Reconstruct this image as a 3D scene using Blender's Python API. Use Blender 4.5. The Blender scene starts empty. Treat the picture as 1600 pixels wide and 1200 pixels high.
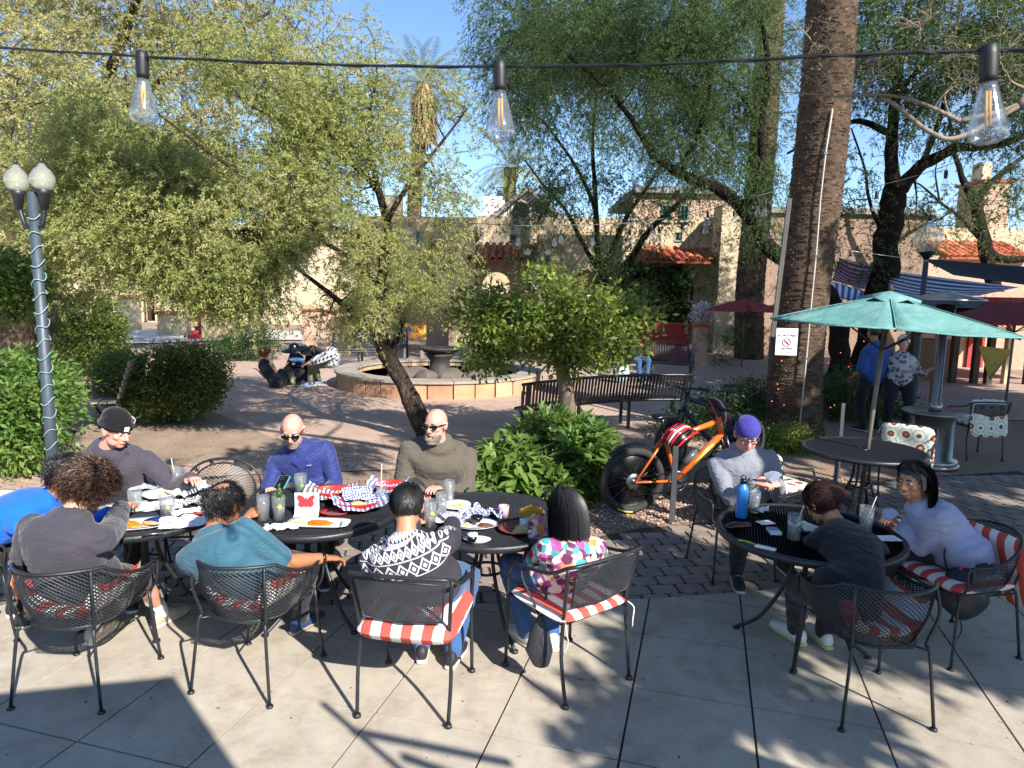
import bpy, bmesh, math, random
import numpy as np
from mathutils import Vector, Matrix, noise
PI = math.pi
random.seed(7)
scene = bpy.context.scene
col = scene.collection
# ---------------------------------------------------------------- camera, sky, sun, exposure
FPX, PITCH, ROLL, CAMH = 1080.0, math.radians(7.9), math.radians(1.0), 2.15
cd = bpy.data.cameras.new('camera'); cam = bpy.data.objects.new('camera', cd); col.objects.link(cam)
cd.sensor_width = 36; cd.lens = 36 * FPX / 1600; cd.clip_end = 2000; cd.clip_start = 0.05
cd.dof.use_dof = True; cd.dof.focus_distance = 5.0; cd.dof.aperture_fstop = 6.0
cam.matrix_world = (Matrix.Translation((0, 0, CAMH)) @ Matrix.Rotation(PI / 2 - PITCH, 4, 'X') @ Matrix.Rotation(ROLL, 4, 'Z'))
scene.camera = cam
SUN_EL, SUN_AZ = math.radians(34), math.radians(144.4)      # azimuth clockwise from +Y
SUNV = Vector((math.cos(SUN_EL) * math.sin(SUN_AZ), math.cos(SUN_EL) * math.cos(SUN_AZ), math.sin(SUN_EL)))
w = bpy.data.worlds.new('World'); scene.world = w; w.use_nodes = True
nt = w.node_tree; bg = nt.nodes['Background']
sky = nt.nodes.new('ShaderNodeTexSky'); sky.sky_type = 'NISHITA'; sky.sun_disc = False
sky.sun_elevation = SUN_EL; sky.sun_rotation = SUN_AZ; sky.air_density = 1.0; sky.altitude = 600; sky.dust_density = 0.1; sky.ozone_density = 4.5
nt.links.new(sky.outputs[0], bg.inputs[0]); bg.inputs[1].default_value = 0.108
sl = bpy.data.lights.new('sun', 'SUN'); sl.energy = 4.8; sl.angle = math.radians(0.5); sl.color = (1, 0.955, 0.875)
so = bpy.data.objects.new('sun', sl); col.objects.link(so); so.rotation_euler = (-SUNV).to_track_quat('-Z', 'Y').to_euler()
scene.view_settings.view_transform = 'Standard'; scene.view_settings.look = 'None'
scene.view_settings.gamma = 1; scene.view_settings.use_curve_mapping = False
scene.view_settings.exposure = 1.1
scene.cycles.max_bounces = 8; scene.cycles.transparent_max_bounces = 12
# ---------------------------------------------------------------- measuring: photo pixel -> place in the world
def ray(px, py):
 x, y = px - 800, py - 600
 c, s = math.cos(ROLL), math.sin(ROLL)
 xr, yr = c * x + s * y, -s * x + c * y
 f = Vector((0, math.cos(PITCH), -math.sin(PITCH))); d = Vector((0, -math.sin(PITCH), -math.cos(PITCH)))
 return (Vector((xr, 0, 0)) + d * yr + f * FPX) / FPX
def G(px, py, z=0.0):
 v = ray(px, py); return Vector((0, 0, CAMH)) + v * ((z - CAMH) / v.z)
def D(px, py, Y):
 v = ray(px, py); return Vector((0, 0, CAMH)) + v * (Y / v.y)
# ---------------------------------------------------------------- materials
def srgb(c):
 if isinstance(c, str):
  c = tuple(int(c[i:i + 2], 16) / 255 for i in (0, 2, 4))
  return tuple((x / 12.92 if x <= .04045 else ((x + .055) / 1.055) ** 2.4) for x in c)
 return c
MATS = {}
class NB:
 """small node helper"""
 def __init__(s, name):
  s.m = bpy.data.materials.new(name); s.m.use_nodes = True; s.t = s.m.node_tree
  s.b = s.t.nodes['Principled BSDF']
 def n(s, kind, **kw):
  o = s.t.nodes.new('ShaderNode' + kind)
  for k, v in kw.items():
   if k.startswith('i_'):
    key = k[2:].replace('_', ' ')
    o.inputs[key].default_value = v
   else: setattr(o, k, v)
  return o
 def l(s, a, b): s.t.links.new(a, b)
 def val(s, v):
  o = s.n('Value'); o.outputs[0].default_value = v; return o.outputs[0]
 def M(s, op, a, b=None, c=None):
  o = s.n('Math', operation=op)
  for i, x in enumerate((a, b, c)):
   if x is None: continue
   if isinstance(x, (int, float)): o.inputs[i].default_value = x
   else: s.l(x, o.inputs[i])
  return o.outputs[0]
 def mix(s, f, a, b, blend='MIX'):
  o = s.n('Mix', data_type='RGBA', blend_type=blend)
  for i, x in ((0, f), (6, a), (7, b)):
   if isinstance(x, (int, float)): o.inputs[i].default_value = x
   elif isinstance(x, tuple): o.inputs[i].default_value = (*x[:3], 1)
   else: s.l(x, o.inputs[i])
  return o.outputs[2]
 def ramp(s, f, stops, interp='LINEAR'):
  o = s.n('ValToRGB'); r = o.color_ramp; r.interpolation = interp
  while len(r.elements) < len(stops): r.elements.new(.5)
  for e, (p, c) in zip(r.elements, stops): e.position = p; e.color = (*srgb(c)[:3], 1)
  s.l(f, o.inputs[0]); return o.outputs[0]
 def coord(s, kind='Object'):
  return s.n('TexCoord').outputs[kind]
 def attr(s, name): return s.n('Attribute', attribute_name=name).outputs['Vector']
 def noise(s, vec, scale, detail=4, rough=.55, out=0):
  o = s.n('TexNoise'); o.inputs['Scale'].default_value = scale; o.inputs['Detail'].default_value = detail
  o.inputs['Roughness'].default_value = rough
  if vec is not None: s.l(vec, o.inputs['Vector'])
  return o.outputs[out]
 def sep(s, vec):
  o = s.n('SeparateXYZ'); s.l(vec, o.inputs[0]); return o.outputs
 def mapping(s, vec, scale=(1, 1, 1), rot=(0, 0, 0), loc=(0, 0, 0)):
  o = s.n('Mapping'); s.l(vec, o.inputs[0]); o.inputs['Scale'].default_value = scale
  o.inputs['Rotation'].default_value = rot; o.inputs['Location'].default_value = loc; return o.outputs[0]
 def base(s, c):
  if isinstance(c, tuple): s.b.inputs['Base Color'].default_value = (*c[:3], 1)
  else: s.l(c, s.b.inputs['Base Color'])
 def bump(s, h, strength=.3, dist=.01):
  o = s.n('Bump'); o.inputs['Strength'].default_value = strength; o.inputs['Distance'].default_value = dist
  s.l(h, o.inputs['Height']); s.l(o.outputs[0], s.b.inputs['Normal'])
 def set(s, **kw):
  for k, v in kw.items(): s.b.inputs[k.replace('_', ' ')].default_value = v
  return s
def mat(name, c1, c2=None, scale=6, rough=.6, metal=0, bump=0, bscale=None, coord='Object', vary=.18, spec=.5, **kw):
 """colour with soft mottling and fine relief"""
 if name in MATS: return MATS[name]
 s = NB(name); a = srgb(c1)[:3]; b = srgb(c2)[:3] if c2 else tuple(x * (1 - vary) for x in a)
 co = s.coord(coord)
 n1 = s.noise(co, scale, 5, .6)
 f = s.M('MULTIPLY_ADD', n1, 2.2, -.6); f = s.M('MINIMUM', s.M('MAXIMUM', f, 0), 1)
 s.base(s.mix(f, a, b)); s.set(Roughness=rough, Metallic=metal); s.b.inputs['Specular IOR Level'].default_value = spec
 if bump: s.bump(s.noise(co, bscale or scale * 8, 4, .6), bump, .01)
 s.set(**kw); MATS[name] = s.m; return s.m
def barkmat(name, a, b, sc=1.0):
 s = NB(name); co = s.coord('Object'); n0 = s.n('TexNoise'); n0.inputs['Scale'].default_value = 1; n0.inputs['Detail'].default_value = 5; n0.inputs['Distortion'].default_value = .8
 s.l(s.mapping(co, scale=(26 * sc, 26 * sc, 5 * sc)), n0.inputs['Vector']); r = s.M('ABSOLUTE', s.M('MULTIPLY_ADD', n0.outputs[0], 4, -2)); r = s.M('MINIMUM', r, 1)
 s.base(s.mix(r, srgb(b), srgb(a))); s.set(Roughness=.95); s.b.inputs['Specular IOR Level'].default_value = .15
 s.bump(s.M('ADD', r, s.M('MULTIPLY', s.noise(co, 60, 3), .3)), 1, .03); return s.m
def thinglass(name, tint=(1, 1, 1), body=.12, rough=.03, bodycol=(.8, .83, .85)):
 s = NB(name); t = s.n('BsdfTransparent'); t.inputs[0].default_value = (*tint, 1); g = s.n('BsdfGlossy'); g.inputs['Roughness'].default_value = rough
 d = s.n('BsdfDiffuse'); d.inputs[0].default_value = (*bodycol, 1); lw = s.n('LayerWeight'); lw.inputs[0].default_value = .35
 a = s.n('MixShader'); a.inputs[0].default_value = body; s.l(t.outputs[0], a.inputs[1]); s.l(d.outputs[0], a.inputs[2])
 b = s.n('MixShader'); s.l(s.M('MULTIPLY_ADD', lw.outputs['Facing'], .55, .03), b.inputs[0]); s.l(a.outputs[0], b.inputs[1]); s.l(g.outputs[0], b.inputs[2])
 s.l(b.outputs[0], s.t.nodes['Material Output'].inputs[0]); return s.m
def leafmat(name, cols, trans=.35, scale=1.2, rough=.6):
 if name in MATS: return MATS[name]
 s = NB(name)
 r = s.n('NewGeometry').outputs['Random Per Island']
 n1 = s.noise(s.coord('Object'), scale, 3)
 f = s.M('ADD', s.M('MULTIPLY', r, .55), s.M('MULTIPLY_ADD', n1, 1.3, -.4))
 k = len(cols); c = s.ramp(f, [((i + .5) / k, x) for i, x in enumerate(cols)])
 s.base(c); s.set(Roughness=rough); s.b.inputs['Specular IOR Level'].default_value = .3
 tr = s.n('BsdfTranslucent'); s.l(s.mix(.35, c, (.40, .42, .12), 'MIX'), tr.inputs[0])
 mx = s.n('MixShader'); mx.inputs[0].default_value = trans
 s.l(s.b.outputs[0], mx.inputs[1]); s.l(tr.outputs[0], mx.inputs[2])
 s.l(mx.outputs[0], s.t.nodes['Material Output'].inputs[0]); MATS[name] = s.m; return s.m
# ---------------------------------------------------------------- mesh builder
class MB:
 def __init__(s): s.v = []; s.f = []; s.uv = {}; s.mi = []; s.cur = 0
 def add(s, vs, fs, uvs=None):
  o = len(s.v); s.v += [tuple(p) for p in vs]
  for k, f in enumerate(fs):
   if uvs: s.uv[len(s.f)] = uvs[k]
   s.f.append(tuple(o + i for i in f)); s.mi.append(s.cur)
  return s
 def box(s, lo, hi, M=None, bev=0):
  x0, y0, z0 = lo; x1, y1, z1 = hi
  vs = [(x0, y0, z0), (x1, y0, z0), (x1, y1, z0), (x0, y1, z0), (x0, y0, z1), (x1, y0, z1), (x1, y1, z1), (x0, y1, z1)]
  if bev:
   b = bev
   vs = [(x0, y0, z0), (x1, y0, z0), (x1, y1, z0), (x0, y1, z0), (x0, y0, z1 - b), (x1, y0, z1 - b), (x1, y1, z1 - b), (x0, y1, z1 - b),
                  (x0 + b, y0 + b, z1), (x1 - b, y0 + b, z1), (x1 - b, y1 - b, z1), (x0 + b, y1 - b, z1)]
   fs = [(3, 2, 1, 0), (0, 1, 5, 4), (1, 2, 6, 5), (2, 3, 7, 6), (3, 0, 4, 7), (4, 5, 9, 8), (5, 6, 10, 9), (6, 7, 11, 10), (7, 4, 8, 11), (8, 9, 10, 11)]
  else: fs = [(3, 2, 1, 0), (4, 5, 6, 7), (0, 1, 5, 4), (1, 2, 6, 5), (2, 3, 7, 6), (3, 0, 4, 7)]
  if M is not None: vs = [M @ Vector(p) for p in vs]
  return s.add(vs, fs)
 def cbox(s, c, size, M=None, bev=0):
  return s.box([c[i] - size[i] / 2 for i in range(3)], [c[i] + size[i] / 2 for i in range(3)], M, bev)
 def bar(s, a, b, wx, wy, up=(0, 0, 1)):
  a, b = Vector(a), Vector(b); z = (b - a).normalized(); u = Vector(up)
  if abs(z.dot(u)) > .99: u = Vector((0, 1, 0))
  x = u.cross(z).normalized(); y = z.cross(x)
  vs = [p + x * (i * wx / 2) + y * (j * wy / 2) for p in (a, b) for i, j in ((-1, -1), (1, -1), (1, 1), (-1, 1))]
  return s.add(vs, [(3, 2, 1, 0), (4, 5, 6, 7), (0, 1, 5, 4), (1, 2, 6, 5), (2, 3, 7, 6), (3, 0, 4, 7)])
 def tube(s, pts, r, n=8, closed=False, caps=True, flat=1.0):
  pts = [Vector(p) for p in pts]; k = len(pts)
  rr = r if hasattr(r, '__len__') else [r] * k
  vs = []; ref = None
  for i, p in enumerate(pts):
   if closed: t = pts[(i + 1) % k] - pts[i - 1]
   else: t = pts[min(i + 1, k - 1)] - pts[max(i - 1, 0)]
   if t.length < 1e-9: t = Vector((0, 0, 1))
   t.normalize()
   if ref is None: ref = t.orthogonal().normalized()
   ref = (ref - t * ref.dot(t)); ref = ref.normalized() if ref.length > 1e-6 else t.orthogonal().normalized()
   b = t.cross(ref)
   for j in range(n):
    a = 2 * PI * j / n; vs.append(p + ref * (math.cos(a) * rr[i]) + b * (math.sin(a) * rr[i] * flat))
  fs = []
  for i in range(k if closed else k - 1):
   i2 = (i + 1) % k
   for j in range(n): fs.append((i * n + j, i * n + (j + 1) % n, i2 * n + (j + 1) % n, i2 * n + j))
  if caps and not closed: fs += [tuple(reversed(range(n))), tuple((k - 1) * n + j for j in range(n))]
  return s.add(vs, fs)
 def lathe(s, prof, n=24, c=(0, 0, 0), M=None):
  c = Vector(c); vs = []
  for r, z in prof:
   for j in range(n):
    a = 2 * PI * j / n; p = Vector((math.cos(a) * r, math.sin(a) * r, z)); vs.append((M @ p if M is not None else p) + c)
  fs = []
  for i in range(len(prof) - 1):
   for j in range(n): fs.append((i * n + j, i * n + (j + 1) % n, (i + 1) * n + (j + 1) % n, (i + 1) * n + j))
  if prof[0][0] > 1e-5: fs.append(tuple(reversed(range(n))))
  if prof[-1][0] > 1e-5: fs.append(tuple((len(prof) - 1) * n + j for j in range(n)))
  return s.add(vs, fs)
 def ell(s, c, r, M=None, n=14, m=9):
  vs = []; c = Vector(c)
  for i in range(m + 1):
   th = PI * i / m
   for j in range(n):
    a = 2 * PI * j / n; p = Vector((r[0] * math.sin(th) * math.cos(a), r[1] * math.sin(th) * math.sin(a), r[2] * math.cos(th)))
    vs.append((M @ p if M is not None else p) + c)
  return s.add(vs, [(i * n + j, (i + 1) * n + j, (i + 1) * n + (j + 1) % n, i * n + (j + 1) % n) for i in range(m) for j in range(n)])
 def loft(s, secs, n=20, e=2.0):
  """secs: (centre, axis x unit, axis y unit, rx, ry); closed by rounded caps"""
  rows = []
  c0, x0, y0, rx, ry = secs[0]; c1 = secs[1][0]; d = (Vector(c0) - Vector(c1)).normalized(); m = min(rx, ry)
  pre = [(Vector(c0) + d * m * .8 * math.sin(t), x0, y0, rx * math.cos(t), ry * math.cos(t)) for t in (1.5, 1.1, .6)]
  c0, x0, y0, rx, ry = secs[-1]; c1 = secs[-2][0]; d = (Vector(c0) - Vector(c1)).normalized(); m = min(rx, ry)
  post = [(Vector(c0) + d * m * .8 * math.sin(t), x0, y0, rx * math.cos(t), ry * math.cos(t)) for t in (.6, 1.1, 1.5)]
  S = pre + list(secs) + post; vs = []
  for c, ax, ay, rx, ry in S:
   for j in range(n):
    a = 2 * PI * j / n; ca, sa = math.cos(a), math.sin(a)
    k = (abs(ca) ** e + abs(sa) ** e) ** (-1 / e)
    vs.append(Vector(c) + Vector(ax) * (rx * ca * k) + Vector(ay) * (ry * sa * k))
  fs = [(i * n + j, i * n + (j + 1) % n, (i + 1) * n + (j + 1) % n, (i + 1) * n + j) for i in range(len(S) - 1) for j in range(n)]
  fs += [tuple(reversed(range(n))), tuple((len(S) - 1) * n + j for j in range(n))]
  return s.add(vs, fs)
 def sheet(s, pts, z=None):
  return s.add([(p[0], p[1], z if z is not None else p[2]) for p in pts], [tuple(range(len(pts)))])
 def prism(s, pts, z0, z1):
  n = len(pts); A = sum(pts[i][0] * pts[(i + 1) % n][1] - pts[(i + 1) % n][0] * pts[i][1] for i in range(n))
  if A < 0: pts = list(reversed(pts))
  return s.add([(p[0], p[1], z0) for p in pts] + [(p[0], p[1], z1) for p in pts],
                     [tuple(reversed(range(n))), tuple(range(n, 2 * n))] + [(i, (i + 1) % n, n + (i + 1) % n, n + i) for i in range(n)])
 def mesh(s, name, mats=None, smooth=True, M=None):
  me = bpy.data.meshes.new(name); me.from_pydata(s.v, [], s.f)
  if s.uv:
   l = me.uv_layers.new(name='UVMap')
   for fi, uvs in s.uv.items():
    p = me.polygons[fi]
    for k, li in enumerate(p.loop_indices): l.data[li].uv = uvs[k]
  for m in (mats if isinstance(mats, (list, tuple)) else [mats]):
   if m: me.materials.append(m)
  if len(me.materials) > 1: me.polygons.foreach_set('material_index', s.mi)
  if M is not None: me.transform(M)
  if smooth: me.shade_smooth()
  return me
def fast(name, V, F, mats, smooth=False):
 """numpy vertices (N,3) and faces (M,k)"""
 me = bpy.data.meshes.new(name); V = np.asarray(V, np.float32); F = np.asarray(F, np.int32); k = F.shape[1]
 me.vertices.add(len(V)); me.vertices.foreach_set('co', V.ravel())
 me.loops.add(F.size); me.loops.foreach_set('vertex_index', F.ravel())
 me.polygons.add(len(F)); me.polygons.foreach_set('loop_start', np.arange(0, F.size, k, dtype=np.int32))
 me.polygons.foreach_set('loop_total', np.full(len(F), k, np.int32))
 me.polygons.foreach_set('use_smooth', np.full(len(F), smooth, bool))
 me.update(calc_edges=True); me.materials.append(mats); return me
def put(name, me, parent=None, w=False):
 """link a mesh; w=True: its vertices are world coordinates"""
 o = bpy.data.objects.new(name, me); col.objects.link(o)
 if parent is not None:
  o.parent = parent
  if w:
   r = parent
   while r.parent is not None: r = r.parent
   me.transform(r.matrix_basis.inverted())
 return o
def obj(name, mb, m, parent=None, smooth=True, w=False, sharp=None):
 me = mb.mesh(name, m, smooth)
 if smooth and sharp:
  me.set_sharp_from_angle(angle=math.radians(sharp))
 return put(name, me, parent, w)
def tag(o, label=None, cat=None, group=None, kind=None):
 if label: o['label'] = label
 if cat: o['category'] = cat
 if group: o['group'] = group
 if kind: o['kind'] = kind
 return o
def thing(name, label, cat, loc=(0, 0, 0), rz=0, group=None):
 o = bpy.data.objects.new(name, None); o.empty_display_size = .1; col.objects.link(o)
 o.location = loc; o.rotation_euler = (0, 0, rz)
 o.matrix_basis = Matrix.Translation(loc) @ Matrix.Rotation(rz, 4, 'Z')
 return tag(o, label, cat, group)
def copy_tree(root, loc, rz, label):
 kids = {}
 for o in list(col.objects):
  if o.parent is not None: kids.setdefault(o.parent.name, []).append(o)
 def rec(o, par):
  c = o.copy(); col.objects.link(c)
  if par is not None: c.parent = par
  for ch in kids.get(o.name, []): rec(ch, c)
  return c
 r = rec(root, None); r.location = loc; r.rotation_euler = (0, 0, rz)
 r.matrix_basis = Matrix.Translation(loc) @ Matrix.Rotation(rz, 4, 'Z')
 r['label'] = label; return r
def cr(pts, k=6):
 """smooth curve through points"""
 P = [Vector(p) for p in pts]; P = [P[0] * 2 - P[1]] + P + [P[-1] * 2 - P[-2]]; out = []
 for i in range(1, len(P) - 2):
  for j in range(k):
   t = j / k; a, b, c, d = P[i - 1:i + 3]
   out.append(.5 * ((2 * b) + (c - a) * t + (2 * a - 5 * b + 4 * c - d) * t * t + (3 * b - a - 3 * c + d) * t ** 3))
 out.append(P[-2]); return out
def remesh(mb, voxel, smooth=4, dec=None):
 me = mb.mesh('tmp', None, True); o = bpy.data.objects.new('tmp', me); col.objects.link(o)
 md = o.modifiers.new('r', 'REMESH'); md.mode = 'VOXEL'; md.voxel_size = voxel; md.use_smooth_shade = True
 if smooth: ms = o.modifiers.new('s', 'SMOOTH'); ms.factor = .5; ms.iterations = smooth
 if dec: mdd = o.modifiers.new('d', 'DECIMATE'); mdd.ratio = dec
 dg = bpy.context.evaluated_depsgraph_get()
 r = bpy.data.meshes.new_from_object(o.evaluated_get(dg))
 bpy.data.objects.remove(o); bpy.data.meshes.remove(me)
 return r
# ================================================================ SETTING: ground
def ground_noise_mat(name, stops, s1, s2, bump=.4, bscale=120, rough=.9):
 s = NB(name); co = s.coord('Object')
 a = s.noise(co, s1, 6, .65); b = s.noise(co, s2, 4, .6)
 f = s.M('ADD', s.M('MULTIPLY', a, .6), s.M('MULTIPLY', b, .4))
 s.base(s.ramp(s.M('MULTIPLY_ADD', f, 2.4, -.7), stops)); s.set(Roughness=rough); s.b.inputs['Specular IOR Level'].default_value = .25
 s.bump(s.noise(co, bscale, 5, .7), bump, .01); return s.m
M_dirt = ground_noise_mat('dirt', [(0, '78665a'), (.5, '937f6f'), (1, 'ab9583')], 2.2, 30, .6, 60)
M_gravelbed = ground_noise_mat('gravel_bed', [(0, '6b5648'), (.45, '937a69'), (1, 'b59d8a')], 40, 90, 1, 140)
M_path = ground_noise_mat('pale_concrete', [(0, 'a9a49c'), (.5, 'c4bfb5'), (1, 'd2ccc0')], 1.2, 12, .2)
M_slab = ground_noise_mat('concrete_slab', [(0, '998f82'), (.35, 'aaa092'), (.7, 'b6ac9c'), (1, 'c1b7a7')], 1.1, 9, .25, 160, .8)
# stained, subtly brown-blotched concrete
def add_spots(m):
 t = m.node_tree; b = t.nodes['Principled BSDF']; src = b.inputs['Base Color'].links[0].from_socket
 co = t.nodes.new('ShaderNodeTexCoord'); v = t.nodes.new('ShaderNodeTexNoise'); v.inputs['Scale'].default_value = 3.2; v.inputs['Detail'].default_value = 8
 v.inputs['Roughness'].default_value = .75
 t.links.new(co.outputs['Object'], v.inputs[0]); r = t.nodes.new('ShaderNodeValToRGB'); r.color_ramp.elements[0].position = .33; r.color_ramp.elements[1].position = .52
 r.color_ramp.elements[0].color = (.72, .66, .58, 1); r.color_ramp.elements[1].color = (1, 1, 1, 1); t.links.new(v.outputs[0], r.inputs[0])
 mx = t.nodes.new('ShaderNodeMix'); mx.data_type = 'RGBA'; mx.blend_type = 'MULTIPLY'; mx.inputs[0].default_value = .75
 t.links.new(src, mx.inputs[6]); t.links.new(r.outputs[0], mx.inputs[7]); t.links.new(mx.outputs[2], b.inputs['Base Color'])
add_spots(M_slab)
def gum(m):
 t = m.node_tree; b = t.nodes['Principled BSDF']; src = b.inputs['Base Color'].links[0].from_socket; co = t.nodes.new('ShaderNodeTexCoord'); prev = src
 for sc, th, c in ((2.3, .035, (.35, .32, .30, 1)), (5.1, .05, (.6, .56, .52, 1)), (.9, .16, (.80, .76, .70, 1))):
  n = t.nodes.new('ShaderNodeTexNoise'); n.inputs['Scale'].default_value = 6; a = t.nodes.new('ShaderNodeMix'); a.data_type = 'RGBA'; a.blend_type = 'LINEAR_LIGHT'; a.inputs[0].default_value = .05 if sc > 1 else .25
  t.links.new(co.outputs['Object'], n.inputs[0]); t.links.new(co.outputs['Object'], a.inputs[6]); t.links.new(n.outputs[1], a.inputs[7])
  v = t.nodes.new('ShaderNodeTexVoronoi'); v.inputs['Scale'].default_value = sc; t.links.new(a.outputs[2], v.inputs['Vector']); r = t.nodes.new('ShaderNodeValToRGB'); r.color_ramp.elements[0].position = th * .7; r.color_ramp.elements[0].color = c; r.color_ramp.elements[1].position = th; r.color_ramp.elements[1].color = (1, 1, 1, 1)
  t.links.new(v.outputs['Distance'], r.inputs[0]); mx = t.nodes.new('ShaderNodeMix'); mx.data_type = 'RGBA'; mx.blend_type = 'MULTIPLY'; mx.inputs[0].default_value = .8; t.links.new(prev, mx.inputs[6]); t.links.new(r.outputs[0], mx.inputs[7]); prev = mx.outputs[2]
 t.links.new(prev, b.inputs['Base Color'])
gum(M_slab)
M_joint = mat('joint_sand', '4e443a', '39322b', 30, .95)
# far ground
mb = MB(); mb.sheet([(-300, -60), (300, -60), (300, 500), (-300, 500)], -.05)
tag(obj('ground', mb, M_dirt, smooth=False), kind='structure')
# brick plaza sheet with low relief in the material, laid round the fountain
s = NB('plaza_brick'); co = s.mapping(s.coord('Object'), rot=(0, 0, .35))
br = s.n('TexBrick'); s.l(co, br.inputs['Vector']); br.inputs['Scale'].default_value = 1
br.inputs['Brick Width'].default_value = .22; br.inputs['Row Height'].default_value = .11; br.inputs['Mortar Size'].default_value = .006
br.inputs['Color1'].default_value = (*srgb('9f8476'), 1); br.inputs['Color2'].default_value = (*srgb('b39788'), 1); br.inputs['Mortar'].default_value = (*srgb('6c5b4e'), 1)
nz = s.noise(s.coord('Object'), .8, 6, .7)
s.base(s.mix(s.M('MULTIPLY_ADD', nz, 1.6, -.45), br.outputs[0], srgb('bfa692'))); s.set(Roughness=.85)
s.bump(s.M('ADD', s.M('MULTIPLY', br.outputs['Fac'], -1), s.M('MULTIPLY', s.noise(co, 60, 3), .4)), .5, .006)
M_plaza = s.m
plz = [(-12, 6.9), (-4.6, 6.9), (-3.2, 7.6), (-1.2, 8.0), (.2, 7.9), (1.5, 8.0), (3.2, 9.3), (4.2, 12), (9, 12), (14, 14), (14, 23), (-9, 23), (-12, 17)]
mb = MB(); mb.sheet(plz, 0.0); tag(obj('brick_plaza', mb, M_plaza, smooth=False), kind='structure')
mb = MB(); mb.sheet([(-4.9, 4.5), (-4.9, 6.9), (-12, 6.9), (-12, 2), (-5, 2)], -.004)
tag(obj('side_path', mb, M_path, smooth=False), kind='structure')
# terrace: concrete slabs, individually cast, joints 74.5 degrees
A1 = math.radians(74.5); u1 = Vector((math.cos(A1), math.sin(A1), 0)); u2 = Vector((math.sin(A1), -math.cos(A1), 0))
O = Vector((.51, 2.87, 0)); SP = .6175
edge = [(-7, 4.35), (-2.3, 4.42), (-1.3, 4.42), (0, 4.5), (1.0, 4.62), (1.7, 4.75), (2.6, 5.0), (3.6, 5.6), (5.2, 6.3), (9, 8)]
def edge_y(x):
 for (a, b), (c, d) in zip(edge, edge[1:]):
  if a <= x <= c: return b + (d - b) * (x - a) / (c - a)
 return 4.3 if x < 0 else 8
def clip(poly, fn):
 out = []
 for i in range(len(poly)):
  a, b = poly[i], poly[(i + 1) % len(poly)]; fa, fb = fn(a), fn(b)
  if fa >= 0: out.append(a)
  if (fa >= 0) != (fb >= 0): t = fa / (fa - fb); out.append(a + (b - a) * t)
 return out
terr = thing('terrace', None, None, (0, 0, 0)); terr['kind'] = 'structure'
mb = MB(); mb.sheet([(-7, -6), (10, -6), (10, 8)] + [(x, y) for x, y in reversed(edge)], -.012)
obj('joint_bed', mb, M_joint, terr, smooth=False)
rs = random.Random(3); n = 0
for i in range(-12, 14):
 for j in range(-12, 10):
  g = .0058
  c = O + u2 * (i * SP) + u1 * (j * SP + .055)
  poly = [c + u2 * g + u1 * g, c + u2 * (SP - g) + u1 * g, c + u2 * (SP - g) + u1 * (SP - g), c + u2 * g + u1 * (SP - g)]
  cen = c + (u1 + u2) * SP / 2
  if cen.y < .6 or cen.y > 8.5 or abs(cen.x) > 1.2 + cen.y * .95: continue
  poly = clip(poly, lambda p: edge_y(p.x) - p.y)
  if len(poly) < 3: continue
  m = MB(); dz = rs.uniform(-.0012, .0012); m.prism([(p.x, p.y) for p in poly], -.03, dz)
  obj('concrete_slab', m, M_slab, terr, smooth=False); n += 1
# grey cobble pavers between terrace and planting bed
M_pav = [mat('paver_a', '8b8178', '6f675f', 8, .85, bump=.5, bscale=60), mat('paver_b', '978a80', '7f6d62', 8, .85, bump=.5, bscale=60), mat('paver_c', '837368', '95857a', 8, .85, bump=.5, bscale=60)]
bed = [(-.9, 6.35), (-.2, 5.75), (.6, 5.75), (1.2, 6.1), (1.8, 6.25), (2.6, 6.6), (3.4, 7.3), (4.6, 8.0), (7, 8.6), (12, 9)]
def bed_y(x):
 if x < -.9: return 6.9
 for (a, b), (c, d) in zip(bed, bed[1:]):
  if a <= x <= c: return b + (d - b) * (x - a) / (c - a)
 return 9
walk = thing('paver_walk', None, None, (0, 0, 0)); walk['kind'] = 'structure'
mb = MB(); mb.sheet([(x, y + .0) for x, y in edge[:9]] + [(12, 7), (12, 9)] + [(x, y) for x, y in reversed(bed[:-1])] + [(-.95, 6.9), (-4.9, 6.9), (-4.9, 4.4)], -.014)
obj('sand_bed', mb, M_joint, walk, smooth=False)
cells = []
pw, ph = .205, .155; a = math.radians(8); e1 = Vector((math.cos(a), math.sin(a), 0)); e2 = Vector((-math.sin(a), math.cos(a), 0))
for j in range(0, 34):
 for i in range(-30, 50):
  c = Vector((0, 4.0, 0)) + e1 * ((i + .5 * (j % 2)) * pw) + e2 * (j * ph)
  if c.x < -4.9 or c.x > 9 or c.y > bed_y(c.x) - .09 or c.y < edge_y(c.x) - .1: continue
  g = .007; h = pw / 2 - g; k = ph / 2 - g; q = .022
  pl = [(-h, -k + q), (-h + q, -k - .006), (0, -k + .002), (h - q, -k - .006), (h, -k + q), (h - .006, 0), (h, k - q), (h - q, k + .004), (0, k - .003), (-h + q, k + .004), (-h, k - q), (-h + .006, 0)]
  poly = [c + e1 * (x + rs.uniform(-.004, .004)) + e2 * (y + rs.uniform(-.004, .004)) for x, y in pl]
  poly = clip(poly, lambda p: p.y - edge_y(p.x) - .008)
  if len(poly) < 3: continue
  cells.append((c.length, poly, rs.uniform(-.004, .002)))
cells.sort(key=lambda t: t[0])
rest = MB()
for k, (d, poly, z) in enumerate(cells):
 if k < 290:
  m = MB(); m.prism([(p.x, p.y) for p in poly], -.03, z); obj('paver', m, M_pav[rs.choice((0, 0, 1, 1, 2))], walk, smooth=False)
 else: rest.cur = rs.choice((0, 0, 1, 1, 2)); rest.prism([(p.x, p.y) for p in poly], -.03, z)
tag(obj('far_pavers', rest, M_pav, walk, smooth=False), kind='stuff')
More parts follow.
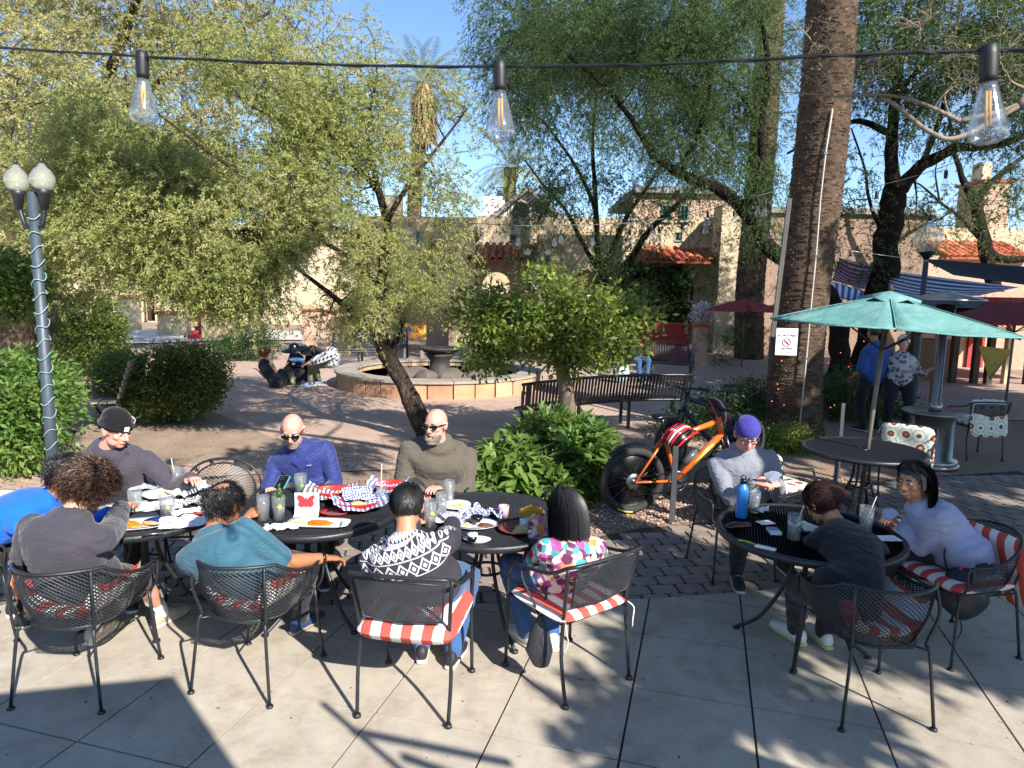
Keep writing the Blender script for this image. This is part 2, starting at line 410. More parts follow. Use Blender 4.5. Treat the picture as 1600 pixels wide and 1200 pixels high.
# planting bed with gravel
mb = MB(); mb.sheet([(x, y) for x, y in bed[1:]] + [(12, 9.5), (12, 12), (4.2, 12), (3.2, 9.3), (1.5, 8.0), (.2, 7.9), (-1.2, 8.0), (-3.2, 7.6), (-3.0, 6.9), (-.9, 6.9)], -.010)
tag(obj('planting_bed', mb, M_gravelbed, smooth=False), kind='structure')
rng = np.random.default_rng(5)
def inside(x, y): return (y > np.interp(x, [b[0] for b in bed], [b[1] for b in bed]) + .02) & (y < 7.9)
N = 14000; X = rng.uniform(-.9, 4.5, N); Y = rng.uniform(5.7, 8, N); k = inside(X, Y); X, Y = X[k], Y[k]
def pebbles(name, X, Y, s0, s1, m, zoff=0):
 n = len(X); base = np.array([[1, 0, 0], [-1, 0, 0], [0, 1, 0], [0, -1, 0], [0, 0, 1], [0, 0, -.6]]) * 1.0
 F = np.array([[0, 2, 4], [2, 1, 4], [1, 3, 4], [3, 0, 4]])
 sc = rng.uniform(s0, s1, (n, 1, 1)) * rng.uniform(.6, 1.2, (n, 1, 3)); P = base[None] * sc
 an = rng.uniform(0, 6.3, n); c, s_ = np.cos(an), np.sin(an)
 Q = P.copy(); Q[..., 0] = P[..., 0] * c[:, None] - P[..., 1] * s_[:, None]; Q[..., 1] = P[..., 0] * s_[:, None] + P[..., 1] * c[:, None]
 Q[..., 2] *= .7; Q += np.stack([X, Y, np.full(n, zoff)], -1)[:, None]
 return fast(name, Q.reshape(-1, 3), (F[None] + 6 * np.arange(n)[:, None, None]).reshape(-1, 3), m)
def isl(name, cols):
 s = NB(name); s.base(s.ramp(s.n('NewGeometry').outputs['Random Per Island'], [((i + .5) / len(cols), c) for i, c in enumerate(cols)])); s.set(Roughness=.9); return s.m
M_peb = isl('pebble', ['7d675a', 'b09480', '94796a', 'c3ab97', '8a6a58'])
tag(put('gravel', pebbles('gravel', X, Y, .008, .022, M_peb)), kind='stuff')
# far concrete path at the left and concrete walk behind the fountain
mb = MB(); mb.sheet([(-32, 22), (-16, 22), (-10.5, 26.5), (-7, 27.5), (-7, 32), (-32, 34)], .0); tag(obj('far_path', mb, M_path, smooth=False), kind='structure')
mb = MB(); mb.sheet([G(x_, y_, .004) for x_, y_ in ((60, 735), (330, 722), (440, 690), (360, 655), (330, 640), (100, 632), (30, 660))]); tag(obj('planting_soil', mb, M_dirt, smooth=False), kind='structure')
# low kerb rocks round the mesquite
M_rock = mat('garden_rock', '6d6259', '4c443d', 4, .9, bump=.8, bscale=12)
# fallen leaves / litter on the terrace
k = 70; X = rng.uniform(-3, 4, k); Y = rng.uniform(2.8, 4.4, k)
tag(put('leaf_litter', pebbles('litter', X, Y, .003, .009, isl('litter', ['5f4e30', '8f7440', '3d382a']), .002)), kind='stuff')
N = 2500; X = rng.uniform(-5.5, 0, N); Y = rng.uniform(6.9, 9.5, N)
tag(put('plaza_litter', pebbles('plitter', X, Y, .006, .016, isl('plitter', ['5f4e30', '8f7440', '6d5a43']), .003)), kind='stuff')
# ================================================================ FURNITURE
M_iron = mat('black_iron', '26272a', '34363a', 20, .42, metal=.35, bump=.15, bscale=90, spec=.6)
M_mesh = mat('iron_mesh', '303236', '3c3f44', 20, .4, metal=.3, spec=.6)
def stripes(name, colA, colB, pitch, axis=0, coord='Object', soft=.06):
 s = NB(name); co = s.sep(s.coord(coord))[axis]
 nz = s.noise(s.coord(coord), 9, 3)
 f = s.M('FRACT', s.M('ADD', s.M('MULTIPLY', co, 1 / pitch), s.M('MULTIPLY', nz, .12)))
 f = s.M('GREATER_THAN', f, .5)
 s.base(s.mix(s.M('MULTIPLY', s.noise(s.coord(coord), 14, 4), .35), s.mix(f, srgb(colA), srgb(colB)), (.25, .2, .18)))
 s.set(Roughness=.85); s.bump(s.noise(s.coord(coord), 260, 2), .3, .003); s.b.inputs['Specular IOR Level'].default_value = .2
 return s.m
M_stripe = stripes('red_white_stripe', 'd5473a', 'f0ebe6', .105)
s = NB('ikat_fabric'); co = s.coord('Object')
v = s.n('TexVoronoi', feature='F1'); v.inputs['Scale'].default_value = 7.5; v.inputs['Randomness'].default_value = .25
s.l(s.mapping(co, scale=(1, 1, .8)), v.inputs['Vector'])
f = s.M('ADD', v.outputs['Distance'], s.M('MULTIPLY', s.noise(co, 40, 3), .14))
s.base(s.ramp(f, [(0, '8a2f20'), (.12, 'd9b98a'), (.2, 'b5552f'), (.3, '6f4a3a'), (.38, 'e7e1d2'), (.5, 'd9d8cb'), (.56, '9db3b2'), (.62, 'e2dccb')], 'CONSTANT'))
s.set(Roughness=.85); M_ikat = s.m
def diamond(S, nu, nv, wd, m, name='mesh_panel'):
 """expanded metal: crossing strands over the surface S(u, v)"""
 P = np.array([[S(i / nu, j / nv) for j in range(nv + 1)] for i in range(nu + 1)])
 gu = np.gradient(P, axis=0); gv = np.gradient(P, axis=1); N = np.cross(gu, gv); N /= np.linalg.norm(N, axis=2, keepdims=True) + 1e-9
 V = [];
 I, J = np.meshgrid(range(nu), range(nv), indexing='ij'); e = (I + J) % 2 == 0
 a = np.where(e[..., None], P[:-1, :-1], P[1:, :-1]); b = np.where(e[..., None], P[1:, 1:], P[:-1, 1:]); n = N[:-1, :-1]
 a, b, n = a.reshape(-1, 3), b.reshape(-1, 3), n.reshape(-1, 3)
 t = b - a; t /= np.linalg.norm(t, axis=1, keepdims=True) + 1e-9; s_ = np.cross(n, t)
 q = (s_ * .9 + n * .5) * wd / 2
 r = (n * .9 - s_ * .3) * wd / 3
 V = np.stack([a + q, a - q, a - q + r, b + q, b - q, b - q + r], 1).reshape(-1, 3)
 k = np.arange(len(a))[:, None] * 6
 F = np.concatenate([k + np.array([[0, 1, 4, 3]]), k + np.array([[1, 2, 5, 4]])])
 return fast(name, V, F, m)
# ---- barrel chair -------------------------------------------------
def rimpt(t, narrow=0.0):           # t in -1..1 round the back; horseshoe
 a = t * math.radians(112)
 x = .285 * math.sin(a) * (1.03 if abs(t) > .8 else 1); y = -.285 * math.cos(a) - .02
 if abs(t) > .80: y += (abs(t) - .80) * .55
 return x, y
def rim3(t):
 x, y = rimpt(t); z = .745 - .015 * (abs(t) / .5) ** 2 if abs(t) < .5 else .730 - .11 * min(1, (abs(t) - .5) / .4) ** .8
 return Vector((x, y - .03 * max(0, 1 - abs(t) * 2), z))
def seat3(t):
 x, y = rimpt(t); k = .80
 return Vector((x * k, (y + .02) * .78 - .0, .415 + .10 * max(0, abs(t) - .55)))
CH = {}
def barrel_meshes():
 if CH: return CH
 def S(u, v):
  t = -1 + 2 * u; a = seat3(t); b = rim3(t); p = a.lerp(b, v); o = math.sin(v * PI) * .022
  p.x += math.copysign(o, t) * abs(t) ** .5; p.y -= o * max(0, 1 - abs(t)); return p
 CH['back'] = diamond(S, 84, 30, .0058, M_mesh, 'back_mesh')
 def S2(u, v):
  y = -.235 + .455 * v; hw = .225 * min(1, (max(.02, 1 - ((v * -1 + 1) ** 4 * .75))) ** .5)
  x = (u * 2 - 1) * hw; return Vector((x, y, .412 + .02 * (abs(x) / .22) ** 3))
 CH['seat'] = diamond(S2, 38, 38, .0044, M_mesh, 'seat_mesh')
 m = MB(); m.tube([rim3(-1 + 2 * i / 40) for i in range(41)], .0095, 8)
 for sx in (-1, 1):
  e = rim3(sx); m.tube(cr([e, (e.x, e.y + .03, e.z - .03), (e.x * .99, e.y + .02, .5), (sx * .225, .23, .425)], 5), .008, 7)
 CH['rim'] = m.mesh('arm_rail', M_iron)
 m = MB(); m.tube([seat3(-1 + 2 * i / 30) for i in range(31)] + [Vector((.2, .225, .425)), Vector((0, .235, .415)), Vector((-.2, .225, .425))], .0065, 6, closed=True)
 CH['ring'] = m.mesh('seat_frame', M_iron)
 for nm, sx, bk in (('bl', -1, 1), ('br', 1, 1), ('fl', -1, 0), ('fr', 1, 0)):
  m = MB()
  if bk: m.tube(cr([rim3(sx * .40), (sx * .215, -.25, .60), (sx * .19, -.215, .43), (sx * .20, -.235, .38), (sx * .235, -.27, .01)], 5), .0085, 7)
  else: m.tube(cr([(sx * .222, .215, .425), (sx * .235, .23, .2), (sx * .25, .25, .01)], 3), .0085, 7)
  e = (sx * .235, -.27) if bk else (sx * .25, .25)
  m.lathe([(.004, .014), (.017, .012), (.019, 0), (.001, 0)], 10, (e[0], e[1], 0))
  CH[nm] = m.mesh('leg', M_iron)
 m = MB(); m.tube(cr([(.2, -.23, .40), (.12, 0, .36), (.2, .22, .40)], 4), .006, 6)
 CH['brace'] = m.mesh('seat_brace', M_iron)
 return CH
def barrel_chair(loc, rz, label, group='wrought iron barrel chairs with mesh backs'):
 c = barrel_meshes(); t = thing('barrel_chair', label, 'chair', loc, rz, group)
 put('backrest', c['back'], t); put('seat', c['seat'], t); put('arm_rail', c['rim'], t); put('seat_frame', c['ring'], t)
 for k in ('bl', 'br', 'fl', 'fr'): put('leg', c[k], t)
 put('seat_brace', c['brace'], t); o = put('seat_brace', c['brace'], t); o.rotation_euler = (0, 0, PI); return t
# ---- square-backed armchair ---------------------------------------
CA = {}
def arm_chair(loc, rz, label, group='square backed mesh armchairs'):
 if not CA:
  def S(u, v):
   x = (u * 2 - 1) * (.20 + .025 * v); return Vector((x, -.255 - .055 * v - .03 * (1 - (2 * u - 1) ** 2) * .7, .535 + .215 * v))
  CA['backrest'] = diamond(S, 48, 36, .0054, M_mesh, 'back_mesh')
  def S2(u, v): return Vector(((u * 2 - 1) * .225, -.22 + .45 * v, .43 + .01 * math.sin(v * PI)))
  CA['seat'] = diamond(S2, 38, 38, .0044, M_mesh, 'seat_mesh')
  m = MB()
  m.tube([(-.20, -.255, .535), (-.225, -.31, .75), (0, -.335, .76), (.225, -.31, .75), (.20, -.255, .535), (0, -.278, .528)], .006, 6, closed=True)
  CA['back_frame'] = m.mesh('back_frame', M_iron)
  m = MB(); m.tube(cr([(-.255, .17, .645), (-.275, .1, .66), (-.27, -.15, .70), (-.255, -.28, .765), (-.21, -.33, .785), (0, -.35, .79), (.21, -.33, .785), (.255, -.28, .765), (.27, -.15, .70), (.275, .1, .66), (.255, .17, .645)], 5), .0105, 8)
  CA['arm_rail'] = m.mesh('arm_rail', M_iron)
  m = MB(); m.tube([(-.225, -.22, .43), (.225, -.22, .43), (.225, .23, .43), (-.225, .23, .43)], .007, 6, closed=True); m.bar((-.22, 0, .425), (.22, 0, .425), .02, .006)
  CA['seat_frame'] = m.mesh('seat_frame', M_iron)
  for nm, sx, bk in (('bl', -1, 1), ('br', 1, 1), ('fl', -1, 0), ('fr', 1, 0)):
   m = MB()
   if bk: m.tube(cr([(sx * .255, -.285, .765), (sx * .235, -.245, .55), (sx * .228, -.225, .42), (sx * .24, -.235, .25), (sx * .235, -.27, .01)], 5), .010, 8); e = (sx * .235, -.27)
   else: m.tube(cr([(sx * .258, .172, .645), (sx * .25, .22, .55), (sx * .24, .235, .42), (sx * .245, .24, .01)], 5), .010, 8); e = (sx * .245, .24)
   m.lathe([(.005, .02), (.018, .016), (.021, 0), (.001, 0)], 10, (e[0], e[1], 0)); CA[nm] = m.mesh('leg', M_iron)
 t = thing('mesh_armchair', label, 'chair', loc, rz, group)
 for k in ('backrest', 'seat', 'back_frame', 'arm_rail', 'seat_frame'): put(k, CA[k], t)
 for k in ('bl', 'br', 'fl', 'fr'): put('leg', CA[k], t)
 return t
# ---- cushions -----------------------------------------------------
def pad_mesh(wd, dp, th, curl=0, m=None, name='cushion', rag=.012):
 V = []; n, k = 22, 22
 M_ = MB()
 for sgn in (1, -1):
  for i in range(n + 1):
   for j in range(k + 1):
    u, v = i / n * 2 - 1, j / k * 2 - 1
    e = (1 - abs(u) ** 6) ** .5 * (1 - abs(v) ** 6) ** .5
    ru = u * (1 - .10 * abs(v) ** 6); rv = v * (1 - .10 * abs(u) ** 6)
    nz = noise.noise(Vector((u * 1.5, v * 1.5, sgn + wd * 9))) * rag
    x, y = ru * wd / 2, rv * dp / 2
    M_.v.append((x * (1 - .15 * curl * abs(u) ** 3), y, th / 2 + sgn * (th / 2) * e + nz * e + curl * .16 * abs(u) ** 3 + curl * .04 * max(0, -v) ** 3))
 o = (n + 1) * (k + 1)
 for s_ in (0, 1):
  for i in range(n):
   for j in range(k):
    a = s_ * o + i * (k + 1) + j; f = (a, a + k + 1, a + k + 2, a + 1); M_.f.append(f if s_ == 0 else f[::-1]); M_.mi.append(0)
 return M_.mesh(name, m)
M_pip = mat('cushion_piping', 'd8d2c8', rough=.8)
def seat_cushion(loc, rz, label, m=None, curl=0, wd=.47, dp=.46, th=.06, name='seat_cushion', tilt=None, group=None, ties=False):
 t = thing(name, label, 'cushion', loc, rz, group)
 if tilt is not None: t.matrix_basis = Matrix.Translation(loc) @ Matrix.Rotation(rz, 4, 'Z') @ Matrix.Rotation(tilt, 4, 'X')
 put('cover', pad_mesh(wd, dp, th, curl, m or M_stripe), t)
 if ties:
  for sx in (-1, 1):
   b = MB(); x = sx * wd * .45; y = -dp * .48
   b.tube(cr([(x, y, .03), (x + sx * .02, y - .03, .0), (x + sx * .01, y - .035, -.06), (x + sx * .025, y - .02, -.12)], 4), .004, 5, flat=.4)
   put('tie', b.mesh('tie', M_pip), t)
 return t
SG = 'red and white striped seat cushions'
# ---- tables -------------------------------------------------------
TB = {}
def iron_table(loc, rz, label, hole=False):
 if not TB:
  R = .533
  P = []; st = .0155
  k = int(R / st) + 1; V = []; F = []
  a = []; b = []
  for i in range(-k, k + 1):
   for j in range(-k, k + 1):
    x, y = i * st, j * st * .62
    for d in ((1, 1), (-1, 1)):
     if (i + j) % 2: continue
     p = (x, y); q = (x + d[0] * st, y + d[1] * st * .62)
     if math.hypot(*p) < R - .02 and math.hypot(*q) < R - .02: a.append((*p, .722)); b.append((*q, .722))
  for j in range(k, int(k * 1.7)):
   for i in range(-k, k + 1):
    for sg in (1, -1):
     x, y = i * st, sg * j * st * .62
     for d in ((1, 1), (-1, 1)):
      if (i + j) % 2: continue
      q = (x + d[0] * st, y + d[1] * st * .62)
      if math.hypot(x, y) < R - .02 and math.hypot(*q) < R - .02: a.append((x, y, .722)); b.append((*q, .722))
  a, b = np.array(a), np.array(b); t = b - a; t /= np.linalg.norm(t, axis=1, keepdims=True)
  s_ = np.cross([0, 0, 1], t) * .0022; r = np.array([[0, 0, .003]])
  V = np.stack([a + s_ + r, a - s_, b + s_ + r, b - s_], 1).reshape(-1, 3); kk = np.arange(len(a))[:, None] * 4
  TB['top'] = fast('table_mesh', V, kk + np.array([[0, 1, 3, 2]]), M_mesh)
  m = MB(); m.lathe([(R - .03, .715), (R - .028, .727), (R - .005, .728), (R + .004, .722), (R + .004, .690), (R - .004, .690), (R - .008, .715), (R - .03, .715)], 56); TB['rim'] = m.mesh('rim', M_iron)
  m = MB(); m.lathe([(.035, .716), (.035, .730), (.045, .730), (.045, .716), (.035, .716)], 20); TB['hole'] = m.mesh('umbrella_ring', M_iron)
  m = MB()
  for q in range(4): m.bar((0, 0, .708), (math.cos(q * PI / 2) * .51, math.sin(q * PI / 2) * .51, .708), .022, .008)
  TB['bars'] = m.mesh('cross_bar', M_iron)
  m = MB(); m.tube(cr([(.09, 0, .70), (.07, 0, .55), (.10, 0, .38), (.24, 0, .12), (.38, 0, .012)], 6), .0125, 8); m.lathe([(.006, .02), (.022, .014), (.022, 0), (.001, 0)], 10, (.38, 0, 0)); TB['leg'] = m.mesh('leg', M_iron)
  m = MB(); m.tube([(math.cos(i * PI / 10) * .105, math.sin(i * PI / 10) * .105, .38) for i in range(20)], .009, 7, closed=True); TB['ring'] = m.mesh('leg_ring', M_iron)
 t = thing('iron_table', label, 'table', loc, rz, 'round black mesh tables')
 put('tabletop', TB['top'], t); put('rim', TB['rim'], t); put('umbrella_ring', TB['hole'], t); put('cross_bar', TB['bars'], t); put('leg_ring', TB['ring'], t)
 for q in range(4): o = put('leg', TB['leg'], t); o.rotation_euler = (0, 0, q * PI / 2 + .4)
 return t
TZ = .728
cA, cB, cC, cR = G(222, 796, .72), G(492, 795, .72), G(762, 808, .72), G(1263, 830, .72)
cU = G(1349, 702, .72)
for c in (cA, cB, cC, cR, cU): c.z = 0
iron_table(cA, .2, 'round black mesh table at the left, crowded with yellow rice plates and papers')
iron_table(cB, .5, 'round black mesh table with red baskets and a plate of orange rice')
iron_table(cC, .1, 'half empty round black mesh table in front of the leafy green bush')
iron_table(cR, .7, 'round black mesh table where three people play cards with a blue bottle')
iron_table(cU, .3, 'bare round table with the turquoise umbrella pole through its middle')
def mid(a, b): p = (G(*a) + G(*b)) / 2; d = G(*b) - G(*a); return p, math.atan2(d.y, d.x)
p, a = mid((10, 1110), (165, 1112)); a -= .05; ch1 = p + Vector((-math.sin(a), math.cos(a), 0)) * .27; ra1 = a
p, a = mid((300, 1083), (420, 1105)); ch2 = p + Vector((-math.sin(a), math.cos(a), 0)) * .27; ra2 = a
p, a = mid((560, 1120), (698, 1136)); ch3 = p + Vector((-math.sin(a), math.cos(a), 0)) * .27; ra3 = a
p, a = mid((886, 1105), (980, 1062)); ch4 = p + Vector((-math.sin(a), math.cos(a), 0)) * .27; ra4 = a
p, a = mid((1313, 1142), (1460, 1141)); ch5 = p + Vector((-math.sin(a), math.cos(a), 0)) * .27; ra5 = a
barrel_chair(ch1, ra1, 'black mesh barrel chair under the curly haired person in a charcoal shirt')
barrel_chair(ch2, ra2, 'black mesh barrel chair under the man in a teal t-shirt')
arm_chair(ch3, ra3, 'square backed mesh armchair of the man in the diamond patterned sweater')
arm_chair(ch4, ra4, 'square backed mesh armchair turned sideways under the woman in the floral top')
barrel_chair(ch5, ra5, 'black mesh barrel chair under the person in black at the card table')
seat_cushion(ch1 + Vector((0, 0, .425)), ra1, 'striped cushion curling up in the front left barrel chair', curl=1, group=SG, wd=.5)
seat_cushion(ch2 + Vector((0, 0, .425)), ra2, 'striped cushion under the man in a teal t-shirt', curl=1, group=SG, wd=.5)
seat_cushion(ch3 + Vector((.005, -.02, .405)), ra3, 'thick striped cushion sticking out below the square chair back', group=SG, th=.11, wd=.52, dp=.56)
seat_cushion(ch4 + Vector((0, -.02, .43)), ra4, 'striped cushion with loose white ties under the woman in the floral top', group=SG, wd=.5, dp=.5, ties=True)
seat_cushion(ch5 + Vector((0, 0, .425)), ra5, 'striped cushion seen through the mesh chair at the card table', curl=1, group=SG, wd=.5)
# far side
ch7 = G(455, 700, 1.2);
ch6 = Vector((-2.80, 4.80, 0)); ch8 = Vector((-1.62, 5.22, 0)); ch9 = Vector((-.60, 5.3, 0)); ch0 = Vector((-3.3, 3.88, 0))
ch10 = Vector((1.72, 5.15, 0)); ch11 = Vector((2.75, 4.05, 0))
barrel_chair(ch6, PI + .2, 'black barrel chair behind the person in the black beanie')
barrel_chair(ch8, PI + .15, 'black barrel chair under the man in the blue zip top')
barrel_chair(ch9, PI - .05, 'black barrel chair under the bald man in the olive hoodie')
barrel_chair(ch0, -.75, 'black barrel chair under the person in the bright blue shirt, cut by the left edge')
seat_cushion(ch0 + Vector((0, 0, .425)), -.75, 'striped cushion under the person in the bright blue shirt', curl=1, group=SG, wd=.5)
barrel_chair(ch10, PI + .15, 'black barrel chair under the man in the purple beanie')
barrel_chair(ch11, PI / 2 + .25, 'black barrel chair with a striped back cushion under the smiling woman')
seat_cushion(ch11 + Vector((.0, 0, .425)), PI / 2 + .25, 'striped seat cushion under the smiling woman', group=SG)
seat_cushion(ch11 + Vector((.235, 0.03, .50)), PI / 2 + .25, 'striped back cushion standing behind the smiling woman', tilt=math.radians(72), wd=.46, dp=.5, th=.07, name='back_cushion', group='striped back cushions')
# empty iron chair with star motifs
ce = G(352, 716, .86); ce.z = 0; ce += Vector((0, -.25, 0))
st = thing('star_chair', 'empty black iron chair with stars along its double arched top rail', 'chair', ce, PI + .1)
m = MB()
def arc(r, z, k=18, w=1.0): return [Vector((r * w * math.cos(PI * i / k), -.27 - .02 * math.sin(PI * i / k), z + .23 * math.sin(PI * i / k) ** .8)) for i in range(k + 1)]
m.tube(arc(.275, .62), .009, 7); put('outer_rail', m.mesh('outer_rail', M_iron), st)
m = MB(); m.tube(arc(.235, .585), .007, 7); put('inner_rail', m.mesh('inner_rail', M_iron), st)
def star(c, r, m_):
 pts = [];
 for i in range(10):
  rr = r if i % 2 == 0 else r * .42; a = PI / 2 + i * PI / 5; pts.append((c.x + rr * math.cos(a), c.y, c.z + rr * math.sin(a)))
 b = MB(); n = 10; b.add([(x, y - .004, z) for x, y, z in pts] + [(x, y + .004, z) for x, y, z in pts], [tuple(range(10)), tuple(range(19, 9, -1))] + [(i, (i + 1) % n, n + (i + 1) % n, n + i) for i in range(n)])
 return b.mesh('star', m_, False)
o1, o2 = arc(.275, .62), arc(.235, .585)
for i in (4, 7, 11, 14): put('star', star((o1[i] + o2[i]) / 2, .024, M_iron), st)
def S(u, v):
 a = PI * (1 - u); x = .235 * math.cos(a); zt = .585 + .23 * max(0, math.sin(a)) ** .8; return Vector((x * (.85 + .15 * v), -.27 - .02 * math.sin(a) * v + .03 * (1 - v), .45 + (zt - .45) * v))
put('backrest', diamond(S, 46, 30, .0034, M_mesh), st); put('seat', CA['seat'], st); put('seat_frame', CA['seat_frame'], st)
for sx in (-1, 1):
 b = MB(); b.tube(cr([(sx * .275, -.27, .62), (sx * .26, -.25, .44), (sx * .25, -.29, .01)], 4), .009, 7); put('leg', b.mesh('leg', M_iron), st)
 b = MB(); b.tube(cr([(sx * .24, .23, .44), (sx * .25, .25, .01)], 2), .009, 7); put('leg', b.mesh('leg', M_iron), st)
 b = MB(); b.tube(cr([(sx * .275, -.27, .64), (sx * .30, 0, .66), (sx * .29, .15, .65), (sx * .24, .22, .45)], 5), .009, 7); put('arm', b.mesh('arm', M_iron), st)
# patterned-cushion chairs round the umbrella table
def pat_chair(p, rz, lab1, lab2):
 p = Vector(p); arm_chair(p, rz, lab1)
 f = Vector((-math.sin(rz), math.cos(rz), 0))
 seat_cushion(p + Vector((0, 0, .44)), rz, lab2[0], m=M_ikat, wd=.5, dp=.5, th=.07, group='ikat patterned seat cushions')
 seat_cushion(p - f * .235 + Vector((0, 0, .56)), rz, lab2[1], m=M_ikat, wd=.5, dp=.5, th=.06, tilt=math.radians(80), name='back_cushion', group='ikat patterned back cushions')
pat_chair(cU + Vector((-.95, -.35, 0)), -1.0, 'mesh armchair with an ikat cushion behind the man in the purple beanie', ('ikat seat cushion poking out left of the umbrella table', 'ikat back cushion behind the shoulder of the man in the purple beanie'))
pat_chair(cU + Vector((.72, .62, 0)), 2.45, 'armchair with an ikat cushion right of the umbrella pole, facing the camera', ('ikat seat cushion under the far edge of the umbrella table', 'bright ikat back cushion right of the umbrella pole'))
pat_chair(D(1530, 700, 9.2).xy.to_3d() + Vector((-.1, 0, 0)), 0.0, 'armchair in deep shade seen from behind, right of the patio heater', ('ikat seat cushion on the shaded armchair right of the heater', 'ikat back cushion hung over the shaded armchair right of the heater'))
# ================================================================ PEOPLE
def skin(name, c):
 s = NB(name); n1 = s.noise(s.coord('Object'), 14, 4); a = srgb(c)
 s.base(s.mix(s.M('MULTIPLY_ADD', n1, 1.6, -.4), tuple(x * .86 for x in a), (min(1, a[0] * 1.08), a[1], a[2]))); s.set(Roughness=.5)
 s.b.inputs['Subsurface Weight'].default_value = .08; s.b.inputs['Subsurface Radius'].default_value = (.02, .008, .004); s.b.inputs['Subsurface Scale'].default_value = .3
 s.bump(s.noise(s.coord('Object'), 300, 3), .15, .002); return s.m
def cloth(name, c, c2=None, bump=.35, rough=.85, scale=7):
 s = NB(name); co = s.coord('Object'); a = srgb(c); b = srgb(c2) if c2 else tuple(x * .8 for x in a)
 s.base(s.mix(s.noise(co, scale, 4), a, b)); s.set(Roughness=rough); s.b.inputs['Specular IOR Level'].default_value = .2
 s.b.inputs['Sheen Weight'].default_value = .15
 n0 = s.n('TexNoise'); n0.inputs['Scale'].default_value = 7; n0.inputs['Detail'].default_value = 2; n0.inputs['Distortion'].default_value = 1.6; s.l(s.mapping(co, scale=(1, 1, 1.7)), n0.inputs['Vector'])
 rg = s.M('POWER', s.M('SUBTRACT', 1, s.M('ABSOLUTE', s.M('MULTIPLY_ADD', n0.outputs[0], 4, -2))), 2)
 h = s.M('ADD', s.M('MULTIPLY', rg, .8), s.M('MULTIPLY', s.noise(co, 500, 2), .08)); s.bump(h, bump * 1.1, .012); return s.m
SK_P = skin('skin_fair', 'd9a58c'); SK_PINK = skin('skin_ruddy', 'd89a88'); SK_T = skin('skin_tan', 'a8704e'); SK_B = skin('skin_brown', '7f4f36'); SK_M = skin('skin_medium', 'b98463')
M_wh = mat('eye_white', 'd8d2cc', rough=.3); M_dk = mat('dark_plastic', '141416', rough=.25); M_lip = mat('lips', '9c5a50', rough=.5)
def hairmat(name, c, rough=.5):
 s = NB(name); r = s.n('NewGeometry').outputs['Random Per Island']; a = srgb(c)
 s.base(s.mix(r, tuple(x * .55 for x in a), tuple(min(1, x * 1.5 + .004) for x in a))); s.set(Roughness=rough); s.b.inputs['Specular IOR Level'].default_value = .6; return s.m
H_black = hairmat('hair_black', '1d1b1c'); H_brown = hairmat('hair_brown', '4a3428'); H_dkbrown = hairmat('hair_darkbrown', '33241e'); H_red = hairmat('hair_auburn', 'a4552c'); H_grey = hairmat('hair_grey', '8b8680'); H_beard = hairmat('beard_grey', '85766a', .6); H_white = hairmat('hair_white', 'c9c2b8')
# garments carry 'sc' = (lateral, forward, height along the spine) in metres from the seat
def nrm(v): return v.normalized() if v.length > 1e-6 else Vector((0, 0, 1))
def ik(a, b, l1, l2, pole):
 d = b - a; L = d.length
 if L > (l1 + l2) * .995: b = a + d * ((l1 + l2) * .995 / L); d = b - a; L = d.length
 x = (l1 * l1 - l2 * l2 + L * L) / (2 * L); h = math.sqrt(max(0, l1 * l1 - x * x)); n = d / L
 p = nrm(pole - n * pole.dot(n)); return a + n * x + p * h, b
def folds(me, amp, seed, joints=()):
 n = len(me.vertices); co = np.empty(n * 3); me.vertices.foreach_get('co', co); co = co.reshape(-1, 3)
 no = np.empty(n * 3); me.vertex_normals.foreach_get('vector', no); no = no.reshape(-1, 3); out = np.empty(n)
 sd = Vector((seed * 7.3, seed * 3.1, 0)); J = np.array(joints) if len(joints) else None
 for i in range(n):
  p = Vector(co[i]); q = p + noise.noise_vector(p * 3 + sd) * .12
  v = 1 - abs(noise.noise(Vector((q.x * 9, q.y * 9, q.z * 17)) + sd)) * 2.6
  v2 = noise.noise(Vector((q.x * 5, q.y * 5, q.z * 5)) + sd)
  out[i] = max(-.35, v) * .75 + v2 * 1.0
 k = np.ones(n)
 if J is not None:
  d = np.min(np.linalg.norm(co[:, None] - J[None], axis=2), axis=1); k = .6 + 1.5 * np.exp(-(d / .09) ** 2)
 co += no * (out * amp * k)[:, None]
 me.vertices.foreach_set('co', co.ravel()); me.update()
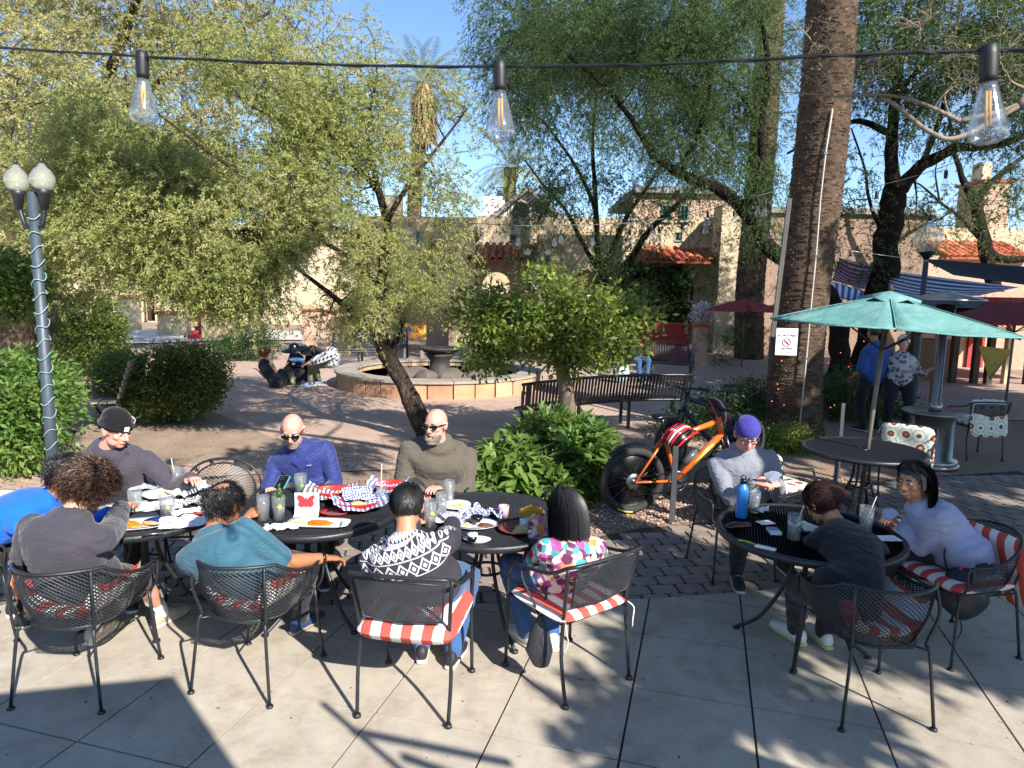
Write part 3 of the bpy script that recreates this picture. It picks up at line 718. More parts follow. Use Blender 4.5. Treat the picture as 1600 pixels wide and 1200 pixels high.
def hand_mb(mb, wrist, d, up, side, s=1.0, curl=.5):
 """palm and five bent fingers; d along the hand, up = back of hand, side = +1 thumb towards d x up"""
 d = nrm(d); up = nrm(up - d * up.dot(d)); x = d.cross(up) * side
 c = wrist
 mb.loft([(c - d * .02, x, up, .024 * s, .019 * s), (c + d * .02 * s, x, up, .030 * s, .017 * s), (c + d * .06 * s, x, up, .040 * s, .015 * s), (c + d * .088 * s, x, up, .038 * s, .012 * s)], 12)
 for i, (o, L) in enumerate(((.030, .072), (.011, .080), (-.009, .074), (-.028, .060))):
  p = c + d * .088 * s + x * o * s; a = 0; pts = [p - d * .02 * s]; rr = [.0085 * s]
  dirn = d.copy()
  for j, f in enumerate((.45, .3, .25)):
   a = curl * (.5 + .3 * j) + i * .06; pts.append(p); rr.append((.0088 - .0008 * j) * s)
   dirn = Matrix.Rotation(-a * .8 * 1.0, 3, x * side) @ dirn if True else dirn
   # bend towards the palm (-up)
   dirn = nrm(dirn) if dirn.dot(up) <= .3 else nrm(dirn - up * dirn.dot(up) * 2)
   p = p + dirn * L * f * s
  pts.append(p); rr.append(.0058 * s); mb.tube(pts, rr, 7)
 t0 = c + d * .025 * s + x * .022 * s; t1 = t0 + (d * .6 + x * .7) * .035 * s; t2 = t1 + (d * .9 + x * .15 - up * .25) * .032 * s; t3 = t2 + (d * .95 - x * .1 - up * .3) * .022 * s
 mb.tube([t0, t1, t2, t3], [.013 * s, .0115 * s, .0098 * s, .0068 * s], 7)
def head_mesh(hm, s=1.0, female=False, vox=.0052, mouth=0):
 """head in its own frame: +Y face, +Z up, origin at mid-head; returned in world through hm"""
 m = MB(); E = m.ell
 jw = .92 if female else 1.0
 E((0, -.012, .028), (.076, .094, .088)); E((0, .022, .030), (.066, .066, .068)); E((0, .030, -.03), (.058 * jw, .058, .062)); E((0, .050, -.078), (.034 * jw, .034, .026))
 for sx in (-1, 1):
  E((sx * .036 * jw, .028, -.058), (.026, .042, .034)); E((sx * .040, .060, -.018), (.022, .020, .018))
  E((sx * .031, .077, .024), (.020, .012, .008))
 m.loft([(Vector((0, .082, .020)), (1, 0, 0), (0, .9, .4), .0085, .010), (Vector((0, .100, -.010)), (1, 0, 0), (0, .9, .4), .0115, .011), (Vector((0, .108, -.026)), (1, 0, 0), (0, 1, 0), .013, .011)], 10)
 for sx in (-1, 1): E((sx * .012, .094, -.030), (.0095, .011, .008))
 E((0, .080, -.054), (.025, .0125, .0065)); E((0, .078, -.063), (.022, .013, .007))
 # neck
 m.loft([(Vector((0, -.022, -.02)), (1, 0, 0), (0, 1, 0), .052, .055), (Vector((0, -.028, -.09)), (1, 0, 0), (0, 1, 0), .052 * jw, .056), (Vector((0, -.050, -.16)), (1, 0, 0), (0, 1, 0), .057 * jw, .060), (Vector((0, -.065, -.21)), (1, 0, 0), (0, 1, 0), .075 * jw, .065)], 14)
 for sx in (-1, 1):
  R_ = Matrix.Rotation(sx * .35, 3, 'Z')
  m.ell((sx * .079, -.004, -.002), (.008, .019, .032), R_, 10, 8); m.ell((sx * .083, -.010, .014), (.008, .017, .017), R_, 8, 6)
 me = remesh(m, vox, 3); me.transform(hm @ Matrix.Scale(s, 4)); return me
def strand_mesh(name, roots, fn, wd, m, seg=6):
 """hair: flat tapering ribbons; fn(root, k) -> list of points"""
 V = []; F = []
 for r in roots:
  P = fn(r); n = len(P); o = len(V); sd = nrm((P[-1] - P[0]).cross(r[1]) + Vector((1e-4, 0, 0)))
  for i, p in enumerate(P):
   w_ = wd * (1 - .75 * (i / (n - 1)) ** 2); V += [p - sd * w_, p + sd * w_]
  F += [(o + 2 * i, o + 2 * i + 1, o + 2 * i + 3, o + 2 * i + 2) for i in range(n - 1)]
 return fast(name, V, F, m, True)
def scalp(rs, n, lo=-.2, front=.055, r=(.080, .100, .093), c=(0, -.012, .030), back=-.06):
 out = []
 while len(out) < n:
  d = Vector((rs.gauss(0, 1), rs.gauss(0, 1), rs.gauss(0, 1))).normalized()
  p = Vector((d.x * r[0] + c[0], d.y * r[1] + c[1], d.z * r[2] + c[2]))
  lim = back + (max(0, p.y + .03) / .11) ** 1.2 * .125 if abs(p.x) < 2 else 0
  if p.z < lim: continue
  out.append((p, d))
 return out
def hair_cap(hm, r=1.03, back=-.06, m=None, amp=.004, seed=0, parent=None, bald=None):
 mb = MB(); n, k = 30, 20; c = (0, -.012, .030)
 me_v = []
 for i in range(k + 1):
  th = PI * i / k
  for j in range(n):
   a = 2 * PI * j / n; d = Vector((math.sin(th) * math.cos(a), math.sin(th) * math.sin(a), math.cos(th)))
   q = r + noise.noise(d * 5 + Vector((seed, 0, 0))) * amp * 12
   mb.v.append(tuple(hm @ Vector((d.x * .078 * q, d.y * .097 * q - .012, d.z * .090 * q + .030))))
 for i in range(k):
  for j in range(n):
   th = PI * (i + .5) / k; a = 2 * PI * (j + .5) / n; y = .097 * math.sin(th) * math.sin(a) - .012; z = .090 * math.cos(th) + .03; x = .078 * math.sin(th) * math.cos(a)
   lim = back + (max(0, y + .03) / .11) ** 1.2 * .125
   if z < lim: continue
   if bald and (Vector((x, y, z)) - Vector(bald)).length < .048: continue
   mb.f.append((i * n + j, (i + 1) * n + j, (i + 1) * n + (j + 1) % n, i * n + (j + 1) % n)); mb.mi.append(0)
 return mb.mesh('hair', m)
def join_meshes(name, mes, mats):
 V = []; F = []; o = 0; bm = bmesh.new()
 for me in mes: bm.from_mesh(me)
 out = bpy.data.meshes.new(name); bm.to_mesh(out); bm.free(); out.materials.clear(); out.materials.append(mats); out.shade_smooth()
 return out
def person(label, seat, yaw, head, sk, H=1.0, bulk=1.0, female=False, hands=None, feet=None, look=(0, 0), roll=0, tops=None, pants=None, shoes=None, hair=None,
           seat_z=.50, stand=False, far=False, lean_ctrl=.0, seed=1, shoulder=.185, group=None, twist=0, hand_up=None, elbow_out=(1, 1), curl=.6, legs_ctrl=None):
 """seat: hip ground point (world), head: head centre (world); hands/feet: world points, right then left"""
 t = thing('person', label, 'person', (seat[0], seat[1], 0), 0, group)
 base = Vector((seat[0], seat[1], 0)); cy, sy = math.cos(yaw), math.sin(yaw)
 # yaw: 0 faces +Y, positive turns left
 fwd = Vector((-sy, cy, 0)); rgt = Vector((cy, sy, 0)); UP = Vector((0, 0, 1))
 hipz = seat_z + .085 * bulk if not stand else .92 * H
 hip = Vector((0, 0, hipz)); hc = Vector(head) - base
 ly = yaw + look[0]; fw = Vector((-math.sin(ly), math.cos(ly), 0))
 hR = Matrix.Rotation(ly, 4, 'Z') @ Matrix.Rotation(look[1], 4, 'X') @ Matrix.Rotation(roll, 4, 'Y')
 hm = Matrix.Translation(hc) @ hR
 neck = hc + hR.to_3x3() @ Vector((0, -.045, -.150 * H)) + Vector((0, 0, -.02))
 sp = neck - hip; L = sp.length; axis = nrm(sp)
 ctrl = hip + sp * .5 - fwd * (.05 + lean_ctrl) * 1.0
 def spine(u): return hip * (1 - u) ** 2 + ctrl * 2 * u * (1 - u) + neck * u * u
 tw = twist
 def frame(u):
  d = nrm(spine(min(1, u + .02)) - spine(max(0, u - .02))); a = tw * u
  r = rgt * math.cos(a) + fwd * math.sin(a); r = nrm(r - d * r.dot(d)); f = d.cross(r) * 1.0
  if f.dot(fwd) < 0: f = -f
  return d, r, f
 b = bulk; fem = female
 SECS = [(-.12, .165 * b, .115 * b), (0, .178 * b, .128 * b), (.12, .168 * b, .122 * b), (.3, .150 * b, .112 * b), (.5, .160 * b, .118 * b), (.68, .175 * b, .122 * b), (.80, .186 * b, .112 * b), (.90, .160 * b, .092 * b), (.96, .100, .078)]
 if fem: SECS = [(u, rx * .88 if u > .1 else rx, ry * .92) for u, rx, ry in SECS]
 sw = shoulder * H * (.85 if fem else 1)
 def torso(m, g, hem=-.12, top=.99):
  S_ = []
  for u, rx, ry in SECS:
   if u < hem - .01 or u > top: continue
   d, r, f = frame(max(0, u)); p = spine(max(0, u)) + (d * u * L if u < 0 else Vector())
   S_.append((p, r, f, (rx + g) * H, (ry + g) * H))
  m.loft(S_, 26, 2.3)
 d, r, f = frame(.75); shc = spine(.75) + d * .008
 S = [shc + r * sw - f * .0, shc - r * sw]
 ua, fa = .285 * H, .255 * H
 if hands is None: hands = (base + hip + fwd * .3 + rgt * .18, base + hip + fwd * .3 - rgt * .18)
 E_, W_ = [], []
 for i in (0, 1):
  sx = 1 if i == 0 else -1
  e, w_ = ik(S[i], Vector(hands[i]) - base, ua, fa, Vector((0, 0, -1)) + rgt * sx * .32 * elbow_out[i] - fwd * .35); E_.append(e); W_.append(w_)
 HP = [hip + rgt * .09 * b + Vector((0, 0, -.01)), hip - rgt * .09 * b + Vector((0, 0, -.01))]
 K_, A_ = [], []
 if feet is None: feet = tuple(base + fwd * (.42 if not stand else .0) + rgt * sx * .12 for sx in (1, -1))
 for i in (0, 1):
  sx = 1 if i == 0 else -1
  a = Vector(feet[i]) - base; a.z += .085
  k, a = ik(HP[i], a, .43 * H, .42 * H, UP * (.9 if not stand else 0) + fwd * .9 + rgt * sx * .25 + (legs_ctrl[i] if legs_ctrl else Vector())); K_.append(k); A_.append(a)
 def limb(m, pts, rr, n=12):
  m.tube(pts, rr, n); m.ell(pts[0], (rr[0],) * 3, None, 12, 8); m.ell(pts[-1], (rr[-1],) * 3, None, 12, 8)
  for q, w__ in zip(pts[1:-1], rr[1:-1]): m.ell(q, (w__ * 1.0,) * 3, None, 12, 8)
 def arm(m, i, g, full=1.0, start=0):
  s_, e, w_ = S[i], E_[i], W_[i]
  up_r = [.046 * b, .051 * b, .046 * b, .043 * b]
  if fem: up_r = [x * .85 for x in up_r]
  P = [s_, s_.lerp(e, .35), s_.lerp(e, .75), e]
  if full <= .5: k = max(2, int(full * 8)); P = [s_, s_.lerp(e, full), s_.lerp(e, full * 2)]; limb(m, P, [up_r[0] + g, up_r[1] + g * 1.3, up_r[2] + g * 1.7]); return
  fr = [.043 * b, .040 * b, .030 * b];
  if fem: fr = [x * .88 for x in fr]
  q = [e, e.lerp(w_, .3), e.lerp(w_, .96 if full >= 1 else (full - .5) * 2)]
  limb(m, P, [x + g for x in up_r]); limb(m, q, [fr[0] + g, fr[1] + g, (fr[2] if full >= 1 else .036 * b) + g * .9])
 def legs(m, g, full=1.0, flare=0):
  for i in (0, 1):
   h_, k_, a_ = HP[i], K_[i], A_[i]
   tr = [.092 * b, .078 * b, .060 * b]; cr_ = [.058 * b, .054 * b, .036]
   limb(m, [h_, h_.lerp(k_, .5), k_] if full > .4 else [h_, h_.lerp(k_, .5), h_.lerp(k_, .85)], [x + g for x in tr])
   if full > .4: e = k_.lerp(a_, min(1, (full - .5) * 2)); limb(m, [k_, k_.lerp(e, .35), e], [cr_[0] + g, cr_[1] + g, cr_[2] + g + flare])
 # ---- body: limbs, head and hands built apart and joined in one mesh
 m = MB(); torso(m, -.024)
 for i in (0, 1):
  arm(m, i, -.004 if any((T_.get('sleeve', 1) if not hasattr(T_.get('sleeve', 1), '__len__') else 0) < .9 for T_ in (tops or [{}])) else -.014)
  m.tube([neck - axis * .02, S[i].lerp(neck, .45) - axis * .005, S[i] - d * .006], [.040, .030, .026 * b], 10)
 legs(m, -.010)
 for i in (0, 1): m.ell(A_[i] + Vector((0, 0, -.03)), (.034, .034, .05), None, 10, 7)
 bm_ = remesh(m, .017 if not far else .026, 2)
 hme = head_mesh(hm, H, fem, .0058 if not far else .012)
 hm_ = MB()
 for i in (0, 1):
  sx = 1 if i == 0 else -1
  dd = nrm(W_[i] - E_[i]); tgt = hand_up[i] if hand_up and hand_up[i] is not None else (UP, None)
  up = tgt[0]; hd = tgt[1] if tgt[1] is not None else dd * .8 + fwd * .2 - UP * .15
  hand_mb(hm_, W_[i], hd, up, -sx, H * (.9 if fem else 1.0), curl)
 hmesh = hm_.mesh('h', None)
 body = join_meshes('body', [bm_, hme, hmesh], sk); bo = put('body', body, t)
 # ---- clothes
 info = dict(t=t, hm=hm, spine=spine, frame=frame, hip=hip, S=S, E=E_, W=W_, K=K_, A=A_, fwd=fwd, rgt=rgt, L=L, neck=neck, base=base, H=H, sk=sk, hc=hc, shc=shc)
 def dress(name, m, mt, amp=.006, vox=.010, joints=(), child_uv=True):
  me = remesh(m, (vox if name not in ('trousers', 'shorts') else .014) if not far else .024, 3); folds(me, amp, seed + len(name), joints)
  me.materials.append(mt); me.shade_smooth()
  n = len(me.vertices); co = np.empty(n * 3); me.vertices.foreach_get('co', co); co = co.reshape(-1, 3)
  dn, rn, fn = frame(.5); o = np.array(hip); rel = co - o
  sc = np.stack([rel @ np.array(rn), rel @ np.array(fn), rel @ np.array(dn)], -1).astype(np.float32)
  at = me.attributes.new('sc', 'FLOAT_VECTOR', 'POINT'); at.data.foreach_set('vector', sc.ravel())
  return put(name, me, t)
 for T in (tops or []):
  m = MB(); g = T.get('g', .008); torso(m, g, T.get('hem', -.12))
  sl = T.get('sleeve', 1.0)
  for i in (0, 1):
   if sl > 0: arm(m, i, g, sl if not hasattr(sl, '__len__') else sl[i])
   m.tube([neck - axis * .045, S[i].lerp(neck, .45) - axis * .012, S[i] + d * .004], [.05 + g, .042 + g, .036 * b + g], 12)
  m.tube([neck - axis * .05, neck + axis * T.get('collar', .0) + Vector((0, 0, .0))], [.085 * H, .064 * H], 16)
  if T.get('hood'):
   dn, rn, fn = frame(.95); c = spine(.97) - fn * .055 + dn * .02
   m.loft([(c - rn * .12 + fn * .06 + dn * .01, dn, fn, .028, .03), (c - rn * .07 - fn * .01 + dn * .01, dn, fn, .045, .035), (c - fn * .03, dn, fn, .055, .042), (c + rn * .07 - fn * .01 + dn * .01, dn, fn, .045, .035), (c + rn * .12 + fn * .06 + dn * .01, dn, fn, .028, .03)], 14)
  dress(T.get('name', 'shirt'), m, T['m'], T.get('amp', .006), joints=[tuple(x) for x in (S + E_)] + [tuple(spine(.15))])
 if pants:
  m = MB(); g = .010; dn, rn, fn = frame(.05)
  torso(m, .003, -.12, .13); legs(m, g, pants.get('full', 1.0), pants.get('flare', .006)); dress('trousers' if pants.get('full', 1) > .7 else 'shorts', m, pants['m'], .007, joints=[tuple(x) for x in K_ + HP])
 if shoes:
  for i in (0, 1):
   m = MB(); a = A_[i]; a0 = Vector((a.x, a.y, 0)); toe = nrm(Vector((A_[i] - K_[i]).xy.to_3d()) * .2 + fwd * (.9) + rgt * (.15 if i == 0 else -.15)); x = Vector((toe.y, -toe.x, 0))
   lift = max(0, a.z - .09); a0.z = lift
   m.loft([(a0 - toe * .055 + UP * .055, x, UP, .032, .045), (a0 - toe * .01 + UP * .062, x, UP, .036, .055), (a0 + toe * .06 + UP * .048, x, UP, .040, .040), (a0 + toe * .13 + UP * .036, x, UP, .046, .028), (a0 + toe * .185 + UP * .030, x, UP, .036, .022)], 16, 2.4)
   so_ = put('shoe', m.mesh('shoe', shoes['m']), t)
   m = MB(); m.loft([(a0 - toe * .075 + UP * .014, x, UP, .030, .013), (a0 + UP * .013, x, UP, .036, .013), (a0 + toe * .13 + UP * .013, x, UP, .049, .013), (a0 + toe * .20 + UP * .016, x, UP, .034, .012)], 16, 3)
   put('sole', m.mesh('sole', shoes.get('sole', M_sole)), so_)
   if not far:
    m = MB()
    for q in range(4): c = a0 + toe * (.02 + q * .022) + UP * (.105 - q * .011); m.tube([c - x * .02, c + UP * .004, c + x * .02], .0028, 5)
    put('laces', m.mesh('laces', shoes.get('lace', M_sole)), so_)
   if shoes.get('sock'): m = MB(); m.tube([a + (K_[i] - a) * .3, a + (K_[i] - a) * .1, a - UP * .03], [.043, .040, .042], 12); put('sock', m.mesh('sock', shoes['sock']), t)
 # ---- face
 Hs = hm @ Matrix.Scale(H, 4)
 if not far and not (look and look[1] < -9):
  for sx in (-1, 1):
   e = put('eye', MB().ell(Hs @ Vector((sx * .031, .0745, .008)), (.0112,) * 3, None, 12, 8).mesh('eye', M_wh), t)
   put('pupil', MB().ell(Hs @ Vector((sx * .031, .0835, .0065)), (.0062,) * 3, None, 8, 6).mesh('pupil', M_dk), e)
   if hair and hair.get('brow'):
    m = MB(); m.tube([Hs @ Vector((sx * .014, .093, .029)), Hs @ Vector((sx * .030, .093, .034)), Hs @ Vector((sx * .048, .078, .029))], [.003, .0042, .0018], 6); put('eyebrow', m.mesh('eyebrow', hair['brow']), t)
  m = MB(); m.tube([Hs @ Vector((-.023, .085, -.0575)), Hs @ Vector((0, .0945, -.056)), Hs @ Vector((.023, .085, -.0575))], [.0018, .0045, .0018], 6); put('mouth', m.mesh('mouth', M_lip), t)
 return info
M_sole = mat('white_rubber', 'cfcabf', 'a9a294', rough=.6)
def shades(I, lens=True, col_='dark', clear=False):
 t, hm = I['t'], I['hm'] @ Matrix.Scale(I['H'], 4); m = MB()
 for sx in (-1, 1):
  pts = [(sx * .008, .104, .018), (sx * .058, .096, .020), (sx * .062, .093, .002), (sx * .045, .098, -.014), (sx * .016, .105, -.010)]
  P = [hm @ Vector(p) for p in pts]; Q = [hm @ (Vector(p) - Vector((0, .005, 0))) for p in pts]; n = 5
  if lens: m.add(P + Q, [tuple(range(5)), tuple(range(9, 4, -1))] + [(i, (i + 1) % n, n + (i + 1) % n, n + i) for i in range(n)])
  m.tube(P, .0022, 5, closed=True)
  m.bar(hm @ Vector((sx * .060, .094, .016)), hm @ Vector((sx * .084, .0, .012)), .003, .009)
 m.bar(hm @ Vector((-.01, .104, .014)), hm @ Vector((.01, .104, .014)), .004, .004)
 put('sunglasses', m.mesh('sunglasses', M_dk), t)
def beanie(I, m_, fold=True, top=1.0, band=None, patch=False, logo=None):
 hm = I['hm'] @ Matrix.Scale(I['H'], 4); mb = MB(); n = 28; rows = []
 for i in range(13):
  th = PI / 2 * i / 12 * 1.18
  rows.append((math.sin(th), math.cos(th)))
 for sn, cs in rows:
  for j in range(n):
   a = 2 * PI * j / n; x = .089 * sn * math.cos(a); y = .111 * sn * math.sin(a) - .010; z = .050 + (.078 * top) * cs - (.0 if y > 0 else .035) * (sn ** 3) * (1 if cs < .6 else 0) * (-y / .1 if y < 0 else 0)
   mb.v.append(tuple(hm @ Vector((x, y, z + noise.noise(Vector((x * 20, y * 20, z * 20))) * .003))))
 for i in range(12):
  for j in range(n): mb.f.append((i * n + j, (i + 1) * n + j, (i + 1) * n + (j + 1) % n, i * n + (j + 1) % n)); mb.mi.append(0)
 o = put('beanie', mb.mesh('beanie', m_), I['t'])
 def ringp(z, k=1.0): return [hm @ Vector((.092 * k * math.cos(a), .114 * k * math.sin(a) - .010, z - (.035 * max(0, -math.sin(a))))) for a in [2 * PI * j / 28 for j in range(28)]]
 if fold:
  m = MB(); A, B, C_ = ringp(.030, 1.0), ringp(.072, 1.02), ringp(.030, .95); C2 = ringp(.078, .97)
  m.v = [tuple(p) for R_ in (C_, A, B, C2) for p in R_]
  for r in range(3):
   for j in range(28): m.f.append((r * 28 + j, r * 28 + (j + 1) % 28, (r + 1) * 28 + (j + 1) % 28, (r + 1) * 28 + j)); m.mi.append(0)
  put('cuff', m.mesh('cuff', m_), o)
 if band: m = MB(); m.tube([hm @ (Vector((.095 * math.cos(a), .117 * math.sin(a) - .010, .082 - .03 * max(0, -math.sin(a)))) ) for a in [PI * .62 + j * .1 for j in range(12)]], .004, 6, flat=.6); put('stripe', m.mesh('stripe', band), o)
 if patch:
  m = MB(); c = [hm @ Vector((.093 * math.cos(a) * 1.04, .117 * math.sin(a) * 1.0 - .010, z)) for z in (.036, .066) for a in (PI * .40, PI * .50)]; nn = nrm((c[1] - c[0]).cross(c[2] - c[0])) * .003
  m.add([c[0], c[1], c[3], c[2]] + [p + nn for p in (c[0], c[1], c[3], c[2])], [(0, 1, 2, 3), (7, 6, 5, 4), (0, 1, 5, 4), (1, 2, 6, 5), (2, 3, 7, 6), (3, 0, 4, 7)]); put('patch', m.mesh('patch', mat('patch_white', 'dcdcdc'), False), o)
 return o
def strands(I, m_, n, kind, seed=0, length=.06, back=-.06, wd=.0016, bald=None, front=True, cut=False):
 """kinds: short, curly, long"""
 rs = random.Random(seed); hm = I['hm'] @ Matrix.Scale(I['H'], 4); R_ = hm.to_3x3(); roots = scalp(rs, n, back=back)
 if cut: roots = [(p, d) for p, d in roots if not (p.x > -.01 and p.y > -.035 and p.z < .1)]
 if kind == 'long': roots = [(p, d) for p, d in roots if p.y < .038 or (p.z > .10 and p.y < .05)]
 if bald: roots = [(p, d) for p, d in roots if (p - Vector(bald)).length > .050]
 def short(r):
  p, d = r; flow = Vector((rs.uniform(-.35, .35), -.8 + rs.uniform(-.3, .3), -.3)); flow = nrm(flow - d * flow.dot(d) + Vector((1e-4, 0, 0))); P = []
  for k in range(5):
   u = k / 4; P.append(hm @ (p + d * (.003 + length * .42 * u * (1 - .75 * u)) + flow * length * u + Vector((math.sin(u * 5 + p.x * 90) * .004, 0, math.cos(u * 4 + p.y * 80) * .003)) * u))
  return P
 def curly(r):
  p, d = r; P = []; ph = rs.uniform(0, 6.3); L = length * rs.uniform(.55, 1.15); t1 = d.orthogonal().normalized(); t2 = d.cross(t1); rad = rs.uniform(.007, .0125); turns = rs.uniform(1.8, 3.0)
  off = Vector((rs.gauss(0, 1), rs.gauss(0, 1), rs.gauss(0, 1))) * .012
  for k in range(10):
   u = k / 9; a = ph + u * turns * 2 * PI
   P.append(hm @ (p + d * L * u + off * u + Vector((0, 0, -.025)) * u * u + (t1 * math.cos(a) + t2 * math.sin(a)) * rad * min(1, u * 3)))
  return P
 def longh(r):
  p, d = r; P = []; L = length * rs.uniform(.85, 1.05); q = hm @ p; dd = R_ @ d; cen = hm @ Vector((0, -.012, .03))
  v = nrm(dd * .5 + R_ @ Vector((0, -.2, 0)))
  for k in range(11):
   P.append(q); v = nrm(v * .62 + Vector((0, 0, -.55)) + dd * .02)
   q = q + v * (L / 10); w_ = (R_.inverted() @ (q - cen)) / I['H']; e = Vector((w_.x / .086, w_.y / .106, max(w_.z, 0) / .095))
   if e.length < 1: w_ = Vector((w_.x / max(.2, e.length), w_.y / max(.2, e.length), w_.z if w_.z <= 0 else w_.z / max(.2, e.length))); q = cen + R_ @ (w_ * I['H'])
   # keep the face clear
   lw = R_.inverted() @ (q - cen)
   if lw.y > .02 and lw.z < .06: q = q + R_ @ Vector((math.copysign(max(0, .086 - abs(lw.x)), lw.x), -.6 * (lw.y - .02), 0)); v = nrm(v + R_ @ Vector((0, -.25, 0)))
  return P
 return put('hair', strand_mesh('hair', roots, dict(short=short, curly=curly, long=longh)[kind], wd, m_), I['t'])
# ---- fabrics ------------------------------------------------------
C_char = cloth('charcoal_jersey', '45414a', '3a373f'); C_blue = cloth('bright_blue_jersey', '1a66d6', '1657bf', .25); C_hood = cloth('charcoal_fleece', '48444d', '3d3942')
C_teal = cloth('teal_cotton', '3c6577', '325667'); C_navy = cloth('blue_heather', '2f3b78', '232d5e', .4, .6, 30); C_olive = cloth('olive_fleece', '5d564b', '524b42')
C_blk = cloth('black_jersey', '222228', '1b1b20'); C_lav = cloth('lavender_knit', 'a9adc8', '9ca0bc', .3); C_grey = cloth('grey_heather', '85868f', '74757f', .35, .7, 30)
C_purple = cloth('purple_fleece', '3f3a8c', '35307c', .3); C_beanie = cloth('black_knit', '151517', '101012'); C_denim = cloth('denim', '3f5f8c', '33507a', .3, .9, 20); C_dark = cloth('dark_trousers', '2b2a30', '1f1f24'); C_khaki = cloth('khaki', '7c7d62', '6d6e55'); C_white = cloth('white_cotton', 'e4e2e0', 'd6d4d2', .2)
M_white_shoe = mat('white_leather', 'e2ded8', rough=.5); M_dark_shoe = mat('black_shoe', '26262a', rough=.6); M_navy_shoe = mat('navy_shoe', '2b3f66', rough=.7); M_beige_shoe = mat('beige_shoe', 'b5a68e', rough=.8)
# fair-isle sweater
s = NB('diamond_sweater'); x, y, z = s.sep(s.attr('sc'))
X_ = s.M('ADD', x, s.M('MULTIPLY', y, .35))
def tri(sn, v, p): return s.M('ABSOLUTE', s.M('SUBTRACT', s.M('FRACT', s.M('MULTIPLY', v, 1 / p)), .5))   # 0..0.5
def band(z0, z1): return s.M('MULTIPLY', s.M('GREATER_THAN', z, z0), s.M('LESS_THAN', z, z1))
def diamonds(z0, hgt, p, th):      # |x'|+|z'| rings
 a = s.M('MULTIPLY', tri(s, X_, p), 2); b_ = s.M('ABSOLUTE', s.M('MULTIPLY', s.M('SUBTRACT', z, z0 + hgt / 2), 2 / hgt)); r_ = s.M('ADD', s.M('SUBTRACT', 1, a), b_)
 ring = s.M('LESS_THAN', s.M('ABSOLUTE', s.M('SUBTRACT', r_, .95)), th); core = s.M('LESS_THAN', r_, .42)
 return s.M('MULTIPLY', s.M('MAXIMUM', ring, core), band(z0, z0 + hgt))
Z = .18; f = diamonds(Z, .075, .062, .17)
f = s.M('MAXIMUM', f, diamonds(Z + .09, .042, .038, .24)); f = s.M('MAXIMUM', f, diamonds(Z + .14, .026, .020, .3))
f = s.M('MAXIMUM', f, diamonds(Z + .178, .042, .036, .24)); f = s.M('MAXIMUM', f, diamonds(Z + .232, .085, .07, .17))
for zz in (Z - .008, Z + .080, Z + .133, Z + .170, Z + .223): f = s.M('MAXIMUM', f, s.M('MULTIPLY', band(zz, zz + .006), s.M('GREATER_THAN', tri(s, X_, .012), .1)))
f = s.M('MULTIPLY', f, s.M('LESS_THAN', s.M('ABSOLUTE', x), .24))
s.base(s.mix(f, srgb('302d37'), srgb('cfccd2'))); s.set(Roughness=.9); s.bump(s.noise(s.coord('Object'), 60, 3), .4, .006); C_fair = s.m
# floral blouse
s = NB('floral_blouse'); co = s.attr('sc'); v = s.n('TexVoronoi', feature='F1'); v.inputs['Scale'].default_value = 14; s.l(s.mapping(co, scale=(1, .7, 1)), v.inputs['Vector'])
wv = s.noise(co, 30, 3); dist = s.M('ADD', v.outputs['Distance'], s.M('MULTIPLY', wv, .25))
cr_ = s.sep(v.outputs['Color'])[0]
v2 = s.n('TexVoronoi'); v2.inputs['Scale'].default_value = 30; s.l(co, v2.inputs['Vector']); bgp = s.ramp(s.sep(v2.outputs['Color'])[1], [(0, 'd9bdb6'), (.2, '5c1f4a'), (.45, '3c8f93'), (.6, 'd9bdb6'), (.75, 'b8568c'), (.88, 'c98a4a')], 'CONSTANT')
flower = s.ramp(cr_, [(0, 'b8488c'), (.2, '2fa7ad'), (.38, 'e0973a'), (.5, '5c1f4a'), (.62, '2d9fb0'), (.75, 'b34a84'), (.88, '8a2f66')], 'CONSTANT')
inner = s.mix(s.M('MULTIPLY', s.M('LESS_THAN', s.M('FRACT', s.M('MULTIPLY', dist, 9)), .3), .4), flower, srgb('6d2752'))
s.base(s.mix(s.M('GREATER_THAN', dist, .55), inner, bgp)); s.set(Roughness=.7); s.bump(s.noise(co, 22, 3), .3, .01); C_floral = s.m
s = NB('plaid_flannel'); x, y, z = s.sep(s.attr('sc'))
px_ = s.M('GREATER_THAN', s.M('FRACT', s.M('MULTIPLY', s.M('ADD', x, y), 12)), .5); pz_ = s.M('GREATER_THAN', s.M('FRACT', s.M('MULTIPLY', z, 12)), .5)
s.base(s.mix(s.M('MULTIPLY', s.M('ADD', px_, pz_), .5), srgb('e8e8ea'), srgb('1c1d22'))); s.set(Roughness=.9); C_plaid = s.m
s = NB('grey_floral'); v = s.n('TexVoronoi'); v.inputs['Scale'].default_value = 16; s.l(s.attr('sc'), v.inputs['Vector']); s.base(s.mix(s.M('GREATER_THAN', v.outputs['Distance'], .45), srgb('4a4c5a'), srgb('a9a4a8'))); C_gfl = s.m
VZ = lambda p, z: Vector((p[0], p[1], z))
DN = Vector((0, 0, -1))
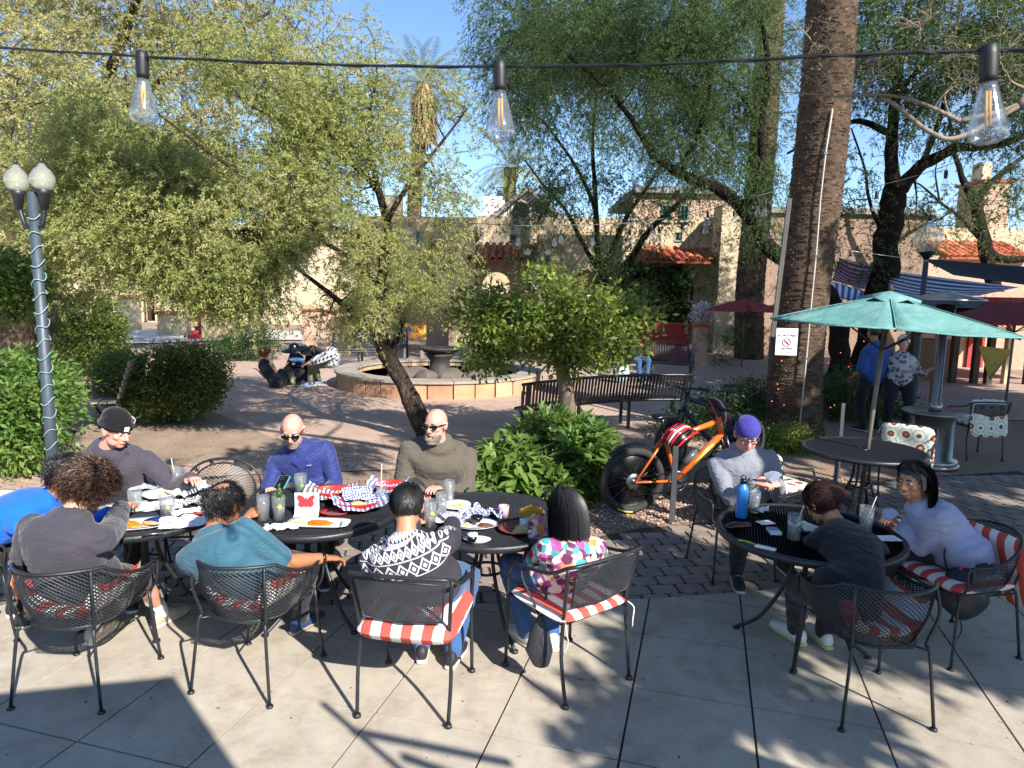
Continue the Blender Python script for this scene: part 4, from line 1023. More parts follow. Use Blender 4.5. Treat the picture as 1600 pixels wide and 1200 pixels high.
# 1 curly hair, charcoal shirt
I = person('person with big curly brown hair in a charcoal shirt, leaning over the left table', ch1 + Vector((-.02, .0, 0)), -.16, D(142, 760, 3.50), SK_P, bulk=1.12,
 hands=(G(200, 775, .86) , D(60, 860, 3.75)), tops=[dict(m=C_char, g=.016, sleeve=1.0, name='shirt')], pants=dict(m=C_dark, full=.5), shoes=dict(m=M_beige_shoe, sock=C_white), look=(-.35, -.45), lean_ctrl=.08, hair=dict(brow=H_brown), seed=1, shoulder=.2,
 feet=(G(255, 975), G(150, 1000)))
hcap = hair_cap(I['hm'], 1.12, -.075, H_dkbrown, .012, 1); put('hair_base', hcap, I['t']); strands(I, H_brown, 2800, 'curly', 3, .062, -.10, .0036)
# 2 bright blue
I = person('person in a bright blue long sleeved top, half hidden behind the curly haired one', ch0 + Vector((-.06, -.04, 0)), -.75, D(108, 742, 4.12), SK_T, bulk=1.0,
 tops=[dict(m=C_blue, g=.010, name='shirt')], pants=dict(m=C_dark, full=.5), shoes=dict(m=M_dark_shoe), hands=(G(170, 800, .78), D(25, 890, 4.0)), look=(-.2, -.3), lean_ctrl=-.02, seed=2, hair=dict(brow=H_black))
put('hair_base', hair_cap(I['hm'], 1.06, -.06, H_black, .01, 2), I['t']); strands(I, H_black, 1800, 'curly', 5, .034, -.075, .003)
# 3 beanie, hoodie
I = person('person in a black beanie and charcoal hoodie reaching across the left table', Vector((-2.80, 4.78, 0)), PI + .35, D(181, 672, 4.55), SK_PINK, bulk=1.05, H=1.05,
 tops=[dict(m=C_hood, g=.020, hood=True, name='hoodie', amp=.008)], pants=dict(m=C_dark), shoes=dict(m=M_dark_shoe), hands=(D(190, 800, 4.45), D(298, 748, 4.5)), look=(.85, -.3), seed=3, hair=dict(brow=H_brown), shoulder=.2)
beanie(I, C_beanie, True, 1.3, band=mat('white_band', 'd8d8d8'), patch=True)
dn, rn, fn = I['frame'](.8)
for sx in (-1, 1):
 m = MB(); c = I['spine'](.86) + fn * .135 + rn * sx * .03; m.tube(cr([c, c + fn * .02 - dn * .07 + rn * sx * .01, c + fn * .008 - dn * .17 + rn * sx * .02], 4), .003, 5); put('drawstring', m.mesh('drawstring', M_dk), I['t'])
# 4 teal shirt, thinning crown
I = person('man in a teal t-shirt with a thinning crown, seen from behind, arm on the chair', ch2 + Vector((-.06, .0, 0)), -.30, D(352, 788, 3.62), SK_T, bulk=1.22,
 tops=[dict(m=C_teal, g=.012, sleeve=.42, name='t_shirt', hem=-.12, amp=.008)], pants=dict(m=C_dark), shoes=dict(m=M_navy_shoe, sole=mat('tan_sole', '8f8570')), hands=(D(508, 872, 3.75), ch2 + Vector((-.22, .42, .74))), look=(-.15, -.25), lean_ctrl=.06, seed=4, shoulder=.205,
 feet=(G(470, 985), G(400, 960)), hair=dict(brow=H_black), elbow_out=(.3, .4))
BD = (0.0, -.055, .112)
put('hair_base', hair_cap(I['hm'], 1.035, -.07, H_black, .003, 4, bald=BD), I['t']); strands(I, H_black, 2600, 'curly', 6, .020, -.085, .0022, bald=BD)
m = MB(); w_ = I['W'][0]; e = nrm(w_ - I['E'][0]); a_ = e.orthogonal().normalized(); b_ = e.cross(a_); m.tube([w_ - e * .02 + (a_ * math.cos(q) + b_ * math.sin(q)) * .036 for q in [i * PI / 8 for i in range(16)]], .009, 6, closed=True, flat=.5); put('watch_strap', m.mesh('watch_strap', M_dk), I['t'])
# 5 blue zip top with phone
hp = D(424, 764, 4.72)
I5 = I = person('bald man with grey stubble in a blue zip top looking at his phone', Vector((-1.52, 5.22, 0)), PI + .12, D(457, 672, 5.02), SK_PINK, bulk=1.12, H=1.02,
 tops=[dict(m=C_navy, g=.010, name='zip_top', amp=.007, collar=.03)], pants=dict(m=C_dark), shoes=dict(m=M_dark_shoe), hands=(hp + Vector((-.03, .06, -.02)), D(508, 768, 4.85)), look=(0, -.42), seed=5, shoulder=.2, hair=dict(brow=H_beard), curl=.9)
shades(I)
def stubble(I, m_, n=1500, L=.008, seed=0, jaw=True):
 rs = random.Random(seed); hm = I['hm'] @ Matrix.Scale(I['H'], 4); roots = []
 while len(roots) < n:
  a = rs.uniform(-1.35, 1.35); z = rs.uniform(-.108, -.052); r = .060 + .010 * rs.random();
  p = Vector((math.sin(a) * .056 * (1.05 if z > -.08 else .75), .030 + math.cos(a) * (.056 if z > -.08 else .052), z))
  if abs(a) < .42 and -.074 < z < -.04: continue
  d = nrm(Vector((math.sin(a), math.cos(a), -.5))); roots.append((p, d))
 fn_ = lambda r: [hm @ (r[0] + r[1] * L * k / 2 + Vector((0, 0, -.5)) * L * (k / 2) ** 2) for k in range(3)]
 put('beard', strand_mesh('beard', roots, fn_, .0016, m_), I['t'])
stubble(I, H_beard, 700, .005, 1)
# small chest mark and zip
dn, rn, fn = I['frame'](.7)
m = MB(); c = I['spine'](.72) + fn * (.122 * 1.12 + .022) - rn * .085
for k in (-1, 1):
 m.tube([c + rn * .018 * q / 4 + dn * k * (.007 - .004 * math.cos(q * PI / 8) * 1.6) + fn * .002 for q in range(-4, 5)], .0016, 5)
put('chest_mark', m.mesh('chest_mark', mat('mark_grey', 'b9bcc8')), I['t'])
m = MB(); m.tube([I['spine'](u) + I['frame'](u)[2] * (.128 * 1.12 + .010) for u in (.97, .9, .8, .7, .6)], .003, 5); put('zip', m.mesh('zip', C_navy), I['t'])
ph = thing('phone', 'black phone in a mint case held by the man in the blue zip top', 'phone', hp + Vector((.055, -.02, .0)), -.2)
Mx = Matrix.Rotation(math.radians(-55), 4, 'X')
m = MB(); m.cbox((0, 0, .05), (.080, .011, .155), Mx, .002); put('case', m.mesh('case', mat('mint_case', '5fa9a5', rough=.4), False), ph)
m = MB(); m.cbox((0, -.007, .05), (.070, .004, .143), Mx); put('back_plate', m.mesh('back_plate', M_dk, False), ph)
for dx, dz in ((-.018, .105), (-.018, .085), (.0, .095)):
 m = MB(); m.lathe([(.008, 0), (.008, .003), (.004, .003)], 10, M=Mx @ Matrix.Translation((dx, -.009, dz)) @ Matrix.Rotation(PI / 2, 4, 'X')); put('camera_lens', m.mesh('camera_lens', M_iron), ph)
# 6 olive hoodie
I = person('broad bald man with a greying beard and sunglasses in an olive hoodie', Vector((-.62, 5.38, 0)), PI + .02, D(681, 664, 5.22), SK_PINK, bulk=1.3, H=1.06,
 tops=[dict(m=C_olive, g=.020, hood=True, name='hoodie', amp=.010)], pants=dict(m=C_dark), shoes=dict(m=M_dark_shoe), hands=(D(655, 772, 5.0), D(690, 762, 5.0)), look=(-.42, -.06), seed=6, shoulder=.215, hair=dict(brow=H_beard), elbow_out=(1.6, 1.6))
shades(I); stubble(I, H_beard, 2000, .018, 2)
# 7 diamond sweater
I = person('man with slick dark hair in a black and white diamond patterned sweater', ch3 + Vector((.02, .06, 0)), -.05, D(636, 793, 3.52), SK_M, bulk=1.16, H=1.0,
 tops=[dict(m=C_fair, g=.014, name='sweater', amp=.005)], pants=dict(m=C_denim), shoes=dict(m=M_dark_shoe, sole=M_sole), hands=(ch3 + Vector((.14, .50, .76)), ch3 + Vector((-.08, .52, .76))), look=(.12, -.28), lean_ctrl=.05, seed=7, shoulder=.2,
 feet=(G(705, 1055) + Vector((0, .12, 0)), G(655, 1045) + Vector((0, .12, 0))), hair=dict(brow=H_black), elbow_out=(.5, .2))
put('hair_base', hair_cap(I['hm'], 1.03, -.055, H_black, .004, 7), I['t']); strands(I, H_black, 2200, 'short', 8, .034, -.02, .0022); strands(I, H_black, 1500, 'short', 9, .010, -.075, .0016)
# 8 floral blouse, straight black hair
I = person('woman with straight black hair in a colourful floral top eating at the table end', ch4 + Vector((-.04, .02, 0)), .42, D(880, 797, 3.68), SK_B, bulk=.98, female=True,
 tops=[dict(m=C_floral, g=.020, name='blouse', amp=.009)], pants=dict(m=C_denim), shoes=dict(m=M_white_shoe, sole=M_sole), hands=(D(856, 838, 3.9), D(838, 812, 3.95)), look=(.38, -.18), lean_ctrl=.04, seed=8, feet=(G(875, 1020) + Vector((-.05, .08, 0)), G(835, 1015) + Vector((-.05, .06, 0))), hair=dict(brow=H_black), curl=1.2)
put('hair_base', hair_cap(I['hm'], 1.03, -.08, H_black, .002, 8), I['t']); strands(I, H_black, 2600, 'long', 10, .27, -.09, .0021)
# 9 purple beanie with cards
hw = D(1205, 752, 4.68)
I9 = I = person('man in a purple beanie and glasses holding a fan of playing cards', Vector((1.80, 5.12, 0)), PI + .02, D(1167, 679, 4.98), SK_PINK, bulk=1.1, H=1.04,
 tops=[dict(m=C_grey, g=.008, name='zip_top', amp=.006, collar=.02)], pants=dict(m=C_dark), shoes=dict(m=M_dark_shoe, lace=M_sole), hands=(hw + Vector((-.10, .06, -.02)), hw + Vector((.08, .06, -.03))), look=(-.12, -.42), seed=9, shoulder=.2,
 feet=(G(1160, 925) + Vector((0, .15, 0)), G(1235, 905) + Vector((0, .15, 0))), hair=dict(brow=H_beard), curl=1.0, hand_up=((Vector((-.3, -.3, .8)), Vector((.75, -.45, .05))), (Vector((.3, -.3, .8)), Vector((-.75, -.45, .1)))))
beanie(I, C_purple, False, 1.05); shades(I, lens=False)
# 10 black top
I = person('person in a black top with tied reddish brown hair bent over the card table', ch5 + Vector((-.10, .02, 0)), .22, D(1284, 788, 4.02), SK_M, bulk=1.0, female=True, H=1.0,
 tops=[dict(m=C_blk, g=.018, name='top', amp=.008)], pants=dict(m=C_dark), shoes=dict(m=M_white_shoe, sole=mat('lime_sole', 'b9c48a')), hands=(D(1275, 850, 4.35), D(1235, 860, 4.3)), look=(.25, -.6), lean_ctrl=.12, seed=10,
 feet=(G(1310, 1020) + Vector((-.05, .1, 0)), G(1265, 1015) + Vector((-.05, .1, 0))), hair=dict(brow=H_dkbrown), shoulder=.19)
H_rb = hairmat('hair_reddish', '43241b'); put('hair_base', hair_cap(I['hm'], 1.07, -.075, H_rb, .006, 10), I['t']); strands(I, H_rb, 1700, 'short', 11, .055, -.085, .0024)
hm = I['hm']; rs_ = random.Random(2); rt = [(Vector((rs_.gauss(0, .014), -.105 + rs_.gauss(0, .008), .045 + rs_.gauss(0, .014))), nrm(Vector((rs_.gauss(.5, .5), -1, rs_.gauss(.2, .6))))) for _ in range(420)]
put('ponytail', strand_mesh('ponytail', rt, lambda r: [hm @ (r[0] + r[1] * .07 * k / 5 + Vector((0, -.01, -.085)) * (k / 5) ** 2) for k in range(6)], .0018, H_rb), I['t'])
# 11 smiling woman
I = person('smiling woman with dark shoulder length hair and a grey streak in a lavender sweater', ch11 + Vector((.03, .02, 0)), PI / 2 + .22, D(1428, 752, 4.16), SK_M, bulk=1.02, female=True, H=1.0,
 tops=[dict(m=C_lav, g=.020, sleeve=.78, name='sweater', amp=.009)], pants=dict(m=cloth('charcoal_trousers', '4a464c', '3c3940')), shoes=dict(m=M_dark_shoe), hands=(D(1392, 822, 4.12), D(1388, 806, 4.3)), look=(.22, -.1), seed=11, hair=dict(brow=H_black),
 feet=(G(1330, 940), G(1345, 925)), curl=1.0)
put('hair_base', hair_cap(I['hm'], 1.03, -.06, H_black, .002, 8), I['t']); strands(I, H_black, 2400, 'long', 12, .23, -.06, .0021, cut=True)
hm = I['hm']; rs_ = random.Random(4)
rt = [(Vector((0, .040 + rs_.gauss(0, .010), rs_.uniform(0, .004))), Vector((1, 0, 0))) for _ in range(110)]
put('grey_streak', strand_mesh('grey_streak', rt, lambda r: [hm @ Vector((-(.088 + r[0].z) * math.sin(.15 + k / 6 * 1.45), r[0].y - .02 * k / 6, .025 + (.090 + r[0].z) * math.cos(.15 + k / 6 * 1.45) - (.05 if k == 6 else 0))) for k in range(7)], .0018, H_white), I['t'])
m = MB(); hs = hm; m.tube([hs @ Vector((-.026, .084, -.052)), hs @ Vector((-.013, .0925, -.0600)), hs @ Vector((0, .0945, -.0625)), hs @ Vector((.013, .0925, -.0600)), hs @ Vector((.026, .084, -.052))], [.001, .0032, .0042, .0032, .001], 6); put('smile', m.mesh('smile', mat('teeth', 'e8e2da', rough=.3)), I['t'])
# ================================================================ TREES AND PLANTS
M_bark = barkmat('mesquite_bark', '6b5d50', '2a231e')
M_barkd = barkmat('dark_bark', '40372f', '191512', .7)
M_twig = mat('pale_twig', '8d7f70', '6b5d50', 12, .9)
L_mesq = leafmat('mesquite_leaf', ['65733f', '8f9756', 'adae70', '98a05e', 'c6b888'], .45)
L_mesqy = leafmat('mesquite_leaf_pale', ['767c48', 'a09c62', 'bdb27e', '989a5c', 'cdbe92'], .45)
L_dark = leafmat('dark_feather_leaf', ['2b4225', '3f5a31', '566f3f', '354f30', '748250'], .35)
L_citrus = leafmat('citrus_leaf', ['3c5423', '5a7430', '819042', '496226', 'a0a650'], .4, 2.5, .4)
L_bush = leafmat('hedge_leaf', ['33491f', '4c6130', '6c7f3c', '3a5226', '8f9450'], .35, 2)
L_bright = leafmat('bright_leaf', ['3e5f29', '567c35', '779349', '476b2c', '8f9f52'], .45, 2.5, .45)
L_palm = leafmat('palm_frond', ['5a6631', '7b8344', '94944f', 'a39a5a'], .3)
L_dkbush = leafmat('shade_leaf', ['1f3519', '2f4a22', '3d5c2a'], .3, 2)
def rotm(n, rg):
 q = rg.normal(size=(n, 4)); q /= np.linalg.norm(q, axis=1, keepdims=True); w, x, y, z = q.T
 return np.stack([np.stack([1 - 2 * (y * y + z * z), 2 * (x * y - z * w), 2 * (x * z + y * w)], -1), np.stack([2 * (x * y + z * w), 1 - 2 * (x * x + z * z), 2 * (y * z - x * w)], -1), np.stack([2 * (x * z - y * w), 2 * (y * z + x * w), 1 - 2 * (x * x + y * y)], -1)], -2)
def leaf_quads(P, Dr, L, W, rg, flat=.0, updown=0):
 """rhombic leaflets at P pointing Dr"""
 n = len(P); Dr = Dr / (np.linalg.norm(Dr, axis=1, keepdims=True) + 1e-9)
 up = rg.normal(size=(n, 3)) * (1 - flat) + np.array([0, 0, 1.0]) * flat * 2
 S = np.cross(Dr, up); S /= np.linalg.norm(S, axis=1, keepdims=True) + 1e-9
 l = (L * rg.uniform(.7, 1.3, n))[:, None]; w_ = (W * rg.uniform(.7, 1.3, n))[:, None]
 V = np.stack([P, P + Dr * l * .45 + S * w_ / 2, P + Dr * l, P + Dr * l * .45 - S * w_ / 2], 1)
 return V.reshape(-1, 3)
def sprays(C, rg, out, length=.32, k=26, L=.055, W=.011, droop=.5):
 """feathery shoots: each starts at C and carries leaflets along a drooping curve"""
 n = len(C); d = out + rg.normal(size=(n, 3)) * .55; d /= np.linalg.norm(d, axis=1, keepdims=True)
 ln = length * rg.uniform(.6, 1.3, n); u = rg.uniform(.05, 1, (n, k))
 P = C[:, None] + d[:, None] * (u * ln[:, None])[..., None]; P[..., 2] -= droop * ln[:, None] * u ** 2
 P += rg.normal(size=P.shape) * .012
 tang = d[:, None] + np.array([0, 0, -1.0]) * (2 * droop * u)[..., None]
 Dr = tang * .6 + rg.normal(size=P.shape) * .75
 return tri_leaves(P.reshape(-1, 3), Dr.reshape(-1, 3), L, W * 1.5, rg), d, ln
def tri_leaves(P, Dr, L, W, rg, flat=.0):
 n = len(P); Dr = Dr / (np.linalg.norm(Dr, axis=1, keepdims=True) + 1e-9)
 up = rg.normal(size=(n, 3)) * (1 - flat) + np.array([0, 0, 1.0]) * flat * 2
 S = np.cross(Dr, up); S /= np.linalg.norm(S, axis=1, keepdims=True) + 1e-9
 l = (L * rg.uniform(.6, 1.4, n))[:, None]; w_ = (W * rg.uniform(.6, 1.4, n))[:, None]
 return np.stack([P - S * w_ / 2, P + S * w_ / 2, P + Dr * l], 1).reshape(-1, 3)
def triF(n): return np.arange(n * 3).reshape(-1, 3)
def quadF(n): return np.arange(n * 4).reshape(-1, 4)
def blob_points(blobs, rg, n_total, thr=-.10):
 """blobs: (centre, (rx,ry,rz), weight); points denser towards the shell, with gaps"""
 wt = np.array([b[2] * b[1][0] * b[1][1] * b[1][2] for b in blobs]) ** .8; wt /= wt.sum(); P = []; O_ = []
 for (c, r, _), w_ in zip(blobs, wt):
  n = int(n_total * w_ * 1.6) + 3; d = rg.normal(size=(n, 3)); d /= np.linalg.norm(d, axis=1, keepdims=True)
  rad = rg.uniform(0, 1, n) ** .45
  p = d * rad[:, None] * np.array(r); q = p + np.array(c)
  g = np.array([noise.noise(Vector(x) * 1.1) + .5 * noise.noise(Vector(x) * 2.7) for x in q])
  k = g > thr; P.append(q[k]); O_.append((d * np.array([1, 1, .6]))[k])
 return np.concatenate(P), np.concatenate(O_)
def tree(name_label, cat, base, limbs, blobs, leaf, bark, n_sprays, spray, group=None, seed=0, twig_r=.006, name='tree', low_branch=None, twig_keep=.22, seg=.28):
 """limbs: polylines of world points with radii; blobs give the crown's masses; shoots are wired to the nearest wood"""
 rg = np.random.default_rng(seed); t = thing(name, name_label, cat, base, 0, group)
 m = MB(); nodes = []
 for pts, r0, r1 in limbs:
  c = cr([Vector(p) for p in pts], 7); n = len(c); rr = [r0 + (r1 - r0) * (i / (n - 1)) ** .8 for i in range(n)]
  c = [p + noise.noise_vector(p * 2.2) * rr[i] * .45 for i, p in enumerate(c)]
  rr = [r * (1 + .16 * noise.noise(p * 7)) for r, p in zip(rr, c)]
  m.tube(c, rr, 10 if r0 > .05 else 7); nodes += [(tuple(p), r) for p, r in zip(c, rr)]
 put('trunk', m.mesh('trunk', bark), t, w=True)
 P, O_ = blob_points(blobs, rg, n_sprays)
 # secondary branches: sparse subset joined to the nearest node
 N = np.array([p for p, r in nodes]); R = np.array([r for p, r in nodes])
 sub = rg.permutation(len(P))[:max(12, int(len(P) * .075))]
 order = sub[np.argsort([np.min(np.linalg.norm(N - P[i], axis=1)) for i in sub])]
 b = MB();
 for i in order:
  d = np.linalg.norm(N - P[i], axis=1); j = int(np.argmin(d + .15 * (R < .008)))
  if d[j] < .12: continue
  a = Vector(N[j]); e = Vector(P[i]); L = (e - a).length; mid_ = a.lerp(e, .5) + Vector((rg.normal() * .1, rg.normal() * .1, rg.normal() * .08 + .10)) * L
  c = cr([a, mid_, e], 3); r0 = min(R[j] * .6, .010 + .022 * L); rr = [r0 + (twig_r * .6 - r0) * k / (len(c) - 1) for k in range(len(c))]
  b.tube(c, rr, 4, caps=False); N = np.vstack([N, [tuple(p) for p in c[2:]]]); R = np.concatenate([R, rr[2:]])
 # twigs to a share of the shoots
 for i in rg.permutation(len(P))[:int(len(P) * twig_keep)]:
  k = rg.integers(0, len(N), 400) if len(N) > 400 else np.arange(len(N)); d = np.linalg.norm(N[k] - P[i], axis=1); j = k[int(np.argmin(d))]
  a = Vector(N[j]); e = Vector(P[i]); L = (e - a).length
  if L > 1.3: continue
  c = [a, a.lerp(e, .5) + Vector((rg.normal(), rg.normal(), rg.normal() + .6)) * L * .12, e]
  b.tube(c, [twig_r * .8, twig_r * .55, twig_r * .3], 3, caps=False)
 tag(put('branches', b.mesh('branches', bark), t, w=True), kind='stuff')
 Q, d, ln = sprays(P, rg, O_, **spray)
 o = put('crown', fast('crown', Q, triF(len(Q) // 3), leaf), t, w=True); tag(o, kind='stuff')
 return t
def blobpx(lst):
 """(px, py, Y, half width px, half height px, half depth m, weight)"""
 out = []
 for px, py, Y, hw, hh, hd, w_ in lst:
  c = D(px, py, Y); s_ = (c - Vector((0, 0, CAMH))).length / FPX; out.append((tuple(c), (hw * s_, hd, hh * s_), w_))
 return out
def L(*pts): return [D(*p) for p in pts]
# --- the leaning mesquite in the middle -------------------------------------
tb = G(668, 690); Y0 = tb.y
tree('leaning mesquite with a dark twisted trunk and feathery pale green crown beside the fountain', 'tree', tb,
  [([tb] + L((655, 655, Y0), (632, 600, Y0 + .1), (600, 550, Y0), (590, 505, Y0)), .15, .10),
   (L((590, 510, Y0), (597, 450, Y0 + .1), (602, 400, Y0), (605, 350, Y0 + .2), (592, 300, Y0), (580, 250, Y0), (575, 190, Y0), (590, 120, Y0 + .3)), .095, .02),
   (L((602, 552, Y0), (580, 520, Y0 - .2), (555, 492, Y0 - .3), (520, 462, Y0 - .5), (470, 425, Y0 - .8), (420, 380, Y0 - 1)), .075, .015),
   (L((612, 555, Y0), (625, 510, Y0 + .3), (640, 475, Y0 + .5), (668, 440, Y0 + .7), (700, 410, Y0 + 1)), .06, .015),
   (L((605, 345, Y0 + .1), (630, 300, Y0), (665, 255, Y0 + .2), (700, 210, Y0 + .4), (730, 170, Y0 + .6)), .045, .012),
   (L((592, 300, Y0), (560, 265, Y0 - .3), (510, 230, Y0 - .5), (440, 190, Y0 - .8), (380, 160, Y0 - .6)), .045, .012),
   (L((600, 400, Y0), (560, 370, Y0 - .3), (500, 350, Y0 - .8), (430, 330, Y0 - 1), (340, 320, Y0 - 1), (260, 330, Y0 - .8)), .05, .012),
   (L((592, 450, Y0), (550, 405, Y0 - .4), (480, 370, Y0 - .8), (380, 360, Y0 - 1.2), (270, 380, Y0 - 1.4)), .04, .010),
   (L((500, 350, Y0 - .8), (420, 300, Y0 - 1), (330, 240, Y0 - 1), (250, 180, Y0 - .8)), .04, .01)],
  blobpx([(560, 230, Y0, 90, 110, 1.0, .55), (660, 190, Y0 + .3, 75, 80, .8, .4), (610, 420, Y0 + .3, 85, 70, .7, .5), (470, 290, Y0 - .5, 110, 110, 1.1, 1.2), (380, 180, Y0 - .5, 130, 110, 1.2, 1),
          (300, 350, Y0 - 1, 150, 90, 1.2, 1.5), (180, 380, Y0 - 1, 110, 70, 1.0, 1.2), (420, 430, Y0 - 1, 110, 55, .8, 1.3), (560, 500, Y0 - .3, 55, 40, .4, .4), (690, 420, Y0 + .8, 60, 60, .6, .35),
          (130, 270, Y0 - 1, 110, 90, 1.2, .9), (240, 250, Y0 - .8, 120, 100, 1.2, 1), (520, 120, Y0, 100, 80, 1, .35), (340, 440, Y0 - 1.2, 70, 40, .6, 1.0), (590, 350, Y0 - .2, 60, 60, .5, .6), (520, 470, Y0 - .6, 60, 40, .4, 1.1), (480, 400, Y0 - .8, 90, 60, .6, 1.4), (220, 430, Y0 - 1, 90, 40, .7, 1.2), (400, 450, Y0 - 1, 90, 40, .6, 1.3), (300, 410, Y0 - 1, 110, 50, .7, 1.2), (130, 440, Y0 - 1, 60, 30, .5, .8), (620, 470, Y0 + .1, 50, 40, .4, .5), (690, 250, Y0 + .4, 70, 60, .7, .25), (670, 340, Y0 + .5, 70, 70, .7, .3), (530, 460, Y0 - .5, 60, 30, .4, .8)]),
  L_mesq, M_bark, 14500, dict(length=.30, k=28, L=.040, W=.0105, droop=.35), seed=11)
# --- big pale mesquite behind at the left -------------------------------------
tb = G(90, 560); YB = tb.y
tree('tall pale yellowish mesquite with a thick brown trunk behind the lamp post at the left', 'tree', tb,
  [([tb] + L((92, 500, YB), (86, 440, YB), (95, 360, YB), (120, 250, YB), (170, 120, YB), (230, -40, YB)), .40, .10),
   (L((90, 400, YB), (40, 300, YB), (0, 180, YB), (-60, 60, YB)), .16, .06), (L((120, 250, YB), (220, 150, YB + .5), (330, 80, YB), (420, 20, YB)), .14, .04),
   (L((100, 330, YB), (220, 290, YB - 1), (330, 260, YB - 1), (430, 250, YB - 1)), .10, .03)],
  blobpx([(60, 120, YB, 170, 150, 2, 1), (250, 60, YB, 190, 120, 2, 1), (430, 60, YB, 130, 110, 1.6, .4), (60, 300, YB - 1, 130, 90, 1.6, 1), (230, 230, YB - 1, 150, 90, 1.6, 1), (420, 200, YB, 130, 90, 1.5, .5), (30, 420, YB, 70, 60, 1, .6), (170, -60, YB, 200, 80, 2, .7), (30, 200, 12, 90, 160, 1.3, 1.3), (40, 340, 11.5, 70, 60, 1, 1.0)]),
  L_mesqy, M_bark, 8800, dict(length=.55, k=28, L=.078, W=.020, droop=.5), seed=12, twig_r=.012)
# --- dark multi-stemmed tree right of centre -------------------------------------
tb = G(944, 545); YC = tb.y
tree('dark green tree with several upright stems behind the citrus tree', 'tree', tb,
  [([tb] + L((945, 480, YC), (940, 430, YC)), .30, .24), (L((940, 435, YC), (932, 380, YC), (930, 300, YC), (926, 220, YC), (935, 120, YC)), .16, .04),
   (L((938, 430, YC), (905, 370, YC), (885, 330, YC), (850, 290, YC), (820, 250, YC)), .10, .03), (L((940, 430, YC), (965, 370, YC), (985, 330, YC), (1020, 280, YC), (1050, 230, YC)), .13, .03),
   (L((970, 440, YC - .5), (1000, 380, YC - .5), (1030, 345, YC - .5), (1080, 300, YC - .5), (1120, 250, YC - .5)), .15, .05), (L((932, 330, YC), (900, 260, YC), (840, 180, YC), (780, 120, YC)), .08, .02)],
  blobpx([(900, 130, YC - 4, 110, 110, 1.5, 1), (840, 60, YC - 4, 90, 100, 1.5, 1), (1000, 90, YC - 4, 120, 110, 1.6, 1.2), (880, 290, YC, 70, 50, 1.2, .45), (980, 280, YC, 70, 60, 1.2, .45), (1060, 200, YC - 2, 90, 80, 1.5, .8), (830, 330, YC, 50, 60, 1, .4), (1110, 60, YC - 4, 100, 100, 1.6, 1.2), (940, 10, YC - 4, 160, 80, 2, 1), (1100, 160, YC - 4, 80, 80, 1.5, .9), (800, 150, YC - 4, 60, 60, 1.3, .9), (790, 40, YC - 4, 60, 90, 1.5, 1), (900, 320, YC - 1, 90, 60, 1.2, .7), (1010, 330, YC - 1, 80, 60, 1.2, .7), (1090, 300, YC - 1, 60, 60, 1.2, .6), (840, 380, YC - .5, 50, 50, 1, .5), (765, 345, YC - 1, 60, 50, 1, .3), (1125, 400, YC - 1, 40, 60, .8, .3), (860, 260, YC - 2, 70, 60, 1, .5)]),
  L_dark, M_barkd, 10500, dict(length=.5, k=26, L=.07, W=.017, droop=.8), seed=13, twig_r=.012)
# --- big dark mesquite behind the palm, arching both ways -------------------------------------
tb = G(1352, 585); YD = tb.y
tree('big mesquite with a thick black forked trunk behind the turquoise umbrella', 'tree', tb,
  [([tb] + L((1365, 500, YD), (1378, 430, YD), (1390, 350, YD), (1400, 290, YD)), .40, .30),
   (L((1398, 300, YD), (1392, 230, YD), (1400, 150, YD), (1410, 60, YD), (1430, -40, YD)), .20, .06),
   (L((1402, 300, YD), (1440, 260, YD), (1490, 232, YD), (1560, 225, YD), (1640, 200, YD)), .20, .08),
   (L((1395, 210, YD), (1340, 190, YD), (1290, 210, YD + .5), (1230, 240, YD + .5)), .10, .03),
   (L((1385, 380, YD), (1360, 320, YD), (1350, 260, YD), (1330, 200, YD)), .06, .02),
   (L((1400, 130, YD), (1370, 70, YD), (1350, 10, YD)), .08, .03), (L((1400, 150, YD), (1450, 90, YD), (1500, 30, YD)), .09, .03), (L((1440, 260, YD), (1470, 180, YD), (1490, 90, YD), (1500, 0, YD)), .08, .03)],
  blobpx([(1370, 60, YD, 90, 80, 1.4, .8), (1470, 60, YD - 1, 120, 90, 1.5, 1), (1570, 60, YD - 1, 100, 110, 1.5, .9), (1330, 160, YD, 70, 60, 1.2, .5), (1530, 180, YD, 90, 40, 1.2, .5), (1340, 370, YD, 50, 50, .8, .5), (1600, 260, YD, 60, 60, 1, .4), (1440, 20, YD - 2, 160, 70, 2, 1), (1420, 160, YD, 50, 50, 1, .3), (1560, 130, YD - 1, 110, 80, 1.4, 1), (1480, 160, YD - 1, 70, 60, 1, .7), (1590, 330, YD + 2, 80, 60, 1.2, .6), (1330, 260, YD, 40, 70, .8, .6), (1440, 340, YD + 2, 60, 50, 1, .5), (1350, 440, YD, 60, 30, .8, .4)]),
  L_dark, M_barkd, 6500, dict(length=.42, k=22, L=.065, W=.019, droop=.6), seed=14, twig_r=.010)
